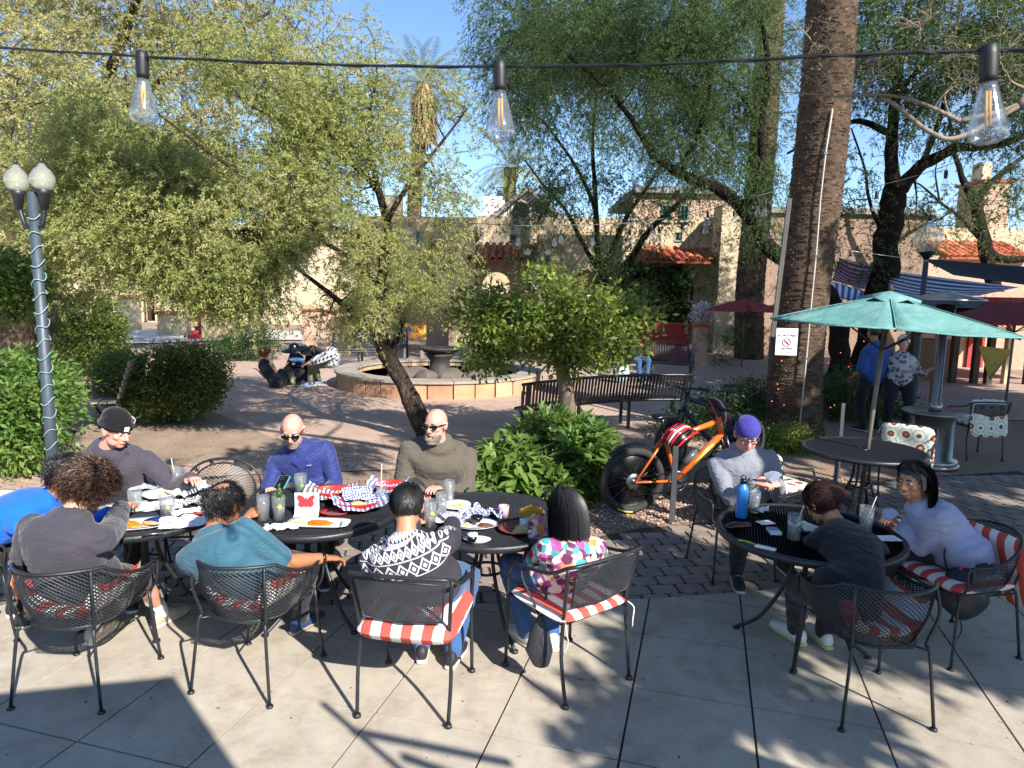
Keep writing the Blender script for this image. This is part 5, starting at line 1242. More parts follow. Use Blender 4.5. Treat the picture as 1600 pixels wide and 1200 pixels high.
# --- tree with a trunk hidden by the big palm, limb sweeping left -------------------------------------
tb = G(1310, 610); YE = tb.y
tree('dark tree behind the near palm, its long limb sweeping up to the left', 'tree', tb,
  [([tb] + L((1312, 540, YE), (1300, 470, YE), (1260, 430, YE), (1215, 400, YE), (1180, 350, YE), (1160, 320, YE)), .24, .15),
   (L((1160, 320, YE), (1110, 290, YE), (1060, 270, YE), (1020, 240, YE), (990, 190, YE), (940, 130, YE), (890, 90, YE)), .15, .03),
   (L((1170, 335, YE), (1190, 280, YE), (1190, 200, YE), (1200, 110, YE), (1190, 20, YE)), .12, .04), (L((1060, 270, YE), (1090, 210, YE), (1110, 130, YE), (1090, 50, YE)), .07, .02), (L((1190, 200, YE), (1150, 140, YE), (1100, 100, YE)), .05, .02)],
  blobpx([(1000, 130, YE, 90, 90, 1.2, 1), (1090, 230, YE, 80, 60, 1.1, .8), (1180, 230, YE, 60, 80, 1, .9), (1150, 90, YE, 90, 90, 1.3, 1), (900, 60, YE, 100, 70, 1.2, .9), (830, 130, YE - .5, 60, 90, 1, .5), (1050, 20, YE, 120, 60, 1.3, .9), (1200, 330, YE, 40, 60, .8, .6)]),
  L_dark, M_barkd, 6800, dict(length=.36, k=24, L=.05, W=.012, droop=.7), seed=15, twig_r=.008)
# --- bare tree far right -------------------------------------
tb = G(1555, 560); YF = tb.y
tree('nearly bare dark tree at the right edge with forked crooked limbs', 'tree', tb,
  [([tb] + L((1560, 480, YF), (1545, 420, YF), (1532, 350, YF), (1522, 310, YF)), .26, .2), (L((1522, 312, YF), (1500, 270, YF), (1490, 230, YF), (1480, 160, YF)), .14, .04),
   (L((1525, 312, YF), (1560, 275, YF), (1600, 245, YF), (1660, 210, YF)), .13, .05), (L((1528, 370, YF), (1500, 340, YF), (1468, 315, YF), (1440, 290, YF), (1425, 285, YF)), .08, .02),
   (L((1536, 385, YF), (1570, 405, YF), (1620, 400, YF), (1680, 370, YF)), .16, .08), (L((1468, 315, YF), (1462, 270, YF), (1470, 230, YF)), .04, .01), (L((1490, 330, YF), (1450, 350, YF), (1400, 370, YF)), .03, .01)],
  blobpx([(1490, 330, YF, 90, 60, 1, .3), (1590, 330, YF, 60, 60, 1, .3), (1400, 360, YF, 60, 40, 1, .3), (1560, 180, YF, 60, 60, 1, .3)]),
  L_mesqy, M_barkd, 420, dict(length=.4, k=8, L=.05, W=.013, droop=.3), seed=16, twig_r=.010, twig_keep=1.0)
# --- pale bare branch hanging in from the right edge (its own tree stands outside the frame) -------------------------------------
tree('pale leafless branches reaching in from the right edge in front of the palm', 'branch', (4.6, 5.3, 0),
  [([Vector((5.4, 5.2, 0)), Vector((5.3, 5.25, 1.6)), Vector((5.0, 5.3, 2.6))] + L((1640, 140, 5.5), (1590, 165, 5.5)), .12, .03),
   (L((1600, 160, 5.5), (1500, 215, 5.5), (1450, 205, 5.5), (1400, 165, 5.5), (1375, 152, 5.5)), .022, .014), (L((1500, 190, 5.5), (1440, 162, 5.5), (1380, 148, 5.5), (1300, 150, 5.5), (1220, 143, 5.5)), .018, .006),
   (L((1300, 150, 5.5), (1285, 100, 5.5), (1265, 60, 5.5), (1240, 35, 5.5)), .010, .004), (L((1290, 140, 5.5), (1250, 115, 5.5), (1200, 118, 5.5)), .006, .003), (L((1600, 160, 5.5), (1560, 175, 5.5), (1500, 190, 5.5)), .022, .018)],
  blobpx([(1400, 110, 5.5, 120, 60, .4, .5), (1260, 80, 5.5, 70, 50, .3, .4), (1500, 90, 5.5, 110, 80, .5, .6)]),
  L_mesqy, M_twig, 420, dict(length=.14, k=2, L=.02, W=.006, droop=.3), seed=17, twig_r=.0036, twig_keep=1.0, name='bare_branch')
# --- citrus -------------------------------------
def leafy(label, cat, base, limbs, blobs, leaf, n, L_, W_, seed, bark=M_bark, name='tree', nleaf=14, spread=.10, flat=.3, group=None, twig=.006, thr=.0):
 rg = np.random.default_rng(seed); t = thing(name, label, cat, base, 0, group)
 if limbs:
  m = MB()
  for pts, r0, r1 in limbs:
   c = cr([Vector(p) for p in pts], 6); k = len(c); m.tube([p + noise.noise_vector(p * 4) * .02 for p in c], [r0 + (r1 - r0) * i / (k - 1) for i in range(k)], 9)
  put('trunk', m.mesh('trunk', bark), t, w=True)
 P, O_ = blob_points(blobs, rg, n, thr); nn = len(P)
 b = MB(); bc = Vector(np.mean([bb[0] for bb in blobs], axis=0))
 for i in rg.permutation(nn)[:nn // 5]:
  e = Vector(P[i]); o_ = Vector(O_[i]); b.tube([e - o_ * .30 + Vector((0, 0, -.05)), e - o_ * .1, e], [twig, twig * .7, twig * .4], 3, caps=False)
 tag(put('branches', b.mesh('branches', bark), t, w=True), kind='stuff')
 Q = np.repeat(P, nleaf, 0) + rg.normal(size=(nn * nleaf, 3)) * spread * np.array([1, 1, .7]); Dr = np.repeat(O_, nleaf, 0) + rg.normal(size=Q.shape) * .7; Dr[:, 2] -= .15
 V = leaf_quads(Q, Dr, L_, W_, rg, flat)
 # fold every leaf along its middle
 tag(put('leaves', fast('leaves', V, quadF(len(V) // 4), leaf), t, w=True), kind='stuff'); return t
tb = G(895, 702); Yc = tb.y
leafy('round citrus tree with glossy leaves and a pale crooked trunk beside the fountain', 'tree', tb,
  [([tb] + L((890, 650, Yc), (884, 610, Yc), (880, 580, Yc), (876, 560, Yc)), .115, .085), (L((878, 570, Yc), (840, 520, Yc), (790, 490, Yc), (750, 470, Yc)), .05, .012), (L((878, 565, Yc), (885, 510, Yc), (890, 450, Yc)), .07, .015), (L((878, 568, Yc), (930, 530, Yc), (970, 500, Yc)), .06, .015), (L((878, 566, Yc), (850, 480, Yc + .5), (830, 440, Yc + .5)), .05, .012)],
  blobpx([(790, 500, Yc, 85, 55, .8, 1), (880, 470, Yc, 90, 45, 1, 1), (950, 490, Yc, 60, 50, .8, 1), (870, 525, Yc - .3, 100, 40, .9, 1), (770, 550, Yc - .3, 50, 35, .5, .7), (830, 450, Yc, 60, 35, .7, .7), (960, 540, Yc, 45, 35, .5, .6), (740, 480, Yc + .2, 35, 30, .4, .5), (900, 570, Yc - .3, 60, 22, .4, .4), (845, 490, Yc, 70, 60, .8, 1.3), (860, 540, Yc - .2, 70, 40, .7, 1.2), (1000, 510, Yc, 30, 30, .4, .4)]),
  L_citrus, 1450, .092, .040, 21, mat('citrus_bark', '8d7b66', '5f5144', 8, .9, bump=.8, bscale=30))
# orange blossoms of colour inside the citrus: a few fruits
H_or = mat('orange_fruit', 'b8552a', rough=.5)
# --- big-leafed bush in front of the bench -------------------------------------
rg = np.random.default_rng(31)
bc = G(850, 755); t = thing('broadleaf_bush', 'bright green broad leaved bush behind the empty right end of the tables', 'bush', bc)
lm = []
for k in range(4):
 m = MB(); W_ = .030 + .004 * k; Lh = .15; n = 6; vs = []
 for i in range(n + 1):
  u = i / n; wv = W_ * math.sin(PI * min(1, u * .93 + .07)) ** .8; z = -.35 * Lh * u * u * (1 + .3 * k); vs += [(-wv, u * Lh, z + .10 * wv), (0, u * Lh, z - .25 * wv), (wv, u * Lh, z + .10 * wv)]
 m.add(vs, [f for i in range(n) for f in ((3 * i, 3 * i + 1, 3 * i + 4, 3 * i + 3), (3 * i + 1, 3 * i + 2, 3 * i + 5, 3 * i + 4))]); lm.append(m.mesh('leaf', L_bright))
blobs = blobpx([(790, 735, 6.9, 55, 50, .45, 1), (870, 690, 7.5, 75, 50, .45, 1), (905, 720, 7.2, 50, 55, .4, 1), (760, 760, 6.6, 35, 35, .3, .8), (850, 760, 6.9, 75, 38, .4, 1), (930, 700, 7.7, 30, 40, .3, .7)])
P, O_ = blob_points(blobs, rg, 1150)
# shell-most and nearest leaves are single objects
key = P[:, 1] * 1.0 - P[:, 2] * .6; order = np.argsort(key)
inv = t.matrix_basis.inverted()
V = []
for c_, i in enumerate(order):
 for q in range(1 if c_ < 290 else 4):
  o_ = Vector(O_[i]) * .8 + Vector(rg.normal(size=3)) * .55 + Vector((0, -.2, .15)); o_.normalize()
  s_ = rg.uniform(.75, 1.2); X = o_.cross(Vector((0, 0, 1)) + Vector(rg.normal(size=3)) * .3).normalized(); Zv = X.cross(o_)
  Mx = Matrix((( X.x * s_, o_.x * s_, Zv.x * s_, P[i][0]), (X.y * s_, o_.y * s_, Zv.y * s_, P[i][1]), (X.z * s_, o_.z * s_, Zv.z * s_, P[i][2]), (0, 0, 0, 1)))
  if q: Mx.translation += Vector(rg.normal(size=3)) * .05
  if c_ < 290: lo = put('leaf', lm[int(rg.integers(0, 4))], t); lo.matrix_basis = inv @ Mx
  else: V += [Mx @ Vector(p) for p in ((0, 0, 0), (.030, .07, 0), (0, .15, -.04), (-.030, .07, 0))]
V = np.array([tuple(v) for v in V]); tag(put('inner_leaves', fast('inner_leaves', V, quadF(len(V) // 4), L_bright), t, w=True), kind='stuff')
m = MB()
for i in order[::9]:
 a = Vector((P[i][0] * .7 + bc.x * .3, P[i][1] * .6 + (bc.y + .6) * .4, 0)); m.tube([a, a.lerp(Vector(P[i]), .5) + Vector((0, 0, .06)), Vector(P[i])], [.008, .006, .003], 4, caps=False)
tag(put('stems', m.mesh('stems', M_twig), t, w=True), kind='stuff')
# --- other shrubs -------------------------------------
def bush(label, px, py, Y, hw, hh, hd, leaf, n, L_, W_, seed, extra=(), cat='bush', group=None, nleaf=14, spread=.08, thr=.0):
 c = D(px, py, Y); b = G(px, py + hh) ; base = Vector((c.x, c.y, 0))
 return leafy(label, cat, base, None, blobpx([(px, py, Y, hw, hh, hd, 1)] + list(extra)), leaf, n, L_, W_, seed, name='bush', nleaf=nleaf, spread=spread, group=group, thr=thr)
bush('sunlit yellow green bush in front of the lamp post at the left edge', 20, 660, 7.6, 70, 80, .7, L_bright, 900, .085, .034, 41, [(30, 600, 8.2, 65, 45, .6, 1), (-30, 640, 7.5, 60, 80, .6, 1), (100, 610, 9, 25, 35, .3, .6)])
bush('bushy green shrub behind the person in the black beanie', 250, 600, 10.6, 85, 52, .7, L_bush, 1900, .058, .028, 42, [(300, 590, 10.6, 48, 50, .5, 1), (200, 590, 10.8, 42, 45, .5, 1)], thr=-.35)
bush('dense rounded shrub beside the thick brown trunk', 145, 525, 16, 38, 65, .8, L_bush, 1200, .08, .032, 43, thr=-.35)
bush('bright lime foliage hanging at the left edge above the bush', 15, 450, 9, 45, 45, .5, L_bright, 420, .08, .035, 44, [(25, 500, 9, 35, 25, .4, .8)])
bush('low dark shrub behind the red haired girl', 340, 548, 19, 45, 22, .8, L_dkbush, 500, .07, .03, 45, [(395, 535, 19.5, 45, 30, .8, 1)])
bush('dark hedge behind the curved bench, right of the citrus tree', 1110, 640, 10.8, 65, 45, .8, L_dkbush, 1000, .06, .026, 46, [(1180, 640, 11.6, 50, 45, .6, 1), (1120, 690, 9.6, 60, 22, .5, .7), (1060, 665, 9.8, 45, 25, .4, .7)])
bush('lacy low green plant at the foot of the palm', 1230, 690, 9.3, 42, 25, .4, L_citrus, 420, .04, .018, 47)
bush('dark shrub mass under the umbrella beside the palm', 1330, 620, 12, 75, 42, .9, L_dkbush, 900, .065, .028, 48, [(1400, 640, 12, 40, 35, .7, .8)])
bush('small light green plant behind the umbrella table', 1375, 668, 9.6, 30, 12, .3, L_citrus, 180, .04, .02, 49)
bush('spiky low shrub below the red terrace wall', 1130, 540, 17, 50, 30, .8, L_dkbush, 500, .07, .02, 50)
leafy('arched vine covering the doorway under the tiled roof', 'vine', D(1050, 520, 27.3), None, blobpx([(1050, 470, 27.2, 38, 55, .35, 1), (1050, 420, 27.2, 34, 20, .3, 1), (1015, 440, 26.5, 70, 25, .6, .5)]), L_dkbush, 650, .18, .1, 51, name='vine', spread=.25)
leafy('thin climbing shrub with orange flowers before the tiled wall', 'bush', D(970, 500, 24), None, blobpx([(965, 430, 24, 45, 45, .8, .8), (985, 480, 24, 70, 40, .8, .8)]), L_dark, 500, .13, .06, 52, name='bush', spread=.2)
# --- palms -------------------------------------
M_palmb = mat('palm_bark', '5c4a3c', '382c24', 5, .95, bump=1, bscale=20)
M_boot = [mat('palm_boot_a', '66523f', '453629', 5, .95), mat('palm_boot_b', '7d6650', '574533', 5, .95), mat('palm_boot_c', '4d3e32', '352a22', 5, .95)]
def palm(label, pts, r0, r1, rows, per, seed, top=None, frond=2.6, nf=30, skirt=False, group=None, ringed=True):
 rs = random.Random(seed); b = Vector(pts[0]); t = thing('palm_tree', label, 'palm tree', b)
 c = cr(pts, 10); n = len(c); m = MB()
 m.tube(c, [r0 + (r1 - r0) * i / (n - 1) for i in range(n)], 22); put('trunk', m.mesh('trunk', M_palmb), t, w=True)
 def at(u): k = u * (n - 1); i = min(n - 2, int(k)); return c[i].lerp(c[i + 1], k - i), r0 + (r1 - r0) * u, (c[i + 1] - c[i]).normalized()
 m = MB()
 for i in range(rows):
  u = (i + .5) / rows
  for j in range(per):
   p, r, d = at(min(1, max(0, u + rs.uniform(-.3, .3) / rows))); a = 2 * PI * (j + .5 * (i % 2) + rs.uniform(-.15, .15)) / per; x = d.orthogonal().normalized(); y = d.cross(x); o_ = x * math.cos(a) + y * math.sin(a); s_ = d.cross(o_)
   w_ = PI * r / per * rs.uniform(.9, 1.25); h = .55 * (c[-1] - c[0]).length / rows * rs.uniform(.5, 1.3); e = rs.uniform(.006, .030) * (r0 / .4)
   q = p + o_ * (r - .01); m.cur = rs.choice((0, 0, 1, 2))
   m.add([q - s_ * w_ - d * h, q + s_ * w_ - d * h, q + s_ * w_ * .85 + d * h, q - s_ * w_ * .85 + d * h, q - s_ * w_ * .8 + d * h * .9 + o_ * e, q + s_ * w_ * .8 + d * h * .9 + o_ * e], [(0, 1, 5, 4), (4, 5, 2, 3), (0, 4, 3), (1, 2, 5)])
 tag(put('bark_scales', m.mesh('bark_scales', M_boot, False), t, w=True), kind='stuff')
 if top is None: return t
 tp = c[-1]
 rg = np.random.default_rng(seed)
 ml = []
 for k in range(nf):
  a = rs.uniform(0, 2 * PI); el = rs.uniform(-.5, 1.3) if not skirt else rs.uniform(-.3, 1.2); L_ = frond * rs.uniform(.8, 1.1); V = []
  d0 = Vector((math.cos(a) * math.cos(el), math.sin(a) * math.cos(el), math.sin(el))); P = []; p = tp.copy(); d = d0.copy()
  for i in range(15): P.append(p.copy()); p = p + d * L_ / 14; d = nrm(d + Vector((0, 0, -.11)))
  sd = nrm(d0.cross(Vector((0, 0, 1))))
  for i in range(1, 14):
   for sg in (-1, 1):
    for q in range(3):
     b0 = P[i].lerp(P[i + 1] if i < 14 else P[i], q / 3); ll = L_ * .22 * math.sin(PI * (i / 15 * .85 + .12)); dd = nrm(sd * sg * .8 + (P[i + 1] - P[i]) / (L_ / 14) * .7 + Vector((0, 0, -.25))); wv = (P[i + 1] - P[i]) * .2
     V += [b0, b0 + dd * ll * .5 + wv * .5, b0 + dd * ll, b0 + dd * ll * .5 - wv * .3]
  me = fast('frond', np.array([tuple(v) for v in V]), quadF(len(V) // 4), L_palm if not skirt or el > 0 else M_skirt); put('frond', me, t, w=True)
 if skirt:
  V = []
  for k in range(900):
   a = rs.uniform(0, 2 * PI); u = rs.uniform(0, 1); p = tp + Vector((math.cos(a) * .35, math.sin(a) * .35, -u * 2.6)); q = p + Vector((math.cos(a) * .5, math.sin(a) * .5, -1.1)) * rs.uniform(.6, 1.1); s_ = Vector((-math.sin(a), math.cos(a), 0)) * .05; V += [p - s_, p + s_, q + s_ * .4, q - s_ * .4]
  tag(put('dead_skirt', fast('dead_skirt', np.array([tuple(v) for v in V]), quadF(len(V) // 4), M_skirt), t, w=True), kind='stuff')
 return t
M_skirt = leafmat('dead_frond', ['8f7a55', 'a88f68', '6f5d42'], .2)
pb = G(1243, 688); Yp = pb.y
palm('huge near palm trunk with rough brown bark and a white notice nailed to it', [pb] + L((1241, 600, Yp), (1255, 450, Yp), (1275, 300, Yp), (1290, 150, Yp), (1300, 0, Yp), (1312, -200, Yp), (1330, -460, Yp)), .385, .29, 230, 30, 61, top=True, frond=3.2, nf=34)
p2 = G(1170, 560);
palm('second palm trunk in the sun behind the near palm', [p2] + L((1172, 450, p2.y), (1182, 340, p2.y), (1195, 180, p2.y), (1205, 0, p2.y), (1215, -180, p2.y)), .46, .38, 80, 20, 62, top=True, frond=3, nf=26)
p3 = Vector(D(648, 500, 40)); p3.z = 0
palm('tall fan palm with a dead frond skirt rising behind the buildings', [p3] + L((648, 400, 40), (648, 300, 40), (655, 220, 40), (662, 130, 40)), .42, .36, 60, 14, 63, top=True, frond=3.4, nf=40, skirt=True)
p4 = Vector(D(795, 500, 52)); p4.z = 0
palm('distant date palm behind the white chimney', [p4] + L((795, 400, 52), (797, 262, 52)), .5, .45, 20, 12, 64, top=True, frond=4.0, nf=44)
p5 = G(28, 585)
palm('broad pale palm trunk at the far left edge', [p5] + L((28, 500, p5.y), (34, 400, p5.y), (38, 300, p5.y)), .42, .38, 60, 22, 65, top=True, frond=1.8, nf=24)
# ================================================================ BUILDINGS
def stucco(name, c):
 s = NB(name); co = s.coord('Object'); a = srgb(c); n1 = s.noise(co, .7, 6, .7)
 s.base(s.mix(s.M('MULTIPLY_ADD', n1, 1.4, -.3), tuple(x * .82 for x in a), a)); s.set(Roughness=.95); s.b.inputs['Specular IOR Level'].default_value = .1
 st = s.noise(s.mapping(co, scale=(1.6, 1.6, .22)), 1.4, 6, .7); st = s.M('MINIMUM', s.M('MAXIMUM', s.M('MULTIPLY_ADD', st, 3.2, -1.1), 0), 1)
 src = s.b.inputs['Base Color'].links[0].from_socket; s.base(s.mix(s.M('MULTIPLY', s.M('SUBTRACT', 1, st), .45), src, tuple(x * .62 for x in a)))
 s.bump(s.noise(co, 9, 6, .7), .8, .05); return s.m
M_st = stucco('cream_stucco', 'd0b999'); M_st2 = stucco('pale_stucco', 'd4c1a2'); M_stw = stucco('white_stucco', 'e9e5dc'); M_pk = stucco('pink_stucco', 'c9a892'); M_brn = stucco('brown_stucco', '9a8372')
M_red = mat('red_paint', 'a3302a', '8a2a25', 5, .7); M_redc = mat('red_cap', 'b0583f', '8f4532', 3, .85, bump=.3)
M_teal = mat('green_shutter', '5b8f88', '4b7a74', 4, .6); M_blu = mat('blue_frame', '3f8fb0', '35799a', 4, .6); M_glass = mat('dark_glass', '1d2529', rough=.08, spec=.8); M_wood = mat('dark_wood', '4a3326', '33231b', 6, .8)
M_tile = [mat('clay_tile_a', 'c06a42', 'a3553a', 6, .85), mat('clay_tile_b', 'cf8259', 'b26a48', 6, .85), mat('clay_tile_c', 'a85638', '8c4731', 6, .85)]
M_grey_roof = mat('grey_roof', '8b8a86', '72716e', 2, .9)
BY = 28.0
def px2(px, py, Y): return D(px, py, Y)
def X(px, Y): return D(px, 450, Y).x
def Zp(px, py, Y): return D(px, py, Y).z
def wall_open(name, parent, x0, x1, z0, z1, y, th, holes, m):
 """wall slab in the x-z plane with real openings (arched when r is true); front face at y"""
 mb = MB(); xs = sorted({x0, x1} | {h[0] for h in holes} | {h[1] for h in holes}); zs = sorted({z0, z1} | {h[2] for h in holes} | {h[3] for h in holes})
 def solid(i, j):
  cx, cz = (xs[i] + xs[i + 1]) / 2, (zs[j] + zs[j + 1]) / 2
  return not any(h[0] < cx < h[1] and h[2] < cz < h[3] for h in holes)
 nx, nz = len(xs) - 1, len(zs) - 1
 for i in range(nx):
  for j in range(nz):
   if not solid(i, j): continue
   a, b, c, d = xs[i], xs[i + 1], zs[j], zs[j + 1]
   mb.add([(a, y, c), (b, y, c), (b, y, d), (a, y, d)], [(0, 1, 2, 3)]); mb.add([(a, y + th, c), (a, y + th, d), (b, y + th, d), (b, y + th, c)], [(0, 1, 2, 3)])
   for (di, dj, q) in ((-1, 0, [(a, c), (a, d)]), (1, 0, [(b, d), (b, c)]), (0, -1, [(b, c), (a, c)]), (0, 1, [(a, d), (b, d)])):
    ii, jj = i + di, j + dj
    if 0 <= ii < nx and 0 <= jj < nz and solid(ii, jj): continue
    (u0, v0), (u1, v1) = q; mb.add([(u0, y, v0), (u1, y, v1), (u1, y + th, v1), (u0, y + th, v0)], [(0, 1, 2, 3)])
 for h in holes:
  if len(h) > 4 and h[4]:      # spandrels of an arch
   a, b, zt = h[0], h[1], h[3]; r = (b - a) / 2; cx = (a + b) / 2; k = 8
   for sg in (-1, 1):
    arcp = [(cx + sg * r * math.cos(q * PI / 2 / k), zt - r + r * math.sin(q * PI / 2 / k)) for q in range(k + 1)]
    poly = arcp + [(cx + sg * r, zt)];
    poly3 = [(p[0], y + .002, p[1]) for p in poly]; n = len(poly3)
    mb.add(poly3 + [(p[0], y + th, p[1]) for p in poly], [tuple(range(n))] + [(i, i + 1, n + i + 1, n + i) for i in range(k)])
 return put(name, mb.mesh(name, m, False), parent, w=True)
def window(parent, x0, x1, z0, z1, y, fm, shutters=None, bars=1):
 m = MB(); f = .06
 m.box((x0, y - .03, z0), (x0 + f, y + .06, z1)); m.box((x1 - f, y - .03, z0), (x1, y + .06, z1)); m.box((x0 + f, y - .03, z0), (x1 - f, y + .06, z0 + f)); m.box((x0 + f, y - .03, z1 - f), (x1 - f, y + .06, z1))
 for k in range(bars): xx = x0 + (x1 - x0) * (k + 1) / (bars + 1); m.box((xx - .02, y - .02, z0 + f), (xx + .02, y + .05, z1 - f))
 w_ = put('window', m.mesh('window', fm, False), parent, w=True)
 m = MB(); m.box((x0 + f, y + .02, z0 + f), (x1 - f, y + .04, z1 - f)); put('pane', m.mesh('pane', M_glass, False), w_, w=True)
 m = MB(); m.box((x0 - .06, y - .10, z0 - .07), (x1 + .06, y + .0, z0 - .005)); put('sill', m.mesh('sill', M_st2, False), w_, w=True)
def tile_roof(parent, x0, x1, y0, z0, y1, z1, nrow=7, name='roof'):
 """barrel tiles running up from (y0,z0) eave to (y1,z1)"""
 m = MB(); m.add([(x0, y0, z0 - .10), (x1, y0, z0 - .10), (x1, y1, z1 - .10), (x0, y1, z1 - .10), (x0, y0, z0 - .02), (x1, y0, z0 - .02), (x1, y1, z1 - .02), (x0, y1, z1 - .02)], [(3, 2, 1, 0), (4, 5, 6, 7), (0, 1, 5, 4), (1, 2, 6, 5), (2, 3, 7, 6), (3, 0, 4, 7)])
 rf = put(name, m.mesh(name, M_redc, False), parent, w=True)
 d = Vector((0, y1 - y0, z1 - z0)); L_ = d.length; d.normalize(); up = Vector((0, -d.z, d.y)); pit = .27; nc = max(1, int((x1 - x0) / pit)); tl = L_ / nrow; rs = random.Random(9); tm = []
 for k in range(3):
  b = MB(); q = 8; V = []
  for e, r in ((0, .115), (1, .095)):
   for i in range(q + 1): a = PI * i / q; V.append((math.cos(a) * r, e * (tl + .06), math.sin(a) * r))
  for e, r in ((0, .100), (1, .08)):
   for i in range(q + 1): a = PI * i / q; V.append((math.cos(a) * r, e * (tl + .06), math.sin(a) * r))
  n = q + 1; b.add(V, [(i, i + 1, n + i + 1, n + i) for i in range(q)] + [(i + 1, i, 2 * n + i, 2 * n + i + 1) for i in range(q)]); tm.append(b.mesh('roof_tile', M_tile[k]))
 cnt = 0
 for i in range(nc):
  for j in range(nrow):
   if cnt > 290: break
   x = x0 + (i + .5) * (x1 - x0) / nc + rs.uniform(-.015, .015); p = Vector((x, y0, z0)) + d * (j * tl - .04 + rs.uniform(-.02, .02)) + up * (.01 + .0)
   o = put('roof_tile', tm[rs.choice((0, 0, 1, 1, 2))], rf)
   Mx = Matrix(((1, 0, 0, p.x), (0, d.y, up.y, p.y), (0, d.z, up.z, p.z), (0, 0, 0, 1))); r = parent.matrix_basis.inverted() @ Mx @ Matrix.Rotation(rs.uniform(-.03, .03), 4, 'Y'); o.matrix_basis = r; cnt += 1
 return rf
def blk(name, parent, x0, x1, y0, y1, z0, z1, m, bev=0): b = MB(); b.box((x0, y0, z0), (x1, y1, z1), bev=bev); return put(name, b.mesh(name, m, False), parent, w=True)
# main cream building at the centre
Y = BY; x0, x1 = X(560, Y), X(742, Y); bl = thing('adobe_building', 'cream stucco building with sloping buttress shadows left of the citrus tree', 'building', (x0, Y, 0))
wx0, wx1 = X(636, Y), X(682, Y); wz0, wz1 = Zp(660, 472, Y), Zp(660, 452, Y); vx0, vx1 = X(650, Y), X(661, Y)
wall_open('wall', bl, x0, x1, -.1, Zp(650, 338, Y), Y, .4, [(wx0, wx1, wz0, wz1), (vx0, vx1, Zp(655, 385, Y), Zp(655, 362, Y))], M_st)
window(bl, wx0, wx1, wz0, wz1, Y + .15, M_blu, bars=2); window(bl, vx0, vx1, Zp(655, 385, Y), Zp(655, 362, Y), Y + .15, M_teal, bars=0)
blk('side_wall', bl, x0, x0 + .4, Y + .41, Y + 8, -.1, Zp(650, 345, Y), M_st); blk('flat_roof', bl, x0 + .41, x1, Y + .41, Y + 8, Zp(650, 348, Y) - .2, Zp(650, 348, Y), M_grey_roof)
blk('parapet', bl, X(596, Y), X(628, Y), Y - .05, Y + .38, Zp(650, 337, Y), Zp(610, 305, Y), M_st2)
m = MB();
for k in range(2):
 a = Vector((X(668 + k * 12, Y), Y - .02, Zp(0, 375 + 26 * k, Y))); b_ = Vector((X(712 + k * 4, Y), Y - .02, Zp(0, 352 + 22 * k, Y)))
 m.bar(a, b_, .25, .12)
 put('stair_cap', m.mesh('stair_cap', M_redc if k == 0 else M_brn, False), bl, w=True); m = MB()
# tiled porch with the arch
x0, x1 = X(742, Y), X(838, Y); pb_ = thing('tiled_porch', 'porch with an orange clay tile roof and a round arch behind the citrus tree', 'building', (x0, Y, 0))
wall_open('wall', pb_, x0, x1, -.1, Zp(790, 402, Y), Y + .2, .4, [(X(752, Y), X(798, Y), -.1, Zp(775, 425, Y), 1)], M_brn)
tile_roof(pb_, x0 - .3, x1 + .1, Y - .5, Zp(790, 406, Y), Y + 1.3, Zp(790, 379, Y) , 5)
# long upper wall behind
Y2 = 33; up = thing('upper_building', 'tall sunlit cream building with green shuttered windows behind the tiled roofs', 'building', (X(700, Y2), Y2, 0))
hol = [(X(1028, Y2), X(1044, Y2), Zp(1035, 345, Y2), Zp(1035, 320, Y2)), (X(1056, Y2), X(1070, Y2), Zp(1060, 345, Y2), Zp(1060, 320, Y2)), (X(795, Y2), X(806, Y2), Zp(800, 377, Y2), Zp(800, 366, Y2)), (X(1051, Y2), X(1062, Y2), Zp(1055, 377, Y2), Zp(1055, 363, Y2))]
wall_open('wall', up, X(742, Y2), X(1135, Y2), -.1, Zp(900, 340, Y2) - .0, Y2, .4, [h for h in hol if h[3] < Zp(900, 340, Y2) - .05], M_st)
wall_open('upper_wall', up, X(985, Y2), X(1135, Y2), Zp(900, 340, Y2) + .01, Zp(1000, 303, Y2), Y2 + .02, .4, [], M_pk)
for h in hol[2:]: window(up, h[0], h[1], h[2], h[3], Y2 + .1, M_teal, bars=0)
for h in hol[:2]: window(up, h[0], h[1], h[2], h[3], Y2 - .03, M_teal, bars=1)
blk('roof', up, X(985, Y2), X(1140, Y2), Y2 - .3, Y2 + 9, Zp(1000, 302, Y2), Zp(1000, 292, Y2), M_grey_roof)
m = MB(); za, zb = Zp(800, 345, Y2), Zp(760, 300, Y2)
# gable and white chimney
gb = thing('gabled_house', 'white gable with a grey sloping roof and an arched window beside the chimney', 'house', (X(815, 38), 38, 0)); Yg = 38
gx0, gx1, gxm = X(758, Yg), X(885, Yg), X(822, Yg); ze, zr = Zp(800, 348, Yg), Zp(822, 296, Yg)
m = MB(); pts = [(gx0, 0), (gx1, 0), (gx1, ze), (gxm, zr), (gx0, ze)]; m.add([(a, Yg, z) for a, z in pts] + [(a, Yg + .4, z) for a, z in pts], [(0, 1, 2, 3, 4), (9, 8, 7, 6, 5)] + [(i, (i + 1) % 5, 5 + (i + 1) % 5, 5 + i) for i in range(5)]); put('wall', m.mesh('wall', M_stw, False), gb, w=True)
for a, b_ in (((gx0 - .3, ze - .3), (gxm, zr + .05)), ((gx1 + .3, ze - .3), (gxm, zr + .05))): m = MB(); p, q = Vector((a[0], Yg + 3, a[1])), Vector((b_[0], Yg + 3, b_[1])); m.bar(p, q, 7, .22, up=(0, 0, 1)); put('roof_slope', m.mesh('roof_slope', M_grey_roof, False), gb, w=True)
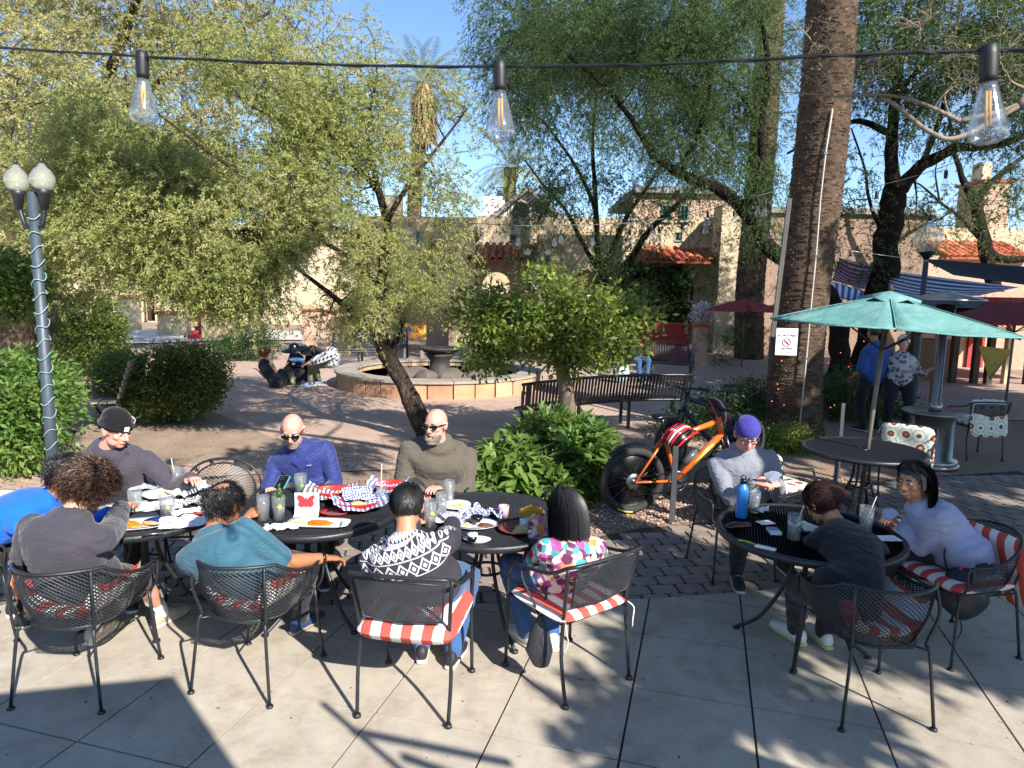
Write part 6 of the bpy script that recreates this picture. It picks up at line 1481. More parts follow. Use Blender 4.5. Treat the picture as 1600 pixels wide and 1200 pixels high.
m = MB(); c = Vector((X(811, Yg), Yg - .04, Zp(811, 338, Yg))); m.add([c + Vector((.42 * math.cos(a), 0, .30 + .42 * math.sin(a))) for a in [PI * i / 10 for i in range(11)]] + [c + Vector((-.42, 0, -.5)), c + Vector((.42, 0, -.5))], [tuple(range(13))]); ww = put('window', m.mesh('window', M_glass, False), gb, w=True)
m = MB(); m.tube([c + Vector((.5, -.03, -.5))] + [c + Vector((.5 * math.cos(a), -.03, .30 + .5 * math.sin(a))) for a in [PI * i / 10 for i in range(11)]] + [c + Vector((-.5, -.03, -.5))], .05, 5); put('frame', m.mesh('frame', M_st2), ww, w=True)
ch = blk('chimney', gb, X(752, Yg), X(786, Yg), Yg + 1, Yg + 2.2, ze, Zp(768, 303, Yg), M_stw)
# white stucco lump between the two tiled roofs and second porch
bu = thing('buttress_wall', 'lumpy sunlit plaster wall with a stubby rounded buttress between the two tiled roofs', 'wall', (X(870, Y), Y, 0))
wall_open('wall', bu, X(838, Y), X(1000, Y), -.1, Zp(900, 366, Y), Y + .1, .5, [(X(896, Y), X(930, Y), -.1, Zp(910, 420, Y), 1)], M_st2)
m = MB(); m.loft([(Vector((X(842, Y), Y - .1, z)), (1, 0, 0), (0, 1, 0), r, .35) for z, r in ((0, .38), (1.6, .36), (2.8, .33), (3.1, .25))], 16, 2.4); put('buttress', m.mesh('buttress', M_st2), bu, w=True)
m = MB(); m.box((X(896, Y), Y + .45, 0), (X(930, Y), Y + .5, Zp(910, 421, Y))); put('door', m.mesh('door', M_pk, False), bu, w=True)
p2_ = thing('tiled_porch', 'porch with large curved clay tiles above a vine covered doorway', 'building', (X(1000, 26), 26, 0)); Y3 = 26.3
wall_open('wall', p2_, X(985, Y3), X(1122, Y3), -.1, Zp(1050, 404, Y3), Y3 + .2, .5, [(X(1014, Y3), X(1086, Y3), -.1, Zp(1050, 414, Y3), 1), (X(992, Y3), X(1008, Y3), Zp(1000, 440, Y3), Zp(1000, 424, Y3))], M_st)
blk('dark_passage', p2_, X(1010, Y3), X(1090, Y3), Y3 + 2.2, Y3 + 2.3, 0, Zp(1050, 414, Y3), M_wood); window(p2_, X(992, Y3), X(1008, Y3), Zp(1000, 440, Y3), Zp(1000, 424, Y3), Y3 + .3, M_blu, bars=1)
tile_roof(p2_, X(1000, Y3), X(1120, Y3), Y3 - .5, Zp(1050, 408, Y3), Y3 + 1.5, Zp(1050, 384, Y3), 4)
pc = thing('plaster_pier', 'tall bright cream plaster pier left of the sunlit palm trunk', 'wall', (X(1138, 25.5), 25.5, 0))
blk('shaft', pc, X(1122, 25.5), X(1158, 25.5), 25.5, 26.6, -.1, Zp(1138, 318, 25.5), M_st2, .05); blk('foot', pc, X(1112, 25.5), X(1150, 25.5), 24.9, 25.49, -.1, Zp(1130, 470, 25.5), M_st)
rw = thing('side_building', 'shaded stucco building behind the two mesquite trunks at the right', 'building', (X(1250, 27), 27, 0))
wall_open('wall', rw, X(1160, 27), X(1440, 27), -.1, Zp(1300, 335, 27), 27, .4, [(X(1214, 27), X(1224, 27), Zp(1219, 386, 27), Zp(1219, 362, 27))], M_brn); window(rw, X(1214, 27), X(1224, 27), Zp(1219, 386, 27), Zp(1219, 362, 27), 27.1, M_teal, bars=0)
blk('roof', rw, X(1155, 27), X(1445, 27), 26.8, 36, Zp(1300, 335, 27) + .01, Zp(1300, 325, 27), M_grey_roof)
# far right: house with tower
fr = thing('tower_house', 'cream house with a square tower and red tiled roof beyond the bare tree', 'house', (X(1500, 30), 30, 0))
wall_open('wall', fr, X(1430, 30), X(1720, 30), -.1, Zp(1500, 400, 30), 30, .4, [], M_pk); tile_roof(fr, X(1465, 30), X(1600, 30), 29.6, Zp(1500, 402, 30), 31.6, Zp(1500, 374, 30), 4)
blk('upper_wall', fr, X(1465, 30), X(1720, 30), 31.7, 38, Zp(1500, 400, 30), Zp(1500, 350, 30), M_st); blk('tower', fr, X(1522, 34), X(1562, 34), 34, 36, 3, Zp(1540, 285, 34), M_pk); blk('tower_cap', fr, X(1518, 34), X(1566, 34), 33.9, 36.1, Zp(1540, 285, 34) + .01, Zp(1540, 280, 34), M_redc)
blk('chimney', fr, X(1520, 34), X(1534, 34), 34.2, 35, Zp(1540, 280, 34) + .01, Zp(1526, 252, 34), M_st2)
# left: low walls with red caps, ramp and house
lw = thing('low_wall_house', 'long low cream building with red topped walls at the end of the pale path', 'building', (X(300, 34), 34, 0)); Yl = 34
wall_open('wall', lw, X(-160, Yl), X(560, Yl), -.1, Zp(300, 340, Yl), Yl + 4, .4, [(X(285, Yl + 4), X(318, Yl + 4), 0, Zp(300, 432, Yl + 4)), (X(330, Yl + 4), X(352, Yl + 4), 0, Zp(300, 430, Yl + 4)), (X(222, Yl + 4), X(240, Yl + 4), 0, Zp(300, 428, Yl + 4)), (X(400, Yl + 4), X(440, Yl + 4), Zp(0, 455, Yl + 4), Zp(0, 420, Yl + 4))], M_st2)
blk('dark_interior', lw, X(210, Yl + 5), X(450, Yl + 5), Yl + 5, Yl + 5.1, 0, 4, M_wood); blk('flat_roof', lw, X(-160, Yl), X(560, Yl), Yl + 4.4, Yl + 12, Zp(300, 345, Yl), Zp(300, 343, Yl), M_grey_roof)
def lowwall(label, px0, px1, Yw, ptop, hcap=.14, m=None):
 x0, x1 = X(px0, Yw), X(px1, Yw); z = Zp((px0 + px1) / 2, ptop, Yw); t = thing('low_wall', label, 'wall', (x0, Yw, 0)); blk('wall', t, x0, x1, Yw, Yw + .35, -.1, z, m or M_st); blk('cap', t, x0 - .06, x1 + .06, Yw - .06, Yw + .41, z + .003, z + hcap, M_redc)
lowwall('low cream wall with a red cap right of the ramp steps', 312, 372, 26.5, 494); lowwall('low cream wall with a red cap left of the ramp steps', 243, 290, 28.5, 492); lowwall('cream garden wall under a red cap behind the rounded shrub', 180, 212, 31, 466)
lowwall('taller stucco wall panel behind the row of benches', 470, 560, 24, 486, .05, M_pk); lowwall('brown shaded wall behind the mosaic bench', 560, 700, 23.5, 478, .05, M_brn)
sp = thing('ramp_steps', 'red painted steps between two low cream walls', 'steps', (X(300, 26.8), 26.8, 0))
for k in range(4): blk('step', sp, X(290, 26.6), X(312, 26.6), 26.6 + k * .3, 26.9 + k * .3 - .003, -.05, .15 * (k + 1), M_red)
for px in (165, 228, 271): t = thing('bollard_post', {165: 'thin black post at the left end of the pale path', 228: 'black post in the middle of the pale path', 271: 'black post beside the red steps'}[px], 'post', G(px, {165: 500, 228: 502, 271: 512}[px])); b = MB(); b.tube([(0, 0, 0), (0, 0, 1.1)], .035, 8); b.lathe([(.05, 1.1), (.05, 1.14), (.001, 1.17)], 8); put('post', b.mesh('post', M_iron), t); b = MB(); b.lathe([(.09, 0), (.09, .02), (.04, .03)], 10); put('base_plate', b.mesh('base_plate', M_iron), t)
# red stepped terrace beyond the citrus
rt_ = thing('red_terrace_steps', 'broad red painted steps below the vine covered door', 'steps', (X(1040, 22), 22, 0))
for k in range(4): blk('step', rt_, X(1012, 21.5), X(1082, 21.5), 21.5 + k * .35, 21.847 + k * .35, -.02, Zp(1040, 530, 21.5) + .15 * k, M_red)
pl_ = thing('planter_pier', 'small plaster pier with a red cap and pale flowers beside the red steps', 'planter', (X(1102, 21), 21, 0)); blk('pier', pl_, X(1092, 21), X(1110, 21), 21, 21.4, 0, Zp(1100, 512, 21), M_pk); blk('cap', pl_, X(1089, 21), X(1113, 21), 20.95, 21.45, Zp(1100, 512, 21) + .003, Zp(1100, 507, 21), M_redc)
leafy('pale white flowers on the small pier beside the red steps', 'flowers', (X(1098, 21.2), 21.2, 0), None, blobpx([(1098, 490, 21.2, 12, 14, .25, 1)]), leafmat('white_petals', ['d9d6d4', 'bdb7c4', 'e6e2de'], .2), 160, .09, .06, 71, name='flower_pot', spread=.08, nleaf=8)
# shaded dining area at the right: deck posts, walls and red canopy
de = thing('patio_shelter', 'shaded patio shelter with timber posts and a dark red canopy at the right edge', 'shelter', (X(1550, 17), 17, 0)); Yd = 17
for px in (1440, 1505, 1540, 1562, 1590, 1625): blk('post', de, X(px, Yd) - .07, X(px, Yd) + .07, Yd, Yd + .14, 0, Zp(px, 470, Yd), M_wood if px != 1590 else M_st)
m = MB(); a, b_ = X(1475, Yd), X(1760, Yd); z0, z1 = Zp(1500, 502, Yd), Zp(1500, 470, Yd); m.add([(a, Yd - .6, z0), (b_, Yd - .6, z0), (b_, Yd - .1, z1 + .1), (a + .5, Yd - .1, z1 + .1), (a, Yd - .6, z0 - .06), (b_, Yd - .6, z0 - .06), (b_, Yd + 4, z1 + .06), (a + .5, Yd + 4, z1 + .06), (a + .5, Yd + 4, z1 + .1), (b_, Yd + 4, z1 + .1)], [(0, 1, 2, 3), (3, 2, 9, 8), (4, 7, 6, 5), (0, 4, 5, 1), (0, 3, 7, 4)]); put('canopy', m.mesh('canopy', M_red, False), de, w=True)
blk('back_wall', de, X(1430, 21), X(1760, 21), 21, 21.3, -.1, Zp(1500, 455, 21), M_pk); blk('door', de, X(1520, 21), X(1545, 21), 20.9, 20.98, 0, Zp(1500, 500, 21), M_red); blk('shed', de, X(1440, 20), X(1462, 20), 20, 20.5, 0, Zp(1500, 500, 20), M_st)
blk('counter', de, X(1448, 18), X(1505, 18), 18, 18.7, 0, 1.0, M_brn)
M_yel = mat('yellow_cloth', 'b09a4a', '8f7b38', 6, .9)
m = MB(); c = D(1555, 560, 15.5); m.add([c + Vector((-.4, 0, .28)), c + Vector((.4, .02, .2)), c + Vector((-.1, -.05, -.5)), c + Vector((-.1, 0, -.45))], [(0, 1, 3), (0, 3, 2), (1, 2, 3)]); tag(put('yellow_pennant', m.mesh('yellow_pennant', M_yel, False)), 'mustard yellow cloth triangle hanging in the shaded patio', 'cloth')
# sails
def sail(label, P, m_, k=14, sag=.3, name='shade_sail'):
 mb = MB(); P = [Vector(p) for p in P]
 for i in range(k + 1):
  for j in range(k + 1):
   u, v = i / k, j / k; a = P[0].lerp(P[1], u); b_ = P[3].lerp(P[2], u); q = a.lerp(b_, v); q.z -= sag * 4 * u * (1 - u) * v * (1 - v) * 2; mb.v.append(tuple(q))
 for i in range(k):
  for j in range(k): a = i * (k + 1) + j; mb.f.append((a, a + k + 1, a + k + 2, a + 1)); mb.mi.append(0); mb.uv[len(mb.f) - 1] = [(i / k, j / k), ((i + 1) / k, j / k), ((i + 1) / k, (j + 1) / k), (i / k, (j + 1) / k)]
 me = mb.mesh(name, m_); o = put(name, me); md = o.modifiers.new('thick', 'SOLIDIFY'); md.thickness = .006
 return tag(o, label, 'shade sail')
def uvstripe(name, a, b, n, ax=1):
 s = NB(name); uv = s.n('UVMap').outputs[0]; v = s.sep(uv)[ax]; s.base(s.mix(s.M('GREATER_THAN', s.M('FRACT', s.M('MULTIPLY', v, n)), .5), srgb(a), srgb(b))); s.set(Roughness=.8)
 tr = s.n('BsdfTranslucent'); s.l(s.b.inputs['Base Color'].links[0].from_socket, tr.inputs[0]); mx = s.n('MixShader'); mx.inputs[0].default_value = .35; s.l(s.b.outputs[0], mx.inputs[1]); s.l(tr.outputs[0], mx.inputs[2]); s.l(mx.outputs[0], s.t.nodes['Material Output'].inputs[0]); return s.m
sail('white and blue striped shade sail behind the turquoise umbrella', [D(1392, 424, 19), D(1592, 449, 17), D(1530, 462, 15.5), D(1385, 470, 16)], uvstripe('blue_stripe', 'e8e6ee', '44527c', 9))
sail('red and white striped shade sail between the two dark trunks', [D(1312, 403, 20), D(1368, 417, 20), D(1350, 452, 17.5), D(1300, 438, 17.5)], uvstripe('maroon_stripe', 'c9a2ae', '7c2d45', 8))
sail('blue and white sail corner just below the maroon striped one', [D(1300, 440, 17.4), D(1350, 455, 17.4), D(1345, 470, 16.4), D(1300, 462, 16.4)], uvstripe('blue_stripe2', 'e8e6ee', '3d6fae', 5, 0))
sail('dark grey shade sail stretched to the right edge above the striped one', [D(1440, 404, 16), D(1640, 420, 13), D(1650, 452, 12), D(1490, 430, 14)], mat('dark_sail', '3b3a42', '2e2d34', 3, .8), sag=.15)
# ================================================================ FOUNTAIN, BENCHES, LAMPS
fc = Vector((-1.62, 15.35, 0)); R1, R0 = 2.25, 1.85
M_stone = [mat('fountain_stone_a', 'c09a76', 'a87f5f', 3, .85, bump=.6, bscale=18), mat('fountain_stone_b', 'b58a6d', '96705a', 3, .85, bump=.6, bscale=18), mat('fountain_stone_c', 'c8a987', 'a98766', 3, .85, bump=.6, bscale=18)]
M_cop = mat('coping_stone', 'a39a8c', '877d70', 3, .85, bump=.5, bscale=20)
fo = thing('fountain', 'round stone fountain basin with a dark pedestal bowl and boulders', 'fountain', fc); rs = random.Random(4)
a = 0
while a < 2 * PI - .05:
 w_ = rs.uniform(.17, .25); b_ = min(a + w_, 2 * PI)
 if 2 * PI - b_ < .1: b_ = 2 * PI
 m = MB(); k = 4; g = .006; A_ = [a + g + (b_ - a - 2 * g) * i / k for i in range(k + 1)]; ro = R1 + rs.uniform(-.01, .012)
 m.prism([(ro * math.cos(t), ro * math.sin(t)) for t in A_] + [(R0 * math.cos(t), R0 * math.sin(t)) for t in reversed(A_)], -.02, .30 + rs.uniform(-.006, .0)); put('stone_block', m.mesh('stone_block', rs.choice(M_stone), False), fo); a = b_
for i in range(14):
 m = MB(); A_ = [2 * PI * (i + (.008 + .984 * q / 6)) / 14 for q in range(7)]; r_ = R1 + .05 + rs.uniform(-.02, .02)
 m.prism([(r_ * math.cos(t), r_ * math.sin(t)) for t in A_] + [((R0 - .04) * math.cos(t), (R0 - .04) * math.sin(t)) for t in reversed(A_)], .304, .35); put('coping_slab', m.mesh('coping_slab', M_cop, False), fo)
s = NB('fountain_water'); s.base(srgb('3c4238')); s.set(Roughness=.06); s.b.inputs['Specular IOR Level'].default_value = .8; s.bump(s.noise(s.coord('Object'), 9, 3), .25, .02)
m = MB(); m.lathe([(.001, .2), (R0, .2)], 40); put('water', m.mesh('water', s.m), fo)
M_bowl = mat('aged_bronze', '3f3b36', '2b2825', 8, .7, bump=.5, bscale=20)
m = MB(); m.lathe([(.42, .15), (.36, .25), (.24, .32), (.22, .52), (.30, .62), (.34, .68)], 18); pe = put('pedestal', m.mesh('pedestal', M_bowl), fo)
m = MB(); m.lathe([(.2, .68), (.36, .72), (.46, .78), (.47, .82), (.40, .81), (.2, .76), (.001, .75)], 28); put('bowl', m.mesh('bowl', M_bowl), fo)
for x, y, r in ((-.75, -.75, .36), (-.15, -1.0, .30), (.35, -.9, .38), (.75, -.55, .26), (-.5, -.2, .3), (.9, .1, .3)):
 m = MB(); m.ell((0, 0, 0), (r, r * .8, r * .7), None, 12, 8); m.v = [tuple(Vector(p) * (1 + .35 * noise.noise(Vector(p) * 3 + Vector((x * 9, 0, 0)))) + Vector((x, y, .20))) for p in m.v]; put('boulder', m.mesh('boulder', M_rock, False), fo)
# curved slatted bench
M_bench = mat('black_bench', '1e1f21', '2a2b2e', 10, .4, metal=.2, spec=.6)
def slat_bench(label, P0, P1, bulge, face, n, hb=.86, hs=.43, legs=3, group='black slatted steel benches', arms=True, lean=.14):
 """P0-P1: back line on the ground; face: unit vector the sitter looks along"""
 P0, P1 = Vector(P0), Vector(P1); face = nrm(Vector(face)); t = thing('slatted_bench', label, 'bench', P0, 0, group)
 def pt(u, back=0, z=0): p = P0.lerp(P1, u) - face * bulge * (1 - (2 * u - 1) ** 2) + face * back; p.z = z; return p
 for nm, b_, z_ in (('top_rail', -lean, hb), ('back_rail', 0, hs + .02), ('seat_rail', .48, hs)):
  m = MB(); m.tube([pt(i / 14, b_, z_) for i in range(15)], .022, 6); put(nm, m.mesh(nm, M_bench), t, w=True)
 for i in range(n):
  u = (i + .5) / n; m = MB(); a = pt(u, -.005, hs + .03); b_ = pt(u, -lean * .98, hb - .01); m.bar(a, b_, .034, .008, up=face); put('back_slat', m.mesh('back_slat', M_bench, False), t, w=True)
 for i in range(n):
  u = (i + .5) / n; m = MB(); m.bar(pt(u, .01, hs + .01), pt(u, .47, hs + .01), .034, .007); put('seat_slat', m.mesh('seat_slat', M_bench, False), t, w=True)
 for i in range(legs):
  u = .04 + .92 * i / (legs - 1)
  for b_ in (.02, .42): m = MB(); m.bar(pt(u, b_, 0), pt(u, b_, hs), .05, .05); put('leg', m.mesh('leg', M_bench, False), t, w=True)
  if i in (0, legs - 1) and arms: m = MB(); m.tube([pt(u, -lean * .6, .70), pt(u, .44, .66), pt(u, .46, hs)], .02, 6); put('arm', m.mesh('arm', M_bench), t, w=True); m = MB(); m.bar(pt(u, 0, hs), pt(u, -lean, hb), .06, .04); put('end_post', m.mesh('end_post', M_bench, False), t, w=True)
 return t
a, b_ = G(812, 695), G(1075, 668); a.z = b_.z = 0
slat_bench('long curved black slatted bench seen from behind at the big green bush', a, b_, -.35, (-.15, 1, 0), 52, legs=4)
a, b_ = G(510, 576), G(608, 574); slat_bench('straight grey slatted bench behind the fountain on the left', a + Vector((0, .5, 0)), b_ + Vector((0, .5, 0)), 0, (0, -1, 0), 34, legs=3)
a, b_ = G(600, 572), G(632, 566); slat_bench('short slatted bench end right of the mesquite trunk behind the fountain', a + Vector((.0, .6, 0)), b_ + Vector((0, .6, 0)), 0, (.2, -1, 0), 10, legs=2)
a, b_ = G(1010, 590), G(1080, 596); slat_bench('black slatted bench in front of the red steps', a, b_, 0, (-.1, -1, 0), 18, legs=2)
# mosaic bench
a = G(632, 556); mo = thing('mosaic_bench', 'bench with a bright red and yellow mosaic back behind the fountain', 'bench', a)
s = NB('mosaic_paint'); v = s.n('TexVoronoi'); v.inputs['Scale'].default_value = 6; s.l(s.coord('Object'), v.inputs['Vector']); s.base(s.ramp(s.sep(v.outputs['Color'])[0], [(0, 'd9a13a'), (.2, 'c94a3a'), (.4, 'd86a7a'), (.55, 'e8c25a'), (.7, 'b93a6a'), (.82, '4a6fa0'), (.92, 'e8e0d0')], 'CONSTANT')); s.set(Roughness=.4)
m = MB(); m.box((0, 0, .5), (.68, .09, 1.02), bev=.02); put('backrest', m.mesh('backrest', s.m, False), mo); m = MB(); m.box((0, -.45, .40), (.68, -.003, .48)); put('seat', m.mesh('seat', M_cop, False), mo)
for x in (.03, .55): m = MB(); m.box((x, -.40, 0), (x + .1, -.05, .395)); put('leg', m.mesh('leg', M_cop, False), mo)
# wrought iron swirl bench left with pale plank back
a = G(172, 662); sb = thing('iron_garden_bench', 'wrought iron garden bench with curled arms, half hidden by the shrub', 'bench', a, .5); sb.matrix_basis = Matrix.Translation(a) @ Matrix.Rotation(-1.25, 4, 'Z')
for x in (-.75, .75):
 m = MB(); m.tube([(x, .3 * math.cos(q), .48 + .22 * math.sin(q)) for q in [i * PI / 12 for i in range(-6, 17)]], .018, 6); put('arm_scroll', m.mesh('arm_scroll', M_iron), sb)
 for y in (-.3, .25): m = MB(); m.tube(cr([(x, y, .45), (x, y * 1.2, .2), (x, y * .9, 0)], 4), .02, 6); put('leg', m.mesh('leg', M_iron), sb)
M_plank = mat('weathered_plank', '9a9287', '7d766c', 5, .8)
for k in range(6): m = MB(); z = .5 + k * .09; m.box((-.78, .28 + .03 * k, z), (.78, .305 + .03 * k, z + .07)); put('back_plank', m.mesh('back_plank', M_plank, False), sb)
for k in range(5): m = MB(); m.box((-.78, -.28 + .11 * k, .43), (.78, -.19 + .11 * k, .455)); put('seat_plank', m.mesh('seat_plank', M_plank, False), sb)
# lamp posts
M_post = mat('painted_steel', '4f5862', '424a53', 6, .5, metal=.3, bump=.2)
M_globe = thinglass('milky_glass', (.95, .95, .88), .22, .1, (.85, .84, .74))
def lamp(label, base, h, globes, r=.06, wrap=False, gr=.15, group='globe street lamps'):
 t = thing('street_lamp', label, 'lamp post', base, 0, group)
 m = MB(); m.lathe([(r * 1.1, 0), (r, .85), (r * .85, h)], 16); put('post', m.mesh('post', M_post), t)
 m = MB(); m.lathe([(r * 2.4, 0), (r * 2.4, .06), (r * 1.8, .12), (r * 1.5, .3)], 16); put('base', m.mesh('base', M_post), t)
 for dx, dy in globes:
  m = MB(); m.lathe([(gr * .5, h + .02), (gr * .85, h + gr * .5), (gr, h + gr), (gr * .98, h + gr * 1.4), (gr * .7, h + gr * 1.9), (gr * .38, h + gr * 2.2), (gr * .2, h + gr * 2.5)], 20, (dx, dy, 0)); g = put('globe', m.mesh('globe', M_globe), t)
  m = MB(); m.lathe([(gr * .2, h + gr * 2.5), (gr * .1, h + gr * 2.8), (.004, h + gr * 3.2)], 8, (dx, dy, 0)); put('finial', m.mesh('finial', M_iron), g)
  m = MB(); m.lathe([(.03, h - .15), (gr * .5, h - .02), (gr * .75, h + .02), (gr * .5, h + .02)], 14, (dx, dy, 0)); put('cup', m.mesh('cup', M_iron), t)
  if abs(dx) > .01: m = MB(); m.tube(cr([(0, 0, h - .25), (dx * .6, dy * .6, h - .3), (dx, dy, h - .12)], 4), .022, 6); put('bracket', m.mesh('bracket', M_iron), t)
 if wrap:
  m = MB(); pts = []
  for i in range(260): u = i / 259; a = u * 2 * PI * 16; z = .5 + (h - .7) * u + .02 * math.sin(i * .9); rr = r * 1.12 + .004; pts.append((rr * math.cos(a), rr * math.sin(a), z))
  m.tube(pts, .0045, 4); put('light_garland', m.mesh('light_garland', mat('mint_wire', '86b3a5', rough=.5)), t)
 return t
lb = G(88, 795); h_ = D(48, 300, lb.y).z
lamp('blue grey lamp post wound with a mint light string at the left, two glass globes', Vector((lb.x, lb.y, 0)), h_, [(-.20, .1), (.10, 0)], .048, True, .10)
l2 = D(1438, 500, 14.5); lamp('dark lamp post with a frosted globe behind the turquoise umbrella', Vector((l2.x, 14.5, 0)), D(1440, 395, 14.5).z, [(0, 0)], .06, False, .26)
l3 = D(838, 500, 21); lamp('small black lamp post with three arms behind the citrus tree', Vector((l3.x, 21, 0)), D(838, 400, 21).z, [(-.3, 0), (.3, 0)], .05, False, .09)
# ---- bollards with a cable --------------------------------
M_bol = mat('steel_post', '5b5c60', '4a4b4f', 6, .45, metal=.5, bump=.2)
for lab, px, py, pt, w_ in (('flat grey metal post in front of the orange bicycle', 1050, 815, 697, .05), ('thin grey post left of the umbrella table pole', 1308, 745, 630, .04), ('short thin post between the palm and the umbrella pole', 1302, 790, 700, .03)):
 b0 = G(px, py); z = D(px + 3, pt, b0.y).z; t = thing('bollard', lab, 'post', b0); m = MB(); m.box((-w_ / 2, -.012, 0), (w_ / 2, .012, z), bev=.002); put('post', m.mesh('post', M_bol, False), t); m = MB(); m.box((-w_ * .9, -.04, .0), (w_ * .9, .04, .008)); put('foot_plate', m.mesh('foot_plate', M_bol, False), t)
# ================================================================ BICYCLES
M_org = mat('orange_paint', 'd8661f', 'c2561a', 5, .3, spec=.7); M_rub = mat('tyre_rubber', '242424', '2f2e2c', 20, .8, bump=.4, bscale=60); M_ylab = mat('yellow_print', 'cfc04a', rough=.6); M_chr = mat('bare_metal', '9a9c9f', '7c7e82', 10, .3, metal=.9)
def bike(label, rear, front, R_=.345, tw=.032, paint=M_org, guard=True, sp=26, lean=0):
 rear, front = Vector(rear), Vector(front); d = front - rear; d.z = 0; L_ = d.length; yaw = math.atan2(d.y, d.x); t = thing('bicycle', label, 'bicycle', (rear.x, rear.y, 0), yaw); t.matrix_basis = Matrix.Translation((rear.x, rear.y, 0)) @ Matrix.Rotation(yaw, 4, 'Z') @ Matrix.Rotation(lean, 4, 'X'); wb = L_
 for cx, st in ((0, 0), (wb, .35)):
  Rz = Matrix.Translation((cx, 0, R_)) @ Matrix.Rotation(st, 4, 'Z')
  wl = bpy.data.objects.new('wheel', None);
  m = MB(); m.lathe([(R_ - 2 * tw, .0), (R_ - 2 * tw + .012, .014), (R_ - 2 * tw + .012, -.014), (R_ - 2 * tw, 0)], 36, M=Matrix.Rotation(PI / 2, 4, 'X')); w0 = put('wheel', m.mesh('wheel', M_dk), t); w0.matrix_basis = Rz
  m = MB(); m.tube([((R_ - tw) * math.cos(q), 0, (R_ - tw) * math.sin(q)) for q in [i * 2 * PI / 40 for i in range(40)]], tw, 10, closed=True); put('tyre', m.mesh('tyre', M_rub), w0)
  m = MB();
  for q in range(sp): a = q * 2 * PI / sp; s_ = 1 if q % 2 else -1; m.tube([(.02 * math.cos(a + .6 * s_), s_ * .025, .02 * math.sin(a + .6 * s_)), ((R_ - 2 * tw) * math.cos(a), 0, (R_ - 2 * tw) * math.sin(a))], .0016, 3, caps=False)
  tag(put('spokes', m.mesh('spokes', M_chr), w0), kind='stuff'); m = MB(); m.lathe([(.001, -.04), (.028, -.04), (.022, -.02), (.022, .02), (.028, .04), (.001, .04)], 12, M=Matrix.Rotation(PI / 2, 4, 'X')); put('hub', m.mesh('hub', M_chr), w0)
  m = MB(); m.lathe([(.03, .028), (.08, .028), (.08, .030), (.03, .030)], 20, M=Matrix.Rotation(PI / 2, 4, 'X')); put('brake_disc', m.mesh('brake_disc', M_chr), w0)
  m = MB(); m.tube([((R_ - tw * .8) * math.cos(q), -tw * .98, (R_ - tw * .8) * math.sin(q)) for q in [-2.1 + i * .05 for i in range(12)]], .012, 4, flat=.3); put('tyre_lettering', m.mesh('tyre_lettering', M_ylab), w0)
 bb = Vector((.42 * wb, 0, R_ - .02)); st_ = Vector((.27 * wb, 0, .80)); ht = Vector((.80 * wb, 0, .90)); hb = Vector((.835 * wb, 0, .76))
 fr = bpy.data.objects.new
 def tb_(nm, a, b_, r0, r1, m_=paint, flat=1): m = MB(); m.tube([a, Vector(a).lerp(Vector(b_), .5), b_], [r0, (r0 + r1) / 2, r1], 10, flat=flat); return put(nm, m.mesh(nm, m_), t)
 tb_('top_tube', (.29 * wb, 0, .72), ht, .022, .028); tb_('down_tube', bb, hb, .030, .034); tb_('seat_tube', bb, st_, .021, .021); tb_('head_tube', ht + Vector((-.01, 0, .04)), hb + Vector((.01, 0, -.03)), .03, .03)
 tb_('down_tube_decal', bb.lerp(hb, .35) + Vector((0, -.022, .0)), bb.lerp(hb, .8) + Vector((0, -.025, 0)), .014, .014, M_ylab)
 for s_ in (-1, 1):
  tb_('chain_stay', bb + Vector((0, s_ * .03, 0)), (0, s_ * .065, R_), .013, .010); tb_('seat_stay', st_ + Vector((0, s_ * .02, -.06)), (0, s_ * .065, R_), .013, .009); tb_('fork_leg', hb + Vector((.02, s_ * .055, 0)), (wb, s_ * .055, R_), .018, .014, M_dk)
  m = MB(); m.tube([bb + Vector((0, s_ * .06, 0)), bb + Vector((s_ * .12, s_ * .075, -.12))], .011, 6); put('crank', m.mesh('crank', M_dk), t); m = MB(); m.cbox(bb + Vector((s_ * .12, s_ * .12, -.12)), (.09, .08, .018)); put('pedal', m.mesh('pedal', M_dk, False), t)
 tb_('stem', ht + Vector((-.01, 0, .05)), ht + Vector((.05, 0, .11)), .017, .017, M_dk)
 m = MB(); c = ht + Vector((.05, 0, .11)); m.tube(cr([c + Vector((-.05, -.37, .02)), c + Vector((0, -.15, .02)), c, c + Vector((0, .15, .02)), c + Vector((-.05, .37, .02))], 5), .014, 8); hb_ = put('handlebar', m.mesh('handlebar', M_dk), t)
 for s_ in (-1, 1): m = MB(); m.tube([c + Vector((-.055, s_ * .38, .02)), c + Vector((-.03, s_ * .26, .022))], .019, 8); put('grip', m.mesh('grip', M_rub), hb_); m = MB(); m.tube([c + Vector((.02, s_ * .22, .01)), c + Vector((.03, s_ * .33, -.01))], .006, 5); put('brake_lever', m.mesh('brake_lever', M_chr), hb_)
 m = MB(); m.lathe([(.095, -.03), (.1, -.028), (.095, -.026)], 22, bb + Vector((0, -.035, 0)), Matrix.Rotation(PI / 2, 4, 'X')); m.tube([bb + Vector((.1 * math.cos(q), -.045, .1 * math.sin(q))) for q in [i * PI / 12 for i in range(24)]], .005, 4, closed=True); put('chainring', m.mesh('chainring', M_chr), t)
 m = MB(); m.tube([bb + Vector((0, -.045, .1)), (0, -.045, R_ + .04)], .0045, 4); m2 = MB(); m2.tube([bb + Vector((0, -.045, -.1)), (.04, -.045, R_ - .13), (0, -.045, R_ - .05)], .0045, 4); put('chain', m.mesh('chain', M_dk), t); put('chain', m2.mesh('chain', M_dk), t)
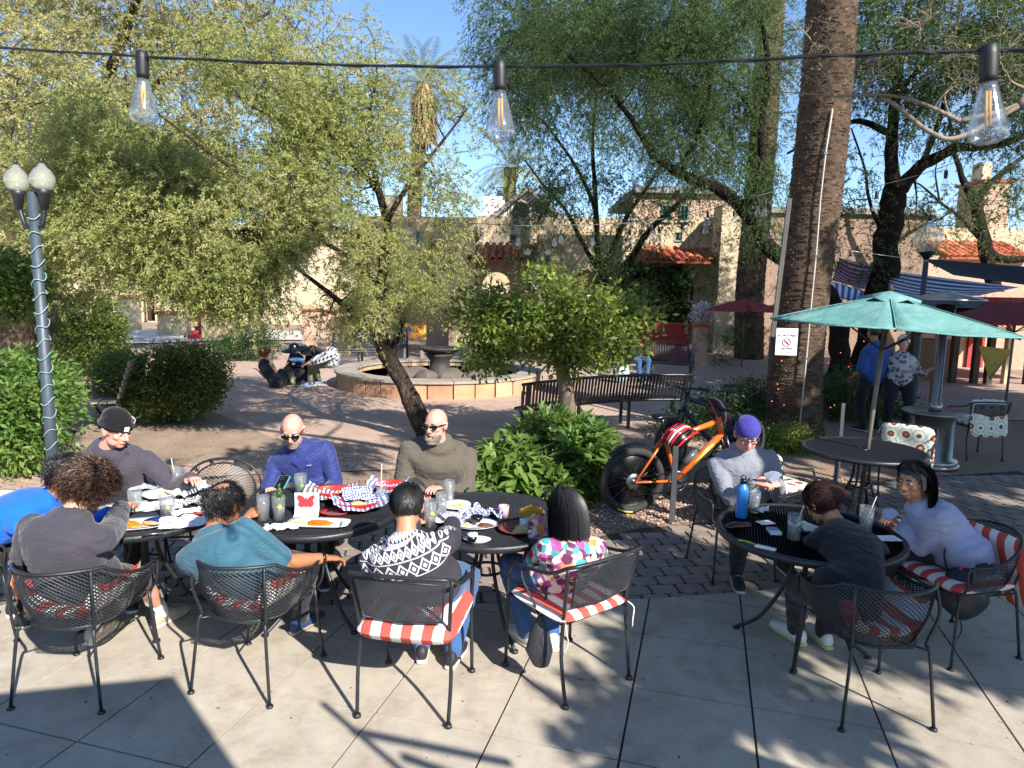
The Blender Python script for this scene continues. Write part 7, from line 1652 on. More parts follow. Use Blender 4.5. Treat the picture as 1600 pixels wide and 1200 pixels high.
 m = MB(); m.lathe([(.001, -.05), (.05, -.05), (.03, -.03), (.03, -.02)], 14, (0, 0, R_), Matrix.Rotation(PI / 2, 4, 'X')); put('cassette', m.mesh('cassette', M_chr), t)
 m = MB(); m.loft([(st_ + Vector((-.11, 0, .16)), (0, 1, 0), (0, 0, 1), .075, .025), (st_ + Vector((-.02, 0, .165)), (0, 1, 0), (0, 0, 1), .045, .022), (st_ + Vector((.12, 0, .16)), (0, 1, 0), (0, 0, 1), .018, .014)], 12); put('saddle', m.mesh('saddle', M_dk), t); tb_('seat_post', st_, st_ + Vector((-.03, 0, .15)), .014, .014, M_dk)
 if guard:
  m = MB(); A_ = [(R_ + .035, q) for q in [.9 + i * .12 for i in range(13)]]; V = []
  for r_, q in A_: V += [(r_ * math.cos(q), -.038, R_ + r_ * math.sin(q) - .012), (r_ * math.cos(q), 0, R_ + r_ * math.sin(q) + .01), (r_ * math.cos(q), .038, R_ + r_ * math.sin(q) - .012)]
  m.add(V, [f for i in range(len(A_) - 1) for f in ((3 * i, 3 * i + 1, 3 * i + 4, 3 * i + 3), (3 * i + 1, 3 * i + 2, 3 * i + 5, 3 * i + 4))]); put('mudguard', m.mesh('mudguard', M_dk), t)
  m = MB(); cc = bb.lerp(hb, .42) + Vector((-.05, -.0, .045)); dd = (hb - bb).normalized(); m.tube([cc - dd * .09, cc + dd * .06, cc + dd * .065, cc + dd * .09], [.036, .036, .024, .02], 12); bt = put('water_bottle', m.mesh('water_bottle', mat('clear_grey', '55585c', rough=.3)), t)
 return t
rb = G(985, 803); bike('orange mountain bike with fat black tyres leaning behind the grey post', rb + Vector((0, .02, 0)), rb + Vector((1.06, .30, 0)), .335, .040, lean=.06)
rb2 = G(1000, 760) + Vector((.45, .5, 0)); bike('second bicycle with dark blue frame behind the orange one', rb2 + Vector((1.0, .45, 0)), rb2, .34, .022, mat('blue_paint', '1c2646', rough=.3), guard=False, lean=.05)
def helmet(label, c, rz, main, s=1.0, tilt=(0, 0)):
 t = thing('bicycle_helmet', label, 'helmet', c, rz, 'red and black bicycle helmets'); t.matrix_basis = Matrix.Translation(c) @ Matrix.Rotation(rz, 4, 'Z') @ Matrix.Rotation(tilt[0], 4, 'X') @ Matrix.Rotation(tilt[1], 4, 'Y') @ Matrix.Scale(s, 4)
 m = MB(); m.ell((0, 0, 0), (.095, .135, .085), None, 18, 12); m.v = [(x, y, max(z, -.03)) for x, y, z in m.v]; put('liner', m.mesh('liner', M_dk), t)
 for k in range(7):
  x = (k - 3) * .029; P = []
  for i in range(13):
   th = PI * (.04 + .92 * i / 12); y = .142 * math.cos(th) ; z = .098 * math.sin(th) * math.sqrt(max(.12, 1 - (x / .11) ** 2)) ; P.append(Vector((x * (1 + .15 * math.sin(th)), y, z - .005 + .004 * math.sin(i * 2))))
  m = MB(); m.tube(P, [.007 + .006 * math.sin(PI * i / 12) for i in range(13)], 6); put('shell_rib', m.mesh('shell_rib', [main, M_dk, main, mat('light_grey_shell', 'b8babd', rough=.3), main, M_dk, main][k]), t)
 m = MB(); m.tube(cr([(-.085, .02, -.02), (-.05, .03, -.10), (0, .04, -.13), (.05, .03, -.10), (.085, .02, -.02)], 4), .006, 5, flat=.3); put('chin_strap', m.mesh('chin_strap', M_dk), t); return t
M_redg = mat('glossy_red', 'c8202a', 'a81a24', 5, .2, spec=.8)
hc_ = D(1062, 684, 6.45); helmet('red and white striped helmet hung on the orange bicycle', hc_, -1.1, M_redg, 1.05, (.5, .3)); hc2 = D(1121, 643, 6.9); helmet('darker red helmet hung on the handlebar behind the purple beanie', hc2, .6, mat('dark_red_shell', '8c1f28', rough=.3), 1.0, (1.0, 0))
# ================================================================ UMBRELLAS
s = NB('turquoise_canvas'); co = s.coord('Object'); s.base(s.mix(s.M('MULTIPLY_ADD', s.noise(co, 2.5, 6, .7), 2, -.5), srgb('548f8e'), srgb('8dbcb6'))); s.set(Roughness=.9); s.bump(s.noise(co, 4, 4), .7, .06)
tr = s.n('BsdfTranslucent'); tr.inputs[0].default_value = (*srgb('5a9996'), 1); mx = s.n('MixShader'); mx.inputs[0].default_value = .3; s.l(s.b.outputs[0], mx.inputs[1]); s.l(tr.outputs[0], mx.inputs[2]); s.l(mx.outputs[0], s.t.nodes['Material Output'].inputs[0]); M_turq = s.m
def umbrella(label, base, ztop, zrim, R_, m_, rot=0, sides=6, tilt=0, group='market umbrellas', vent=True):
 t = thing('market_umbrella', label, 'umbrella', base, 0, group)
 m = MB(); m.lathe([(.021, 0), (.021, ztop)], 10); put('pole', m.mesh('pole', mat('umbrella_pole', '7b7468', '5f5a50', 8, .5, metal=.3)), t)
 h = ztop - zrim; Mx = Matrix.Translation((0, 0, ztop)) @ Matrix.Rotation(tilt, 4, 'X')
 c = bpy.data.objects.new('x', None); m = MB(); n = 8; q_ = 6
 corners = [(R_ * math.cos(rot + 2 * PI * k / sides), R_ * math.sin(rot + 2 * PI * k / sides)) for k in range(sides)]
 for k in range(sides):
  A_, B_ = corners[k], corners[(k + 1) % sides]; vs = []
  for i in range(n + 1):
   u = .12 + .88 * i / n
   for j in range(q_ + 1):
    v = j / q_; x = (A_[0] * (1 - v) + B_[0] * v) * u; y = (A_[1] * (1 - v) + B_[1] * v) * u; z = -h * (u ** 1.12) - .10 * u * u * 4 * v * (1 - v) * (.5) * (1 if i < n else .2) + .06 * h * noise.noise(Vector((x, y, 1))); vs.append(Mx @ Vector((x, y, z)))
  fs = [(i * (q_ + 1) + j, (i + 1) * (q_ + 1) + j, (i + 1) * (q_ + 1) + j + 1, i * (q_ + 1) + j + 1) for i in range(n) for j in range(q_)]; m.add(vs, fs)
  # valance
  a, b_ = Mx @ Vector((A_[0], A_[1], -h)), Mx @ Vector((B_[0], B_[1], -h))
 me = m.mesh('canopy', m_); cn = put('canopy', me, t); md = cn.modifiers.new('thick', 'SOLIDIFY'); md.thickness = .004
 for k in range(sides):
  A_, B_ = corners[k], corners[(k + 1) % sides]; m = MB(); a = Mx @ Vector((A_[0], A_[1], -h)); b_ = Mx @ Vector((B_[0], B_[1], -h)); m.tube([a, a.lerp(b_, .5) + Vector((0, 0, -.015)), b_], .012, 5, flat=.5); put('hem', m.mesh('hem', m_), cn)
  m = MB(); m.tube([Mx @ Vector((0, 0, -.10)), Mx @ Vector((A_[0] * .97, A_[1] * .97, -h - .015))], .010, 5); put('rib', m.mesh('rib', M_wood), t)
  m = MB(); m.tube([Mx @ Vector((A_[0] * (.12 + .88 * q / 8), A_[1] * (.12 + .88 * q / 8), -h * (.12 + .88 * q / 8) ** 1.12 + .004)) for q in range(9)], .005, 4); put('seam', m.mesh('seam', m_), cn)
  m = MB(); m.tube([(0, 0, ztop - h * .9 - .25), Mx @ Vector((A_[0] * .5, A_[1] * .5, -h * .5 - .03))], .008, 5); put('strut', m.mesh('strut', M_wood), t)
 if vent:
  m = MB(); r2 = R_ * .24; vs = [Mx @ Vector((0, 0, .05))] + [Mx @ Vector((r2 * math.cos(rot + PI * k / sides), r2 * math.sin(rot + PI * k / sides), -h * .20 + (.03 if k % 2 else -.02))) for k in range(2 * sides)]; m.add(vs, [(0, 1 + k, 1 + (k + 1) % (2 * sides)) for k in range(2 * sides)]); v_ = put('vent_cap', m.mesh('vent_cap', m_), t); md = v_.modifiers.new('thick', 'SOLIDIFY'); md.thickness = .004
  m = MB(); m.ell(Mx @ Vector((0, 0, .07)), (.025, .025, .03), None, 8, 6); put('finial', m.mesh('finial', M_wood), t)
 return t
ub = cU; zt = D(1378, 462, ub.y).z; uo = umbrella('turquoise market umbrella rising from the bare black table', ub, zt, zt - .27, 1.09, M_turq, rot=.10, sides=6, tilt=.0); uo.matrix_basis = Matrix.Translation(ub) @ Matrix.Rotation(math.radians(3), 4, 'Y')
for lab, px, py, Y, R_, m_, zf in (('flat red umbrella left of the near palm, far off', 1165, 466, 20, 1.2, M_red, .35), ('dark red umbrella behind the near palm', 1275, 462, 17, 1.6, M_red, .4), ('charcoal umbrella behind the turquoise one', 1470, 458, 13.5, 1.15, mat('charcoal_canvas', '5b6066', '4e5358', 3, .8), .25), ('big dark red umbrella at the right edge', 1590, 470, 12.5, 1.9, mat('maroon_canvas', '8a2a2c', '75262a', 3, .8), .35)):
 b0 = D(px, py, Y); umbrella(lab, Vector((b0.x, Y, 0)), b0.z, b0.z - zf, R_, m_, rot=.3, sides=6, vent=False)
# ================================================================ HEATER
hb0 = D(1455, 700, 8.6); hb0.z = 0; he = thing('patio_heater', 'brushed steel patio heater with a round tray on a thick cylinder', 'patio heater', hb0); M_ss = mat('brushed_steel', 'a5a39e', '8b8984', 4, .28, metal=.9, bump=.1, bscale=200)
zt_ = D(1455, 645, 8.6).z; m = MB(); m.lathe([(.30, .05), (.30, .10), (.235, .12), (.235, zt_ - .03)], 28); put('cylinder', m.mesh('cylinder', M_ss), he); m = MB(); m.lathe([(.30, 0), (.32, .02), (.32, .05), (.001, .05)], 28); put('base', m.mesh('base', M_ss), he)
m = MB(); m.lathe([(.05, zt_), (.36, zt_), (.375, zt_ + .01), (.375, zt_ + .02), (.36, zt_ + .03), (.05, zt_ + .025)], 36); put('tray', m.mesh('tray', M_ss), he); m = MB(); m.lathe([(.075, zt_ + .03), (.075, zt_ + .12), (.052, zt_ + .13), (.048, D(1462, 520, 8.6).z)], 18); put('pole', m.mesh('pole', M_ss), he)
m = MB(); z = D(1462, 520, 8.6).z; m.lathe([(.10, z), (.12, z + .02), (.12, z + .06), (.11, z + .08), (.11, z + .35), (.001, z + .36)], 18); put('burner', m.mesh('burner', M_dk), he); m = MB(); m.lathe([(.001, z + .52), (.05, z + .51), (.42, z + .42), (.43, z + .40), (.05, z + .49)], 28); put('reflector', m.mesh('reflector', M_ss), he)
# ================================================================ NOTICE ON THE PALM, PALE CONDUIT, STRINGS
def text(name, s_, size, M, m_, parent, bold=False):
 c = bpy.data.curves.new(name, 'FONT'); c.body = s_; c.size = size; c.align_x = 'CENTER'; c.align_y = 'CENTER'; c.extrude = .0008; c.offset = .0012 if bold else 0; o = bpy.data.objects.new(name, c); col.objects.link(o)
 dg = bpy.context.evaluated_depsgraph_get(); me = bpy.data.meshes.new_from_object(o.evaluated_get(dg)); bpy.data.objects.remove(o); me.materials.clear(); me.materials.append(m_); me.transform(M); return put(name, me, parent)
pcen = D(1229, 534, Yp - .47); sg = thing('notice_sign', 'white laminated DO NOT FEED notice with a crossed out pigeon, fixed to the palm trunk', 'sign', pcen); Rs = Matrix.Rotation(-.12, 4, 'Z') @ Matrix.Rotation(-.02, 4, 'X'); sg.matrix_basis = Matrix.Translation(pcen) @ Rs
wS, hS = .285, .37; m = MB(); m.box((-wS / 2, -.004, -hS / 2), (wS / 2, .0, hS / 2)); put('sheet', m.mesh('sheet', mat('white_paper', 'e6e8ee', 'dcdee4', 3, .4), False), sg)
M_nav = mat('dark_ink', '34364a', rough=.7); M_redi = mat('red_ink', 'b8434a', rough=.7); TX = Matrix.Rotation(PI / 2, 4, 'X')
m = MB();
for a, b_ in (((-.125, -.168), (.125, -.168)), ((.125, -.168), (.125, .168)), ((.125, .168), (-.125, .168)), ((-.125, .168), (-.125, -.168))): m.bar((a[0], -.0052, a[1]), (b_[0], -.0052, b_[1]), .002, .004)
put('border', m.mesh('border', M_nav, False), sg)
text('lettering', 'DO NOT FEED', .038, Matrix.Translation((0, -.006, .085)) @ TX, M_nav, sg, True); text('small_lettering', 'Please', .026, Matrix.Translation((-.05, -.006, .135)) @ TX, M_nav, sg); text('lettering', 'THE BIRDS', .032, Matrix.Translation((0, -.006, -.095)) @ TX, M_nav, sg, True); text('small_lettering', 'Thank you', .018, Matrix.Translation((.06, -.006, -.145)) @ TX, M_nav, sg)
m = MB(); m.tube([(.052 * math.cos(q), -.007, -.01 + .052 * math.sin(q)) for q in [i * PI / 14 for i in range(28)]], .006, 5, closed=True); m.bar((-.037, -.009, .027), (.037, -.009, -.047), .004, .011); put('prohibition_ring', m.mesh('prohibition_ring', M_redi), sg)
m = MB(); m.ell((.004, -.006, -.012), (.026, .003, .014), Matrix.Rotation(.5, 3, 'Y'), 12, 6); m.ell((-.02, -.006, .008), (.010, .003, .010), None, 10, 6); put('bird_mark', m.mesh('bird_mark', M_nav), sg)
cd_ = thing('conduit', 'thin pale conduit pipe running up the front of the near palm', 'pipe', G(1248, 700)); m = MB(); m.tube([tuple(D(px, py, Yp - off)) for px, py, off in ((1249, 670, .46), (1260, 560, .46), (1268, 470, .45), (1275, 400, .42), (1282, 310, .40), (1290, 240, .38), (1301, 170, .36))], .012, 7); put('pipe', m.mesh('pipe', mat('pale_pipe', 'b0aca4', rough=.5)), cd_, w=True)
for py, px, off in ((560, 1260, .46), (400, 1275, .42), (240, 1290, .38)): m = MB(); c = D(px, py, Yp - off); m.cbox(c, (.06, .035, .02)); put('clip', m.mesh('clip', M_bol, False), cd_, w=True)
gp = thing('flat_post', 'narrow grey board strapped along the left side of the near palm', 'post', G(1200, 680)); m = MB(); m.bar(D(1203, 560, Yp - .3), D(1234, 310, Yp - .25), .06, .03); put('board', m.mesh('board', mat('grey_board', '55514c', '433f3b', 4, .8), False), gp, w=True)
# string lights ------------------------------------------------
M_wire = mat('black_cable', '1b1b1d', rough=.5); M_bulb = thinglass('bulb_glass', (.97, .98, 1), .035, .05)
s = NB('amber_filament'); s.base(srgb('e0a83a')); s.set(Roughness=.5); M_fil = s.m
def bulb(parent, c, s_=1.0, tilt=0, simple=False):
 Mx = Matrix.Translation(c) @ Matrix.Rotation(tilt, 4, 'Y') @ Matrix.Scale(s_, 4)
 m = MB(); m.lathe([(.010, .018), (.014, .015), (.0155, .0), (.0145, -.035), (.014, -.045), (.001, -.045)], 16); m.v = [tuple(Mx @ Vector(p)) for p in m.v]; so_ = put('socket', m.mesh('socket', M_wire), parent, w=True)
 pr = [(.0135, -.046), (.0145, -.055), (.022, -.085), (.030, -.118), (.032, -.130), (.029, -.142), (.016, -.150), (.001, -.152)]
 if not simple: pr2 = [(r - .0012, z + (.001 if z < -.14 else 0)) for r, z in pr]; pr2[-1] = (.0005, -.1505); prof = pr + pr2[::-1]
 else: prof = pr
 m = MB(); m.lathe(prof, 22 if not simple else 10); m.v = [tuple(Mx @ Vector(p)) for p in m.v]; g = put('glass', m.mesh('glass', M_bulb), so_, w=True)
 if not simple:
  for dx in (-.003, .003): m = MB(); m.tube([(dx, 0, -.06), (dx * 1.3, 0, -.12)], 0.0022, 5); m.v = [tuple(Mx @ Vector(p)) for p in m.v]; put('filament', m.mesh('filament', M_fil), so_, w=True)
wp = [D(-120, 68, 2.1), D(0, 75, 1.92), D(218, 88, 1.70), D(400, 97, 1.62), D(600, 103, 1.54), D(781, 104, 1.46), D(1000, 101, 1.36), D(1200, 92, 1.28), D(1400, 83, 1.20), D(1546, 79, 1.15), D(1720, 72, 1.08)]
sl_ = thing('string_light', 'sagging black cable with three clear pear shaped bulbs in the foreground', 'string lights', (0, 1.5, 3)); m = MB(); c = cr(wp, 10); m.tube(c, .0030, 8); put('cable', m.mesh('cable', M_wire), sl_, w=True)
m = MB(); m.tube([p + Vector((0, .003 * math.cos(i * .8), .003 * math.sin(i * .8))) for i, p in enumerate(c)], .0016, 5); put('wrap_wire', m.mesh('wrap_wire', M_wire), sl_, w=True)
for (px, py, Yb, sc, tl) in ((222, 92, 1.70, .97, .02), (781, 108, 1.46, .93, -.03), (1545, 86, 1.15, .90, -.10)): bulb(sl_, D(px, py, Yb), sc, tl)
def farstring(label, P, nb, drop=.12, s_=1.0, r=.006, mt=None):
 t = thing('festoon', label, 'string lights', P[0], 0, 'distant strings of bulbs'); m = MB(); c = cr(P, 12); m.tube(c, r, 5); put('cable', m.mesh('cable', mt or M_wire), t, w=True)
 for k in range(nb):
  u = (k + .5) / nb * (len(c) - 1); i = int(u); p = c[i].lerp(c[min(i + 1, len(c) - 1)], u - i); m = MB(); m.tube([p, p - Vector((0, 0, drop))], .004, 4, caps=False); put('drop_wire', m.mesh('drop_wire', M_wire), t, w=True); bulb(t, p - Vector((0, 0, drop)), s_, 0, True)
farstring('string of small bulbs crossing in front of the tiled roofs', [D(560, 315, 13), D(700, 345, 13), D(850, 352, 13), D(1000, 346, 12.5), D(1100, 330, 12), D(1222, 292, 11)], 13, .16, 1.5)
farstring('pale wire with bulbs rising to the near palm', [D(800, 353, 12.5), D(1000, 347, 12), D(1120, 320, 11.5), D(1225, 296, 11)], 4, .1, 1.4, .005, mat('pale_wire', '8f8f8c', rough=.5))
farstring('thin cable with bulbs across the blue gap at the right', [D(1310, 305, 12), D(1430, 275, 12), D(1530, 240, 12), D(1660, 195, 12)], 3, .12, 2.0)
farstring('white rope from the palm to the dark shade sail', [D(1200, 372, 10.4), D(1330, 392, 12), D(1450, 408, 14)], 1, .05, 1.0, .007, mat('white_rope', 'c9c6be', rough=.8))
rl = thing('fairy_lights', 'tiny red fairy lights scattered in the dark shrub by the palm', 'string lights', D(1300, 560, 11)); s = NB('red_led'); s.base((.8, .1, .05)); s.b.inputs['Emission Color'].default_value = (1, .16, .06, 1); s.b.inputs['Emission Strength'].default_value = 1.2; rs = random.Random(8); m = MB()
for k in range(46): m.ell(D(rs.uniform(1195, 1350), rs.uniform(505, 640), 9.7 if k % 2 else 11), (.008,) * 3, None, 5, 4)
tag(put('led_dots', m.mesh('led_dots', s.m), rl, w=True), kind='stuff')
# ================================================================ THINGS ON THE TABLES
M_china = mat('white_china', 'e9e8e4', 'dedcd6', 3, .2, spec=.6); M_navyrim = mat('navy_glaze', '2c3d7a', '22305f', 3, .25); M_basket = mat('red_plastic', 'c9302c', 'b22825', 4, .35)
M_paper = mat('white_napkin', 'eeeceb', 'dcdadc', 6, .9, bump=.2); M_ricey = mat('yellow_rice', 'd8a52e', 'b97f1f', 60, .7, bump=1, bscale=220); M_riceo = mat('orange_rice', 'd98218', 'c26a10', 60, .7, bump=1, bscale=220)
M_beans = mat('beans', '7a4a30', '5a3423', 30, .6, bump=.8, bscale=90); M_salad = mat('shredded_lettuce', '9db05a', 'd6cf9a', 50, .8, bump=1, bscale=120); M_egg = mat('melted_cheese', 'e3c98a', 'c98f45', 20, .5, bump=.6)
M_bluebowl = mat('blue_plastic', '2f5fa5', '284f8c', 4, .3); M_lime = mat('lime_green', '8fb43a', '6f9a2c', 10, .5); M_lemon = mat('lemon_yellow', 'e0c948', rough=.5); M_brownp = mat('brown_pottery', '6d2f22', '8a4030', 20, .5, bump=.3)
M_gl = thinglass('drinking_glass', (.98, .99, .99), .10, .05)
M_wat = thinglass('iced_water', (.95, .97, .96), .14, .1, (.75, .78, .78))
def gingham(name, a, b, p):
 s = NB(name); uv = s.n('UVMap').outputs[0]; x, y, z = s.sep(uv); f = lambda v: s.M('GREATER_THAN', s.M('FRACT', s.M('MULTIPLY', v, p)), .5)
 k = s.M('ADD', f(x), f(y)); s.base(s.ramp(s.M('MULTIPLY', k, .5), [(0, a), (.34, '7d84a8' if b != '26262c' else '77777d'), (.8, b)], 'CONSTANT')); s.set(Roughness=.85); return s.m
M_gw = gingham('blue_gingham', 'eeeef2', '2f3f7c', 12); M_gb = gingham('black_gingham', 'efefef', '26262c', 13)
def place(px, py, z=TZ): return G(px, py, z)
def crumple(w_, d, amp, m, seed, name, n=16, lift=0, fold=None):
 mb = MB()
 for i in range(n + 1):
  for j in range(n + 1):
   u, v = i / n - .5, j / n - .5; q = Vector((u * 3 + seed, v * 3, seed * 2)); z = abs(noise.noise(q)) * amp * 2 + abs(noise.noise(q * 2.7)) * amp * .8 + lift * (abs(u) * 2) ** 2 + (fold(u, v) if fold else 0)
   mb.v.append((u * w_ + noise.noise(q * 1.3) * amp * .7, v * d + noise.noise(q * 1.7 + Vector((5, 0, 0))) * amp * .7, z + .002))
 for i in range(n):
  for j in range(n): a = i * (n + 1) + j; mb.f.append((a, a + n + 1, a + n + 2, a + 1)); mb.mi.append(0); mb.uv[len(mb.f) - 1] = [(i / n, j / n), ((i + 1) / n, j / n), ((i + 1) / n, (j + 1) / n), (i / n, (j + 1) / n)]
 return mb.mesh(name, m, amp < .012)
def paper(label, p, rz, w_, d, amp, m, seed, name='napkin', cat='napkin', group=None, dz=0, lift=0, fold=None): o = put(name, crumple(w_, d, amp, m, seed, name, lift=lift, fold=fold)); o.location = (p.x, p.y, p.z + dz); o.rotation_euler = (0, 0, rz); return tag(o, label, cat, group)
def mound(parent, c, r, h, m, seed, name):
 b = MB(); b.ell((0, 0, 0), (r[0], r[1], h), None, 20, 12); b.v = [tuple(Vector(p) * (1 + .28 * noise.noise(Vector(p) * 40 + Vector((seed, 0, 0))) + .12 * noise.noise(Vector(p) * 110)) + Vector(c)) for p in b.v]; return put(name, b.mesh(name, m, False), parent)
def grains(parent, c, r, n, m, seed, name='grains'):
 rs = random.Random(seed); b = MB()
 for k in range(n):
  a, q = rs.uniform(0, 6.3), rs.random() ** .5; x, y = c[0] + math.cos(a) * q * r[0], c[1] + math.sin(a) * q * r[1]; z = c[2] + r[2] * (1 - q * q) ** .5 + .001; d = Vector((rs.gauss(0, 1), rs.gauss(0, 1), rs.gauss(0, .4))).normalized() * .005; b.bar(Vector((x, y, z)) - d, Vector((x, y, z)) + d, .0028, .0028)
 return tag(put(name, b.mesh(name, m, False), parent), kind='stuff')
def plate(label, p, rz, w_, d, m=None, rim=None, square=True, group='white plates', foods=()):
 t = thing('plate', label, 'plate', p, rz, group); b = MB(); n = 40; rings = []
 def ring(k, z, e=5 if square else 2):
  R_ = []
  for i in range(n): a = 2 * PI * i / n; ca, sa = math.cos(a), math.sin(a); q = (abs(ca) ** e + abs(sa) ** e) ** (-1 / e); R_.append((ca * q * w_ / 2 * k, sa * q * d / 2 * k, z))
  return R_
 b.v = ring(.7, .0) + ring(1.0, .016) + ring(1.0, .020) + ring(.78, .006) + [(0, 0, .006)]
 for r in range(3):
  for i in range(n): b.f.append((r * n + i, r * n + (i + 1) % n, (r + 1) * n + (i + 1) % n, (r + 1) * n + i)); b.mi.append(0)
 for i in range(n): b.f.append((3 * n + i, 3 * n + (i + 1) % n, 4 * n)); b.mi.append(0)
 put('dish', b.mesh('dish', m or M_china), t)
 if rim: b = MB(); b.tube([(x, y, z + .001) for x, y, z in ring(.985, .0195)], .003, 5, closed=True); put('rim', b.mesh('rim', rim), t)
 for k, (x, y, rx, ry, h, mm, nm) in enumerate(foods):
  mound(t, (x, y, .006), (rx, ry), h, mm, k + w_ * 7, nm)
  if 'rice' in nm: grains(t, (x, y, .004), (rx * 1.05, ry * 1.05, h), 160, mm, k)
 return t
def glass(label, p, h=.13, r=.038, fill=.5, straw=None, fruit=None, r2=None, group='clear drinking glasses', mint=False, M=None):
 t = thing('glass', label, 'glass', p, 0, group); r2 = r2 or r * .82; b = MB()
 b.lathe([(.001, .0), (r2, .0), (r, h), (r - .003, h), (r2 - .003, .010), (.001, .010)], 24); put('vessel', b.mesh('vessel', M_gl), t)
 if fill:
  b = MB(); rr = r2 + (r - r2) * fill - .0045; b.lathe([(.001, .0115), (r2 - .0045, .0115), (rr, h * fill), (.001, h * fill)], 20); put('drink', b.mesh('drink', M_wat), t)
  b = MB(); rs = random.Random(int(h * 1e4))
  for k in range(5): b.cbox((rs.uniform(-1, 1) * r * .4, rs.uniform(-1, 1) * r * .4, h * fill * rs.uniform(.3, .95)), (.02, .02, .02), None)
  tag(put('ice', b.mesh('ice', M_gl, False), t), kind='stuff')
 if fruit: b = MB(); b.ell((r * .3, -r * .5, h * (fill or .4)), (.018, .012, .018), Matrix.Rotation(.6, 3, 'X'), 12, 8); put('citrus_wedge', b.mesh('citrus_wedge', fruit), t)
 if mint:
  rg_ = np.random.default_rng(3); P_ = rg_.normal(size=(34, 3)) * np.array([.014, .014, .03]) + np.array([0, 0, h * .95]); put('mint_sprig', fast('mint_sprig', leaf_quads(P_, rg_.normal(size=(34, 3)), .03, .018, rg_), quadF(34), L_bright), t)
 if straw: b = MB(); b.tube([(-.01, 0, .02), (straw[0], straw[1], h + straw[2])], .0032, 7); put('straw', b.mesh('straw', mat('paper_straw', 'c9c4ba', rough=.7)), t)
 return t
def basket(label, p, rz, w_, d, gm, seed, food=True):
 t = thing('food_basket', label, 'basket', p, rz, 'red oval food baskets'); n = 36
 b = MB()
 for k, z in ((.62, 0), (.78, .02), (1.0, .055), (1.03, .058), (1.0, .062), (.96, .055), (.72, .012)):
  for i in range(n): a = 2 * PI * i / n; b.v.append((math.cos(a) * w_ / 2 * k, math.sin(a) * d / 2 * k, z))
 for r in range(6):
  for i in range(n): b.f.append((r * n + i, r * n + (i + 1) % n, (r + 1) * n + (i + 1) % n, (r + 1) * n + i)); b.mi.append(0)
 b.f.append(tuple(6 * n + i for i in range(n))); b.mi.append(0); put('tub', b.mesh('tub', M_basket), t)
 for k in range(22):
  a = 2 * PI * k / 22; b = MB(); q = .91; b.bar((math.cos(a) * w_ / 2 * .80, math.sin(a) * d / 2 * .80, .022), (math.cos(a) * w_ / 2 * 1.015, math.sin(a) * d / 2 * 1.015, .054), .006, .006); put('rib', b.mesh('rib', M_basket, False), t)
 o = put('liner_paper', crumple(w_ * 1.15, d * 1.35, .016, gm, seed, 'liner_paper', lift=.055), t); o.location = (0, 0, .018)
 if food: mound(t, (-.02, -.01, .035), (w_ * .18, d * .2), .022, M_egg, seed, 'chips')
 return t
TZ = .730
paper('flat white sheet in the middle of the left table under the glasses', place(240, 792), .4, .34, .20, .008, M_paper, 61, name='paper_sheet', cat='paper')
# ---- left table
plate('square white plate with rice and beans nearest the curly haired person', place(193, 797), .5, .28, .23, foods=((-.04, .02, .06, .045, .022, M_ricey, 'rice'), (.05, -.02, .04, .04, .018, M_beans, 'beans'), (.02, .05, .035, .03, .02, M_salad, 'salad')))
plate('blue rimmed plate heaped with yellow rice at the front edge of the left table', place(215, 822), .35, .27, .21, rim=M_navyrim, foods=((-.05, 0, .065, .05, .026, M_ricey, 'rice'), (.06, -.01, .05, .035, .020, M_egg, 'enchilada')))
plate('white plate with scraps under the papers at the back of the left table', place(258, 772), .9, .29, .23, foods=((.02, 0, .05, .03, .012, M_egg, 'scraps'),))
plate('dark blue plate peeking out beside the yellow rice', place(248, 818, TZ), .2, .17, .15, m=M_navyrim, square=False)
paper('crumpled white napkin at the front right of the left table', place(292, 818), .3, .30, .17, .022, M_paper, 1, group='napkins on the left table')
paper('long folded white napkin pointing at the teal shirted man', place(300, 800), .6, .24, .12, .018, M_paper, 2, group='napkins on the left table')
paper('upright creased white sheet by the hand of the person in the beanie', place(294, 770), .9, .26, .20, .03, M_paper, 3, group='napkins on the left table', fold=lambda u, v: .05 * max(0, u))
paper('patterned paper sheet along the far rim of the left table', place(248, 760), .35, .36, .16, .012, gingham('print', 'eeeeee', '9aa29c', 22), 4, name='paper_sheet', cat='paper')
paper('checked liner paper between the glasses on the left table', place(303, 786), -.2, .17, .14, .02, M_gb, 5, name='liner_paper', cat='paper')
glass('tall water glass with a straw beside the reaching hand of the person in the beanie', place(278, 764), .15, .040, .6, (-.03, -.01, .07)); glass('clear tumbler left of the napkins on the left table', place(212, 800), .14, .042, .35)
glass('wide clear tumbler with a lemon slice on the left table', place(262, 806), .13, .048, .45, fruit=M_lemon); glass('small clear glass with lemon at the far side of the left table', place(252, 762), .09, .034, .5, fruit=M_lemon)
m = MB(); p = place(306, 806); m.loft([(p + Vector((-.06, 0, .012)), (0, 1, 0), (0, 0, 1), .010, .006), (p + Vector((.06, .01, .014)), (0, 1, 0), (0, 0, 1), .010, .006)], 8); tag(put('red_sauce_packet', m.mesh('red_sauce_packet', M_basket)), 'small red packet lying on the white napkins of the left table', 'packet')
m = MB(); p = place(222, 838); m.tube([p + Vector((0, 0, .006)), p + Vector((.05, .02, .010)), p + Vector((.10, .045, .006))], [.012, .005, .004], 7, flat=.4); tag(put('spoon', m.mesh('spoon', M_ss)), 'bright spoon on the front rim of the left table', 'cutlery')
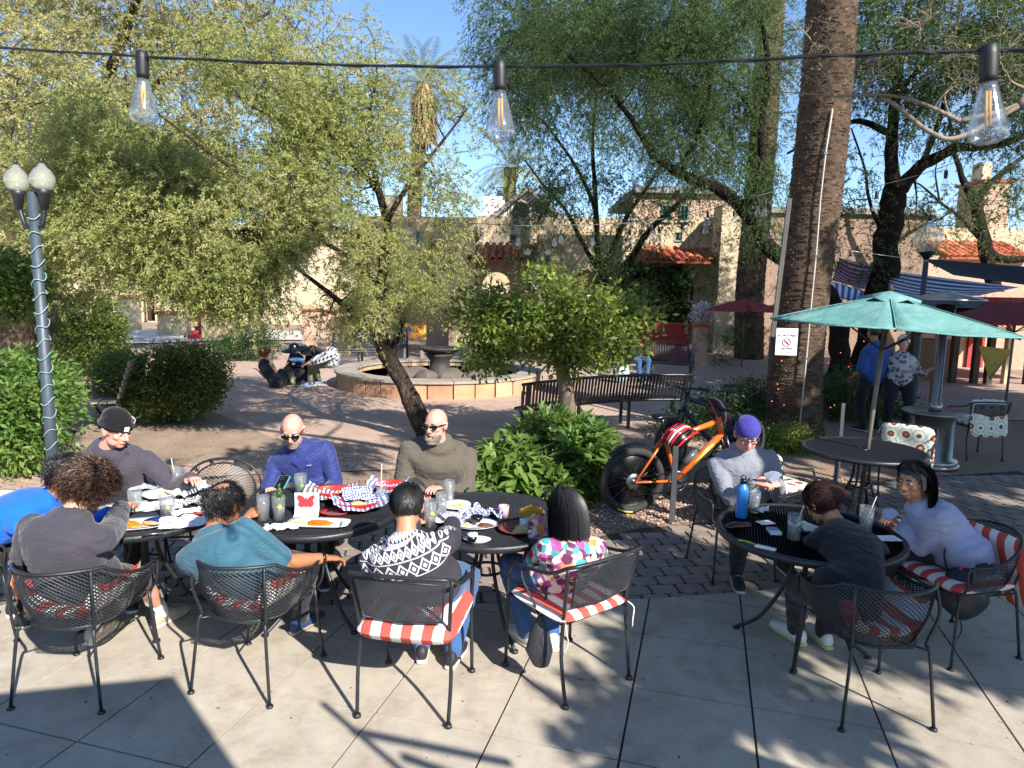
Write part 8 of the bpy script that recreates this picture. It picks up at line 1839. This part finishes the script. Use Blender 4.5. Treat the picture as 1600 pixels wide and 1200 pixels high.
# ---- middle table
plate('long white rectangular plate with bright orange rice', place(498, 820), -.03, .37, .155, foods=((.0, .0, .075, .042, .020, M_riceo, 'rice'), (-.11, -.005, .04, .035, .018, M_salad, 'salad')))
m = MB(); p = place(533, 822); m.tube([p + Vector((.02, -.09, .03)), p + Vector((.01, -.02, .026)), p + Vector((.005, .0, .022))], [.005, .004, .004], 6, flat=.5)
for k in (-1.5, -.5, .5, 1.5): m.tube([p + Vector((.005 + k * .004, 0, .022)), p + Vector((k * .0045, .045, .02))], .0012, 4)
tag(put('fork', m.mesh('fork', M_ss)), 'steel fork leaning on the orange rice plate', 'cutlery')
paper('white napkin with wrapped cutlery left of the orange rice plate', place(440, 826), .2, .20, .09, .02, M_paper, 7, group='napkins on the middle table')
glass('pressed glass goblet at the left of the middle table', place(412, 812), .15, .038, 0, r2=.034); glass('tall glass with mint and lemon next to the goblet', place(436, 812), .15, .040, .55, fruit=M_lemon, mint=True); glass('clear cup with lime in front of the man in the blue zip top', place(470, 772), .14, .044, .45, fruit=M_lime)
# butterfly card holder
p = place(478, 808); nh = thing('napkin_caddy', 'curved white caddy with a red butterfly on its face', 'caddy', p, .05)
m = MB(); prof = [(.0, -.075), (.004, -.072), (.012, -.02), (.02, .03), (.045, .06), (.10, .075), (.165, .085), (.170, .088)]
for i, (z, y) in enumerate(prof): m.v += [(-.085, -y + .02, z + .004), (.085, -y + .02, z + .004)]
m.v = []
P_ = [(-.075, .012), (-.045, .006), (.0, .006), (.035, .014), (.050, .05), (.052, .10), (.050, .145)]
for y, z in P_: m.v += [(-.075, y - .02, z), (.075, y - .02, z)]
m.f = [(2 * i, 2 * i + 1, 2 * i + 3, 2 * i + 2) for i in range(len(P_) - 1)]; m.mi = [0] * len(m.f)
o = put('panel', m.mesh('panel', M_china), nh); md = o.modifiers.new('t', 'SOLIDIFY'); md.thickness = .006; md2 = o.modifiers.new('b', 'BEVEL'); md2.width = .008; md2.segments = 2
wing = [(0, .0), (.010, .022), (.030, .040), (.050, .042), (.052, .028), (.040, .008), (.046, -.004), (.044, -.022), (.026, -.034), (.010, -.024), (0, -.030)]
m = MB(); pts = wing + [(-x, z) for x, z in reversed(wing[1:-1])]; n = len(pts); m.add([(x, .016, z + .092) for x, z in pts] + [(x, .022, z + .092) for x, z in pts], [tuple(range(n)), tuple(range(2 * n - 1, n - 1, -1))] + [(i, (i + 1) % n, n + (i + 1) % n, n + i) for i in range(n)]); m.tube([(0, .018, .11), (-.012, .018, .135)], .0015, 4); m.tube([(0, .018, .11), (.012, .018, .135)], .0015, 4); m.cbox((0, .017, .09), (.008, .004, .06)); put('butterfly', m.mesh('butterfly', mat('butterfly_red', 'd2313a', rough=.5), False), nh)
basket('red basket lined with black checked paper at the back of the middle table', place(520, 778), .15, .30, .20, M_gb, 11, False); basket('red basket with blue checked paper and a little food, right of the butterfly caddy', place(562, 796), .35, .30, .20, M_gw, 12)
paper('blue checked paper standing up out of the right red basket', place(562, 790), .4, .20, .16, .02, M_gw, 13, name='liner_paper', cat='paper', dz=.05, fold=lambda u, v: .10 * max(0, v))
plate('small red rimmed dish with grey salsa in front of the red baskets', place(524, 803), .1, .19, .13, m=M_basket, square=False, foods=((0, 0, .06, .04, .012, mat('salsa', '5d6468', '43494c', 30, .3), 'salsa'),))
glass('glass with a long upright straw in front of the bald man in the olive hoodie', place(597, 790), .12, .036, .4, (0, .0, .16)); basket('red basket rim behind the head of the man in the diamond sweater', place(608, 768), 0, .24, .17, M_gw, 14, False)
# ---- right of the middle
glass('tall clear glass nearest the diamond sweater shoulder', place(672, 822), .16, .042, .5, fruit=M_lemon); glass('clear glass between two others on the right hand table', place(690, 806), .15, .038, .4); glass('clear glass at the back of the three on the right hand table', place(702, 784), .15, .038, .3)
plate('round white plate holding a small jam pot', place(695, 812), 0, .22, .22, square=False, foods=((.0, 0, .02, .02, .02, M_egg, 'jam_pot'),)); plate('round white plate partly under the checked papers', place(712, 792), 0, .20, .20, square=False, foods=((.02, 0, .05, .04, .01, M_salad, 'salad'),))
paper('light checked paper peaking in the middle of the right hand table', place(722, 812), .5, .24, .18, .03, gingham('pale_gingham', 'efeee8', '77787c', 16), 21, name='liner_paper', cat='paper', lift=.02); paper('blue checked paper crumpled beside the pink cup', place(764, 806), -.3, .22, .16, .03, M_gw, 22, name='liner_paper', cat='paper', lift=.02)
plate('blue rimmed plate under the checked papers with food scraps', place(742, 822), .05, .28, .20, rim=M_navyrim, square=False, foods=((-.05, .0, .03, .025, .015, M_egg, 'scraps'), (.06, -.01, .05, .03, .015, M_beans, 'beans')))
t = thing('sauce_bowl', 'small black sauce bowl on the checked papers', 'bowl', place(745, 815, TZ + .03)); m = MB(); m.lathe([(.02, 0), (.035, .02), (.037, .035), (.033, .033), (.02, .012), (.001, .012)], 18); put('bowl', m.mesh('bowl', M_dk), t)
t = thing('pink_cup', 'pale pink cup near the far edge of the right hand table', 'cup', place(787, 808)); m = MB(); m.lathe([(.001, 0), (.026, 0), (.034, .075), (.031, .075), (.024, .006), (.001, .006)], 20); put('cup', m.mesh('cup', mat('pink_plastic', 'dba3a6', rough=.4)), t)
plate('white oval dish with a black sauce pot at the front of the right hand table', place(745, 846), -.1, .16, .085, square=False); t = thing('sauce_pot', 'black and white sauce pot on the little oval dish', 'pot', place(738, 845, TZ + .012)); m = MB(); m.lathe([(.001, 0), (.024, 0), (.028, .03), (.001, .03)], 18); put('pot', m.mesh('pot', M_dk), t); m = MB(); m.lathe([(.029, .03), (.029, .045), (.001, .046)], 18); put('lid', m.mesh('lid', M_china), t)
plate('dark red pottery plate of food in front of the woman in the floral top', place(812, 828), .1, .26, .24, m=M_brownp, square=False, foods=((.02, 0, .06, .05, .018, M_salad, 'salad'), (-.03, .03, .04, .04, .015, M_beans, 'beans'), (.0, -.05, .05, .03, .012, M_egg, 'tortilla')))
t = thing('blue_bowl', 'blue plastic bowl by the shoulder of the man in the diamond sweater', 'bowl', place(702, 838)); m = MB(); m.lathe([(.03, 0), (.06, .03), (.065, .045), (.06, .045), (.03, .008), (.001, .008)], 22); put('bowl', m.mesh('bowl', M_bluebowl), t)
t = thing('taco', 'folded yellow taco held by the woman in the floral top', 'food', D(829, 800, 3.98)); m = MB(); m.loft([(Vector((-.06, 0, 0)), (0, 1, 0), (0, 0, 1), .012, .02), (Vector((0, 0, .012)), (0, 1, 0), (0, 0, 1), .022, .035), (Vector((.06, 0, 0)), (0, 1, 0), (0, 0, 1), .012, .02)], 12); put('shell', m.mesh('shell', M_ricey), t)
t = thing('paper_wrapper', 'translucent white wrapper under the hands of the woman in the floral top', 'wrapper', D(826, 830, 3.98), .4); o = put('sheet', crumple(.10, .16, .012, M_paper, 31, 'sheet'), t); o.rotation_euler = (1.1, 0, 0)
# ---- card table
p = place(1158, 808); bt = thing('water_bottle', 'bright blue metal water bottle with a black cap on the card table', 'bottle', p); m = MB(); m.lathe([(.001, 0), (.034, 0), (.036, .006), (.036, .175), (.033, .195), (.020, .212), (.018, .225)], 28); put('body', m.mesh('body', mat('blue_enamel', '2b82cc', '2577bd', 3, .35, spec=.6)), bt); m = MB(); m.lathe([(.021, .222), (.021, .246), (.016, .252), (.001, .253)], 20); cp = put('cap', m.mesh('cap', M_dk), bt); m = MB(); m.tube([(-.013, 0, .25), (-.014, 0, .268), (0, 0, .276), (.014, 0, .268), (.013, 0, .25)], .004, 6); put('loop', m.mesh('loop', M_dk), cp)
text('logo_lettering', 'HYDRO', .020, Matrix.Rotation(-.9, 4, 'Z') @ Matrix.Translation((0, -.0372, .10)) @ TX @ Matrix.Rotation(PI / 2, 4, 'Z'), M_china, bt) if False else None
glass('clear glass standing right behind the blue bottle', place(1178, 800), .14, .036, .4); paper('small crumpled tissue right of the blue bottle', place(1188, 800), .2, .09, .08, .03, M_paper, 41)
paper('rounded white card beside the card deck', place(1196, 817), .3, .10, .075, .001, M_china, 42, name='card', cat='card')
dk = thing('card_deck', 'blue and white boxed deck of playing cards lying on the card table', 'card deck', place(1209, 832), -.05); m = MB(); m.box((-.032, -.045, 0), (.032, .045, .018)); put('box', m.mesh('box', M_china, False), dk); m = MB(); m.box((-.0322, -.012, .0185), (.0322, .0452, .0192)); put('blue_print', m.mesh('blue_print', mat('card_blue', '3f6fae', '5a86bf', 60, .4), False), dk)
gs = thing('folded_glasses', 'black case and orange lensed folded glasses left of the bottle base', 'sunglasses', place(1153, 826), .2); m = MB(); m.loft([(Vector((-.07, 0, .018)), (0, 1, 0), (0, 0, 1), .03, .015), (Vector((0, 0, .022)), (0, 1, 0), (0, 0, 1), .038, .02), (Vector((.07, 0, .018)), (0, 1, 0), (0, 0, 1), .03, .015)], 14); put('case', m.mesh('case', M_dk), gs); m = MB(); m.tube([(-.05, -.04, .03), (0, -.055, .035), (.05, -.04, .03)], .006, 6); put('frame', m.mesh('frame', mat('amber_plastic', '8a4a22', rough=.2)), gs)
kf = thing('white_fob', 'slim white device on a yellow green lanyard near the front rim of the card table', 'lanyard', place(1196, 857), -.62); m = MB(); m.box((-.055, -.014, 0), (.055, .014, .012), bev=.004); put('body', m.mesh('body', M_china, False), kf); m = MB(); m.tube(cr([(-.055, 0, .008), (-.08, .02, .006), (-.10, .01, .012), (-.13, .03, .006), (-.16, .02, .006)], 5), .006, 6, flat=.35); put('strap', m.mesh('strap', mat('lime_strap', 'a9b83a', '7f9a2c', 20, .6)), kf)
glass('iced drink with lime and a straw beside the elbow of the person in black', place(1240, 842), .15, .042, .6, (.05, .01, .05), fruit=M_lime); glass('tall glass with a straw between the person in black and the smiling woman', place(1352, 828), .15, .042, .5, (.05, .0, .06))
for k, (px, py, rz) in enumerate(((1256, 818, .2), (1268, 822, .5), (1262, 826, -.1))): m = MB(); m.box((-.031, -.044, 0), (.031, .044, .0008)); o = put('playing_card', m.mesh('playing_card', M_china, False)); q = place(px, py, TZ + .001 * k); o.location = q; o.rotation_euler = (0, 0, rz); tag(o, ['pale playing card dealt left of the person in black', 'tilted playing card touching the elbow of the person in black', 'lowest of the three cards by the elbow of the person in black'][k], 'playing card', 'playing cards on the table')
bd = thing('score_sheet', 'white paper sheet in front of the smiling woman', 'paper', place(1378, 842), .1); o = put('sheet', crumple(.20, .10, .003, M_paper, 45, 'sheet'), bd)
def fan(label, c, rz, n, w_=.055, tilt=1.0, back='4d6f9f'):
 t = thing('card_fan', label, 'playing cards', c, rz); t.matrix_basis = Matrix.Translation(c) @ Matrix.Rotation(rz, 4, 'Z') @ Matrix.Rotation(tilt, 4, 'X')
 for k in range(n): a = (k - (n - 1) / 2) * -.16; m = MB(); m.box((-w_ / 2, 0, -.0004), (w_ / 2, .085, .0004)); m.v = [tuple(Matrix.Rotation(a, 4, 'Z') @ Vector((x, y, z + k * .0012))) for x, y, z in m.v]; put('card', m.mesh('card', mat('card_back', 'c7cdd9', '8fa0bd', 90, .4), False), t)
fan('fan of playing cards held by the man in the purple beanie', D(1205, 752, 4.66), PI, 7, tilt=1.1); fan('playing cards held low by the smiling woman', D(1383, 812, 4.2), -1.2, 6, tilt=.8)
# ---- bags ------------------------------------------------
M_nyl = mat('black_nylon', '242529', '2f3036', 12, .5, bump=.5, bscale=30); M_strap = mat('strap_webbing', '1c1d22', rough=.7)
c = D(1505, 925, 3.95); bp = thing('backpack', 'black nylon backpack slung on the back of the smiling woman\'s chair', 'bag', c)
m = MB(); m.ell((0, 0, 0), (.15, .11, .16), None, 20, 14); m.v = [(x * (1 + .25 * noise.noise(Vector((x * 9, y * 9, z * 9)))), y * (1 + .3 * noise.noise(Vector((x * 7, y * 9, z * 8 + 3)))), z * (1 + .2 * noise.noise(Vector((x * 8, y * 9, z * 5 + 7)))) ) for x, y, z in m.v]; me = m.mesh('sack', M_nyl); put('sack', me, bp)
m = MB(); m.tube(cr([(-.08, .05, .12), (-.10, .06, .22), (-.05, .08, .27), (.0, .05, .15)], 5), .012, 6, flat=.3); put('strap', m.mesh('strap', M_strap), bp); m = MB(); m.tube(cr([(-.05, -.06, -.12), (-.04, -.08, -.2), (-.05, -.07, -.26)], 4), .012, 6, flat=.3); put('strap', m.mesh('strap', M_strap), bp); m = MB(); m.ell((-.07, -.06, .17), (.012, .008, .012), None, 8, 6); put('red_charm', m.mesh('red_charm', M_redg), bp)
c = ch4 + Vector((-.16, -.18, .28)); cb = thing('sling_bag', 'soft black sling bag hanging from the side of the floral woman\'s chair', 'bag', c)
m = MB(); m.loft([(Vector((0, 0, .13)), (1, 0, 0), (0, 1, 0), .015, .01), (Vector((0, 0, .05)), (1, 0, 0), (0, 1, 0), .05, .03), (Vector((0, 0, -.06)), (1, 0, 0), (0, 1, 0), .075, .045), (Vector((.01, 0, -.13)), (1, 0, 0), (0, 1, 0), .05, .035)], 16); put('pouch', m.mesh('pouch', M_nyl), cb); m = MB(); m.tube(cr([(0, 0, .13), (-.04, 0, .22), (-.10, .05, .36), (.02, .1, .37), (.03, .03, .2), (.0, 0, .12)], 5), .008, 6, flat=.35); put('strap', m.mesh('strap', M_strap), cb)
# mint phone-case bag etc. on seat; rolled yoga mat strap omitted
# ================================================================ PEOPLE FARTHER OFF
FY = 14.3
I = person('red haired girl in a black tank top sitting on the ground by the fountain', G(432, 606), -.5, D(414, 552, G(432, 606).y + .05), SK_P, H=.86, female=True, far=True, seat_z=.0, tops=[dict(m=C_dark, g=.012, sleeve=0, name='tank_top')], pants=dict(m=C_dark), hands=(D(425, 566, FY), D(404, 580, FY)), feet=(G(450, 604), G(455, 600)), look=(-.3, -.2), seed=21, shoes=dict(m=M_dark_shoe), shoulder=.16)
put('hair_base', hair_cap(I['hm'], 1.10, -.09, H_red, .01, 2), I['t']); strands(I, H_red, 500, 'curly', 22, .05, -.09, .006)
b_ = G(490, 598); b_.y += .35
I = person('man in a black and white plaid shirt bent forward on the fountain rim', Vector((D(520, 580, 14.6).x, 14.55, 0)), 1.9, D(503, 538, 14.4), SK_P, H=1.0, far=True, seat_z=.46, tops=[dict(m=C_plaid, g=.02, name='plaid_shirt')], pants=dict(m=C_khaki), shoes=dict(m=mat('pale_blue_shoe', '7d9cc4', rough=.7)), hands=(D(478, 568, 14.0), D(470, 572, 14.1)), feet=(G(484, 604), G(500, 602)), look=(.1, -.5), seed=22, lean_ctrl=.12)
put('hair_base', hair_cap(I['hm'], 1.06, -.07, H_grey, .006, 3), I['t'])
def hat(I, m_, r=.22):
 m = MB(); m.lathe([(.001, .16), (.06, .155), (.10, .12), (.11, .06), (r, .03), (r + .01, .02), (.10, .045), (.08, .05)], 24); m.v = [tuple(I['hm'] @ Vector((x, y, z * .9 + .0))) for x, y, z in m.v]; put('sun_hat', m.mesh('sun_hat', m_), I['t'])
I = person('small child under a wide dark sun hat with a pale blue toy in front', Vector((D(462, 590, 14.9).x, 14.9, 0)), PI - .3, D(460, 546, 14.75), SK_P, H=.62, far=True, seat_z=.32, tops=[dict(m=C_navy, g=.01, name='shirt')], pants=dict(m=C_dark), look=(0, -.3), seed=23, shoulder=.17, hands=(D(450, 566, 14.6), D(462, 568, 14.6)), feet=(G(455, 600), G(468, 600)))
hat(I, M_dk, .27)
I = person('second child in a dark hat pressed against the plaid shirted man', Vector((D(487, 590, 15.0).x, 15.0, 0)), PI + .1, D(488, 550, 14.85), SK_T, H=.6, far=True, seat_z=.32, tops=[dict(m=cloth('plum_top', '4a2a44', '2c2233'), g=.01, name='shirt')], pants=dict(m=C_dark), look=(0, -.3), seed=24, shoulder=.17, hands=(D(478, 568, 14.7), D(495, 568, 14.7)), feet=(G(480, 600), G(490, 600)))
hat(I, mat('aubergine_felt', '2c222c', rough=.8), .25)
wg = thing('wagon_seat', 'low black folding wagon the two hatted children sit in', 'wagon', Vector((D(473, 598, 14.85).x, 14.85, 0))); M_can = mat('black_canvas', '1d1d22', '2a2a30', 10, .8)
m = MB(); m.box((-.32, -.2, .12), (.32, .22, .30), bev=.02); put('tub', m.mesh('tub', M_can, False), wg)
for x in (-.25, .25):
 for y in (-.2, .2): m = MB(); m.lathe([(.001, -.02), (.08, -.02), (.08, .02), (.001, .02)], 14, (x, y, .08), Matrix.Rotation(PI / 2, 4, 'X')); put('wheel', m.mesh('wheel', M_rub), wg)
t = thing('drink_cup', 'cream paper cup on the bricks beside the red haired girl', 'cup', G(458, 603)); m = MB(); m.lathe([(.001, 0), (.05, 0), (.065, .19), (.001, .19)], 14); put('cup', m.mesh('cup', mat('cream_cup', 'd8c890', rough=.6)), t); m = MB(); m.tube([(0, 0, .19), (.01, 0, .27)], .006, 5); put('straw', m.mesh('straw', M_paper), t)
bs = D(463, 562, 14.55); t = thing('toy_tray', 'pale blue toy on the lap of the child in the wide hat', 'toy', bs); m = MB(); m.ell((0, 0, 0), (.17, .08, .05), None, 14, 8); put('toy', m.mesh('toy', mat('pale_blue', '7fb4dc', rough=.6)), t)
# standing pair at the right
yb = 10.8
I = person('man in a blue shirt standing in shade under the turquoise umbrella', Vector((D(1364, 600, yb).x, yb, 0)), .3, Vector((D(1366, 505, yb).x, yb, 1.56)), SK_T, far=True, stand=True, bulk=1.15, tops=[dict(m=cloth('mid_blue_shirt', '35589a', '2c4a86'), g=.02, name='shirt', hem=-.2, sleeve=.45)], pants=dict(m=C_dark), shoes=dict(m=M_dark_shoe), seed=25, hands=(Vector((D(1390, 560, yb).x, yb + .1, .95)), Vector((D(1340, 560, yb).x, yb + .1, .85))))
put('hair_base', hair_cap(I['hm'], 1.05, -.06, H_black, .004, 4), I['t'])
I = person('grey haired woman in a dark patterned blouse standing beside the man in blue', Vector((D(1405, 600, yb - .2).x, yb - .2, 0)), PI - .3, Vector((D(1412, 535, yb - .2).x, yb - .2, 1.42)), SK_P, H=.95, far=True, stand=True, bulk=1.1, female=True, tops=[dict(m=C_gfl, g=.02, name='blouse', hem=-.2, sleeve=.7)], pants=dict(m=C_dark), shoes=dict(m=M_dark_shoe), seed=26, hands=(Vector((D(1395, 570, yb).x, yb - .4, 1.0)), Vector((D(1432, 570, yb).x, yb - .4, 1.05))))
put('hair_base', hair_cap(I['hm'], 1.15, -.07, H_white, .01, 5), I['t'])
I = person('person in dark clothes with a white bag sitting on the bench behind the citrus tree', Vector((D(985, 585, 16.6).x, 16.6, 0)), PI + .6, D(1000, 538, 16.5), SK_T, far=True, seat_z=.45, tops=[dict(m=C_dark, g=.02, name='jacket')], pants=dict(m=C_denim), shoes=dict(m=M_dark_shoe), seed=27)
put('hair_base', hair_cap(I['hm'], 1.1, -.08, H_dkbrown, .006, 6), I['t'])
t = thing('tote_bag', 'pale tote bag on the ground behind the citrus tree', 'bag', Vector((D(970, 590, 16).x, 16, 0))); m = MB(); m.ell((0, 0, .24), (.2, .12, .26), None, 14, 10); put('sack', m.mesh('sack', mat('pale_canvas', 'b9c0c4', '9aa2a8', 8, .8)), t)
# ================================================================ OUTSIDE THE FRAME: unseen things placed to throw shade into view
umbrella('patio umbrella added over the photographer to cast shade, outside the frame', Vector((-.10, -1.12, 0)), 2.95, 2.6, 1.6, mat('beige_canvas', 'a89c86', rough=.9), rot=.2)  # unseen umbrella added to cast the lower-left shadow
umbrella('patio umbrella right behind the photographer, outside the frame', Vector((3.1, -1.22, 0)), 2.95, 2.6, 1.25, mat('beige_canvas', 'a89c86', rough=.9), rot=.5)
sh = Vector((SUNV.x, SUNV.y, SUNV.z)) * (2.4 / SUNV.z); pg = thing('shadow_rails', 'thin metal pergola rails added above the terrace to cast line shadows, outside the frame', 'gobo', (1.5, 0, 0))  # made-up rails, set toward the sun to cast bar shadows
for a, b_, r in ((G(505, 1100), G(640, 1215), .018), (G(550, 1142), G(795, 1192), .022), (G(630, 1182), G(760, 1230), .022)): m = MB(); m.tube([a + sh, b_ + sh], r, 8); put('rail', m.mesh('rail', M_iron), pg, w=True)
m = MB(); m.tube([G(640, 1215) + sh, Vector((G(640, 1215).x + sh.x, G(640, 1215).y + sh.y, 0))], .03, 8); put('post', m.mesh('post', M_iron), pg, w=True)
def shade(P, s_, r): c = Vector(P) + SUNV * s_; return (tuple(c), r, 1)  # crown mass placed toward the sun so its shade lands on P
t = tree('mesquite outside the frame to the right, shading the card table', 'tree', (7.2, -2.2, 0), [([Vector((7.2, -2.2, 0)), Vector((7.1, -2.0, 2)), Vector((6.6, -1.6, 4)), Vector((6.0, -1.2, 5))], .22, .05), ([Vector((7.1, -2.0, 2.4)), Vector((8, -1.2, 4)), Vector((8.2, -.5, 5))], .12, .04)],
  [shade((2.9, 4.9, .3), 8.5, (1.1, .8, .5)), shade((4.0, 5.2, .3), 8.5, (1.2, .9, .5)), shade((1.25, 4.5, 0), 8, (.5, .4, .3)), shade((2.2, 4.0, .3), 8, (.7, .35, .3)), shade((.75, 5.6, 0), 9, (.4, .4, .3)), shade((3.3, 3.6, 0), 7.5, (.5, .25, .3)), shade((.95, 3.7, 0), 7.5, (.2, .45, .2)), shade((1.5, 3.35, 0), 7.5, (.25, .2, .2)), shade((3.7, 4.4, 0), 8, (.9, .5, .4)), shade((4.3, 6.4, 0), 9, (1, .7, .4)), shade((.6, 3.1, 0), 7, (.12, .3, .2))],
  L_mesq, M_bark, 4200, dict(length=.24, k=18, L=.09, W=.042, droop=.3), seed=81)
t = tree('high mesquite canopy overhead outside the frame, dappling the plaza', 'tree', (5.6, -.5, 0), [([Vector((5.6, -.5, 0)), Vector((5.3, .2, 2.5)), Vector((4.4, 1.6, 4.6)), Vector((3.0, 2.6, 5.4)), Vector((1, 3.2, 5.8))], .2, .04)],
  [shade(p, s_, r) for p, s_, r in (((-2.6, 8.6, 0), 9.4, (.9, .6, .35)), ((-4.3, 10.9, 0), 10.4, (.6, .45, .25)), ((-2.4, 11.4, 0), 11, (.6, .4, .2)), ((-3.9, 7.7, 0), 9, (.4, .3, .2)), ((-.8, 9.6, 0), 9.8, (.8, .6, .3)), ((.6, 11.3, 0), 10.6, (1, .8, .3)), ((2.2, 10.0, 0), 10.2, (.9, .7, .3)), ((-7.5, 12, 0), 11.2, (1.3, .8, .3)), ((3.2, 13.5, 0), 12, (1.5, 1, .4)))], L_mesq, M_bark, 3800, dict(length=.26, k=16, L=.08, W=.028, droop=.3), seed=83)
t = tree('broad dense tree added outside the frame to the right to shade the far patio', 'tree', (13.5, 2.5, 0), [([Vector((13.5, 2.5, 0)), Vector((13.3, 2.7, 3)), Vector((12.5, 3.2, 6))], .35, .12)],
  [shade((6.5, 11, .5), 10, (2.6, 2.2, 1.3)), shade((4.6, 9.2, .3), 10, (1, .7, .6)), shade((5.6, 8.2, .3), 9.5, (1.2, .7, .5)), shade((9.5, 13, .5), 11, (3, 2.6, 1.6)), shade((7, 8.8, .2), 10, (2.2, 1.4, 1)), shade((5.3, 13, .5), 11, (1.8, 2, 1.2)), shade((9, 9.5, .2), 10, (2.4, 1.6, 1.2)), shade((8, 16, 1), 12, (4, 3, 1.6)), shade((5.7, 10.7, 1), 10, (1.2, 1, .8)), shade((9, 19, 1.5), 14, (4, 3, 2)), shade((5.2, 21.5, .5), 14, (1.6, 1.4, 1))],
  L_dark, M_barkd, 7500, dict(length=.5, k=14, L=.2, W=.11, droop=.4), seed=82)  # unseen tree added to darken the patio, steps and walls behind
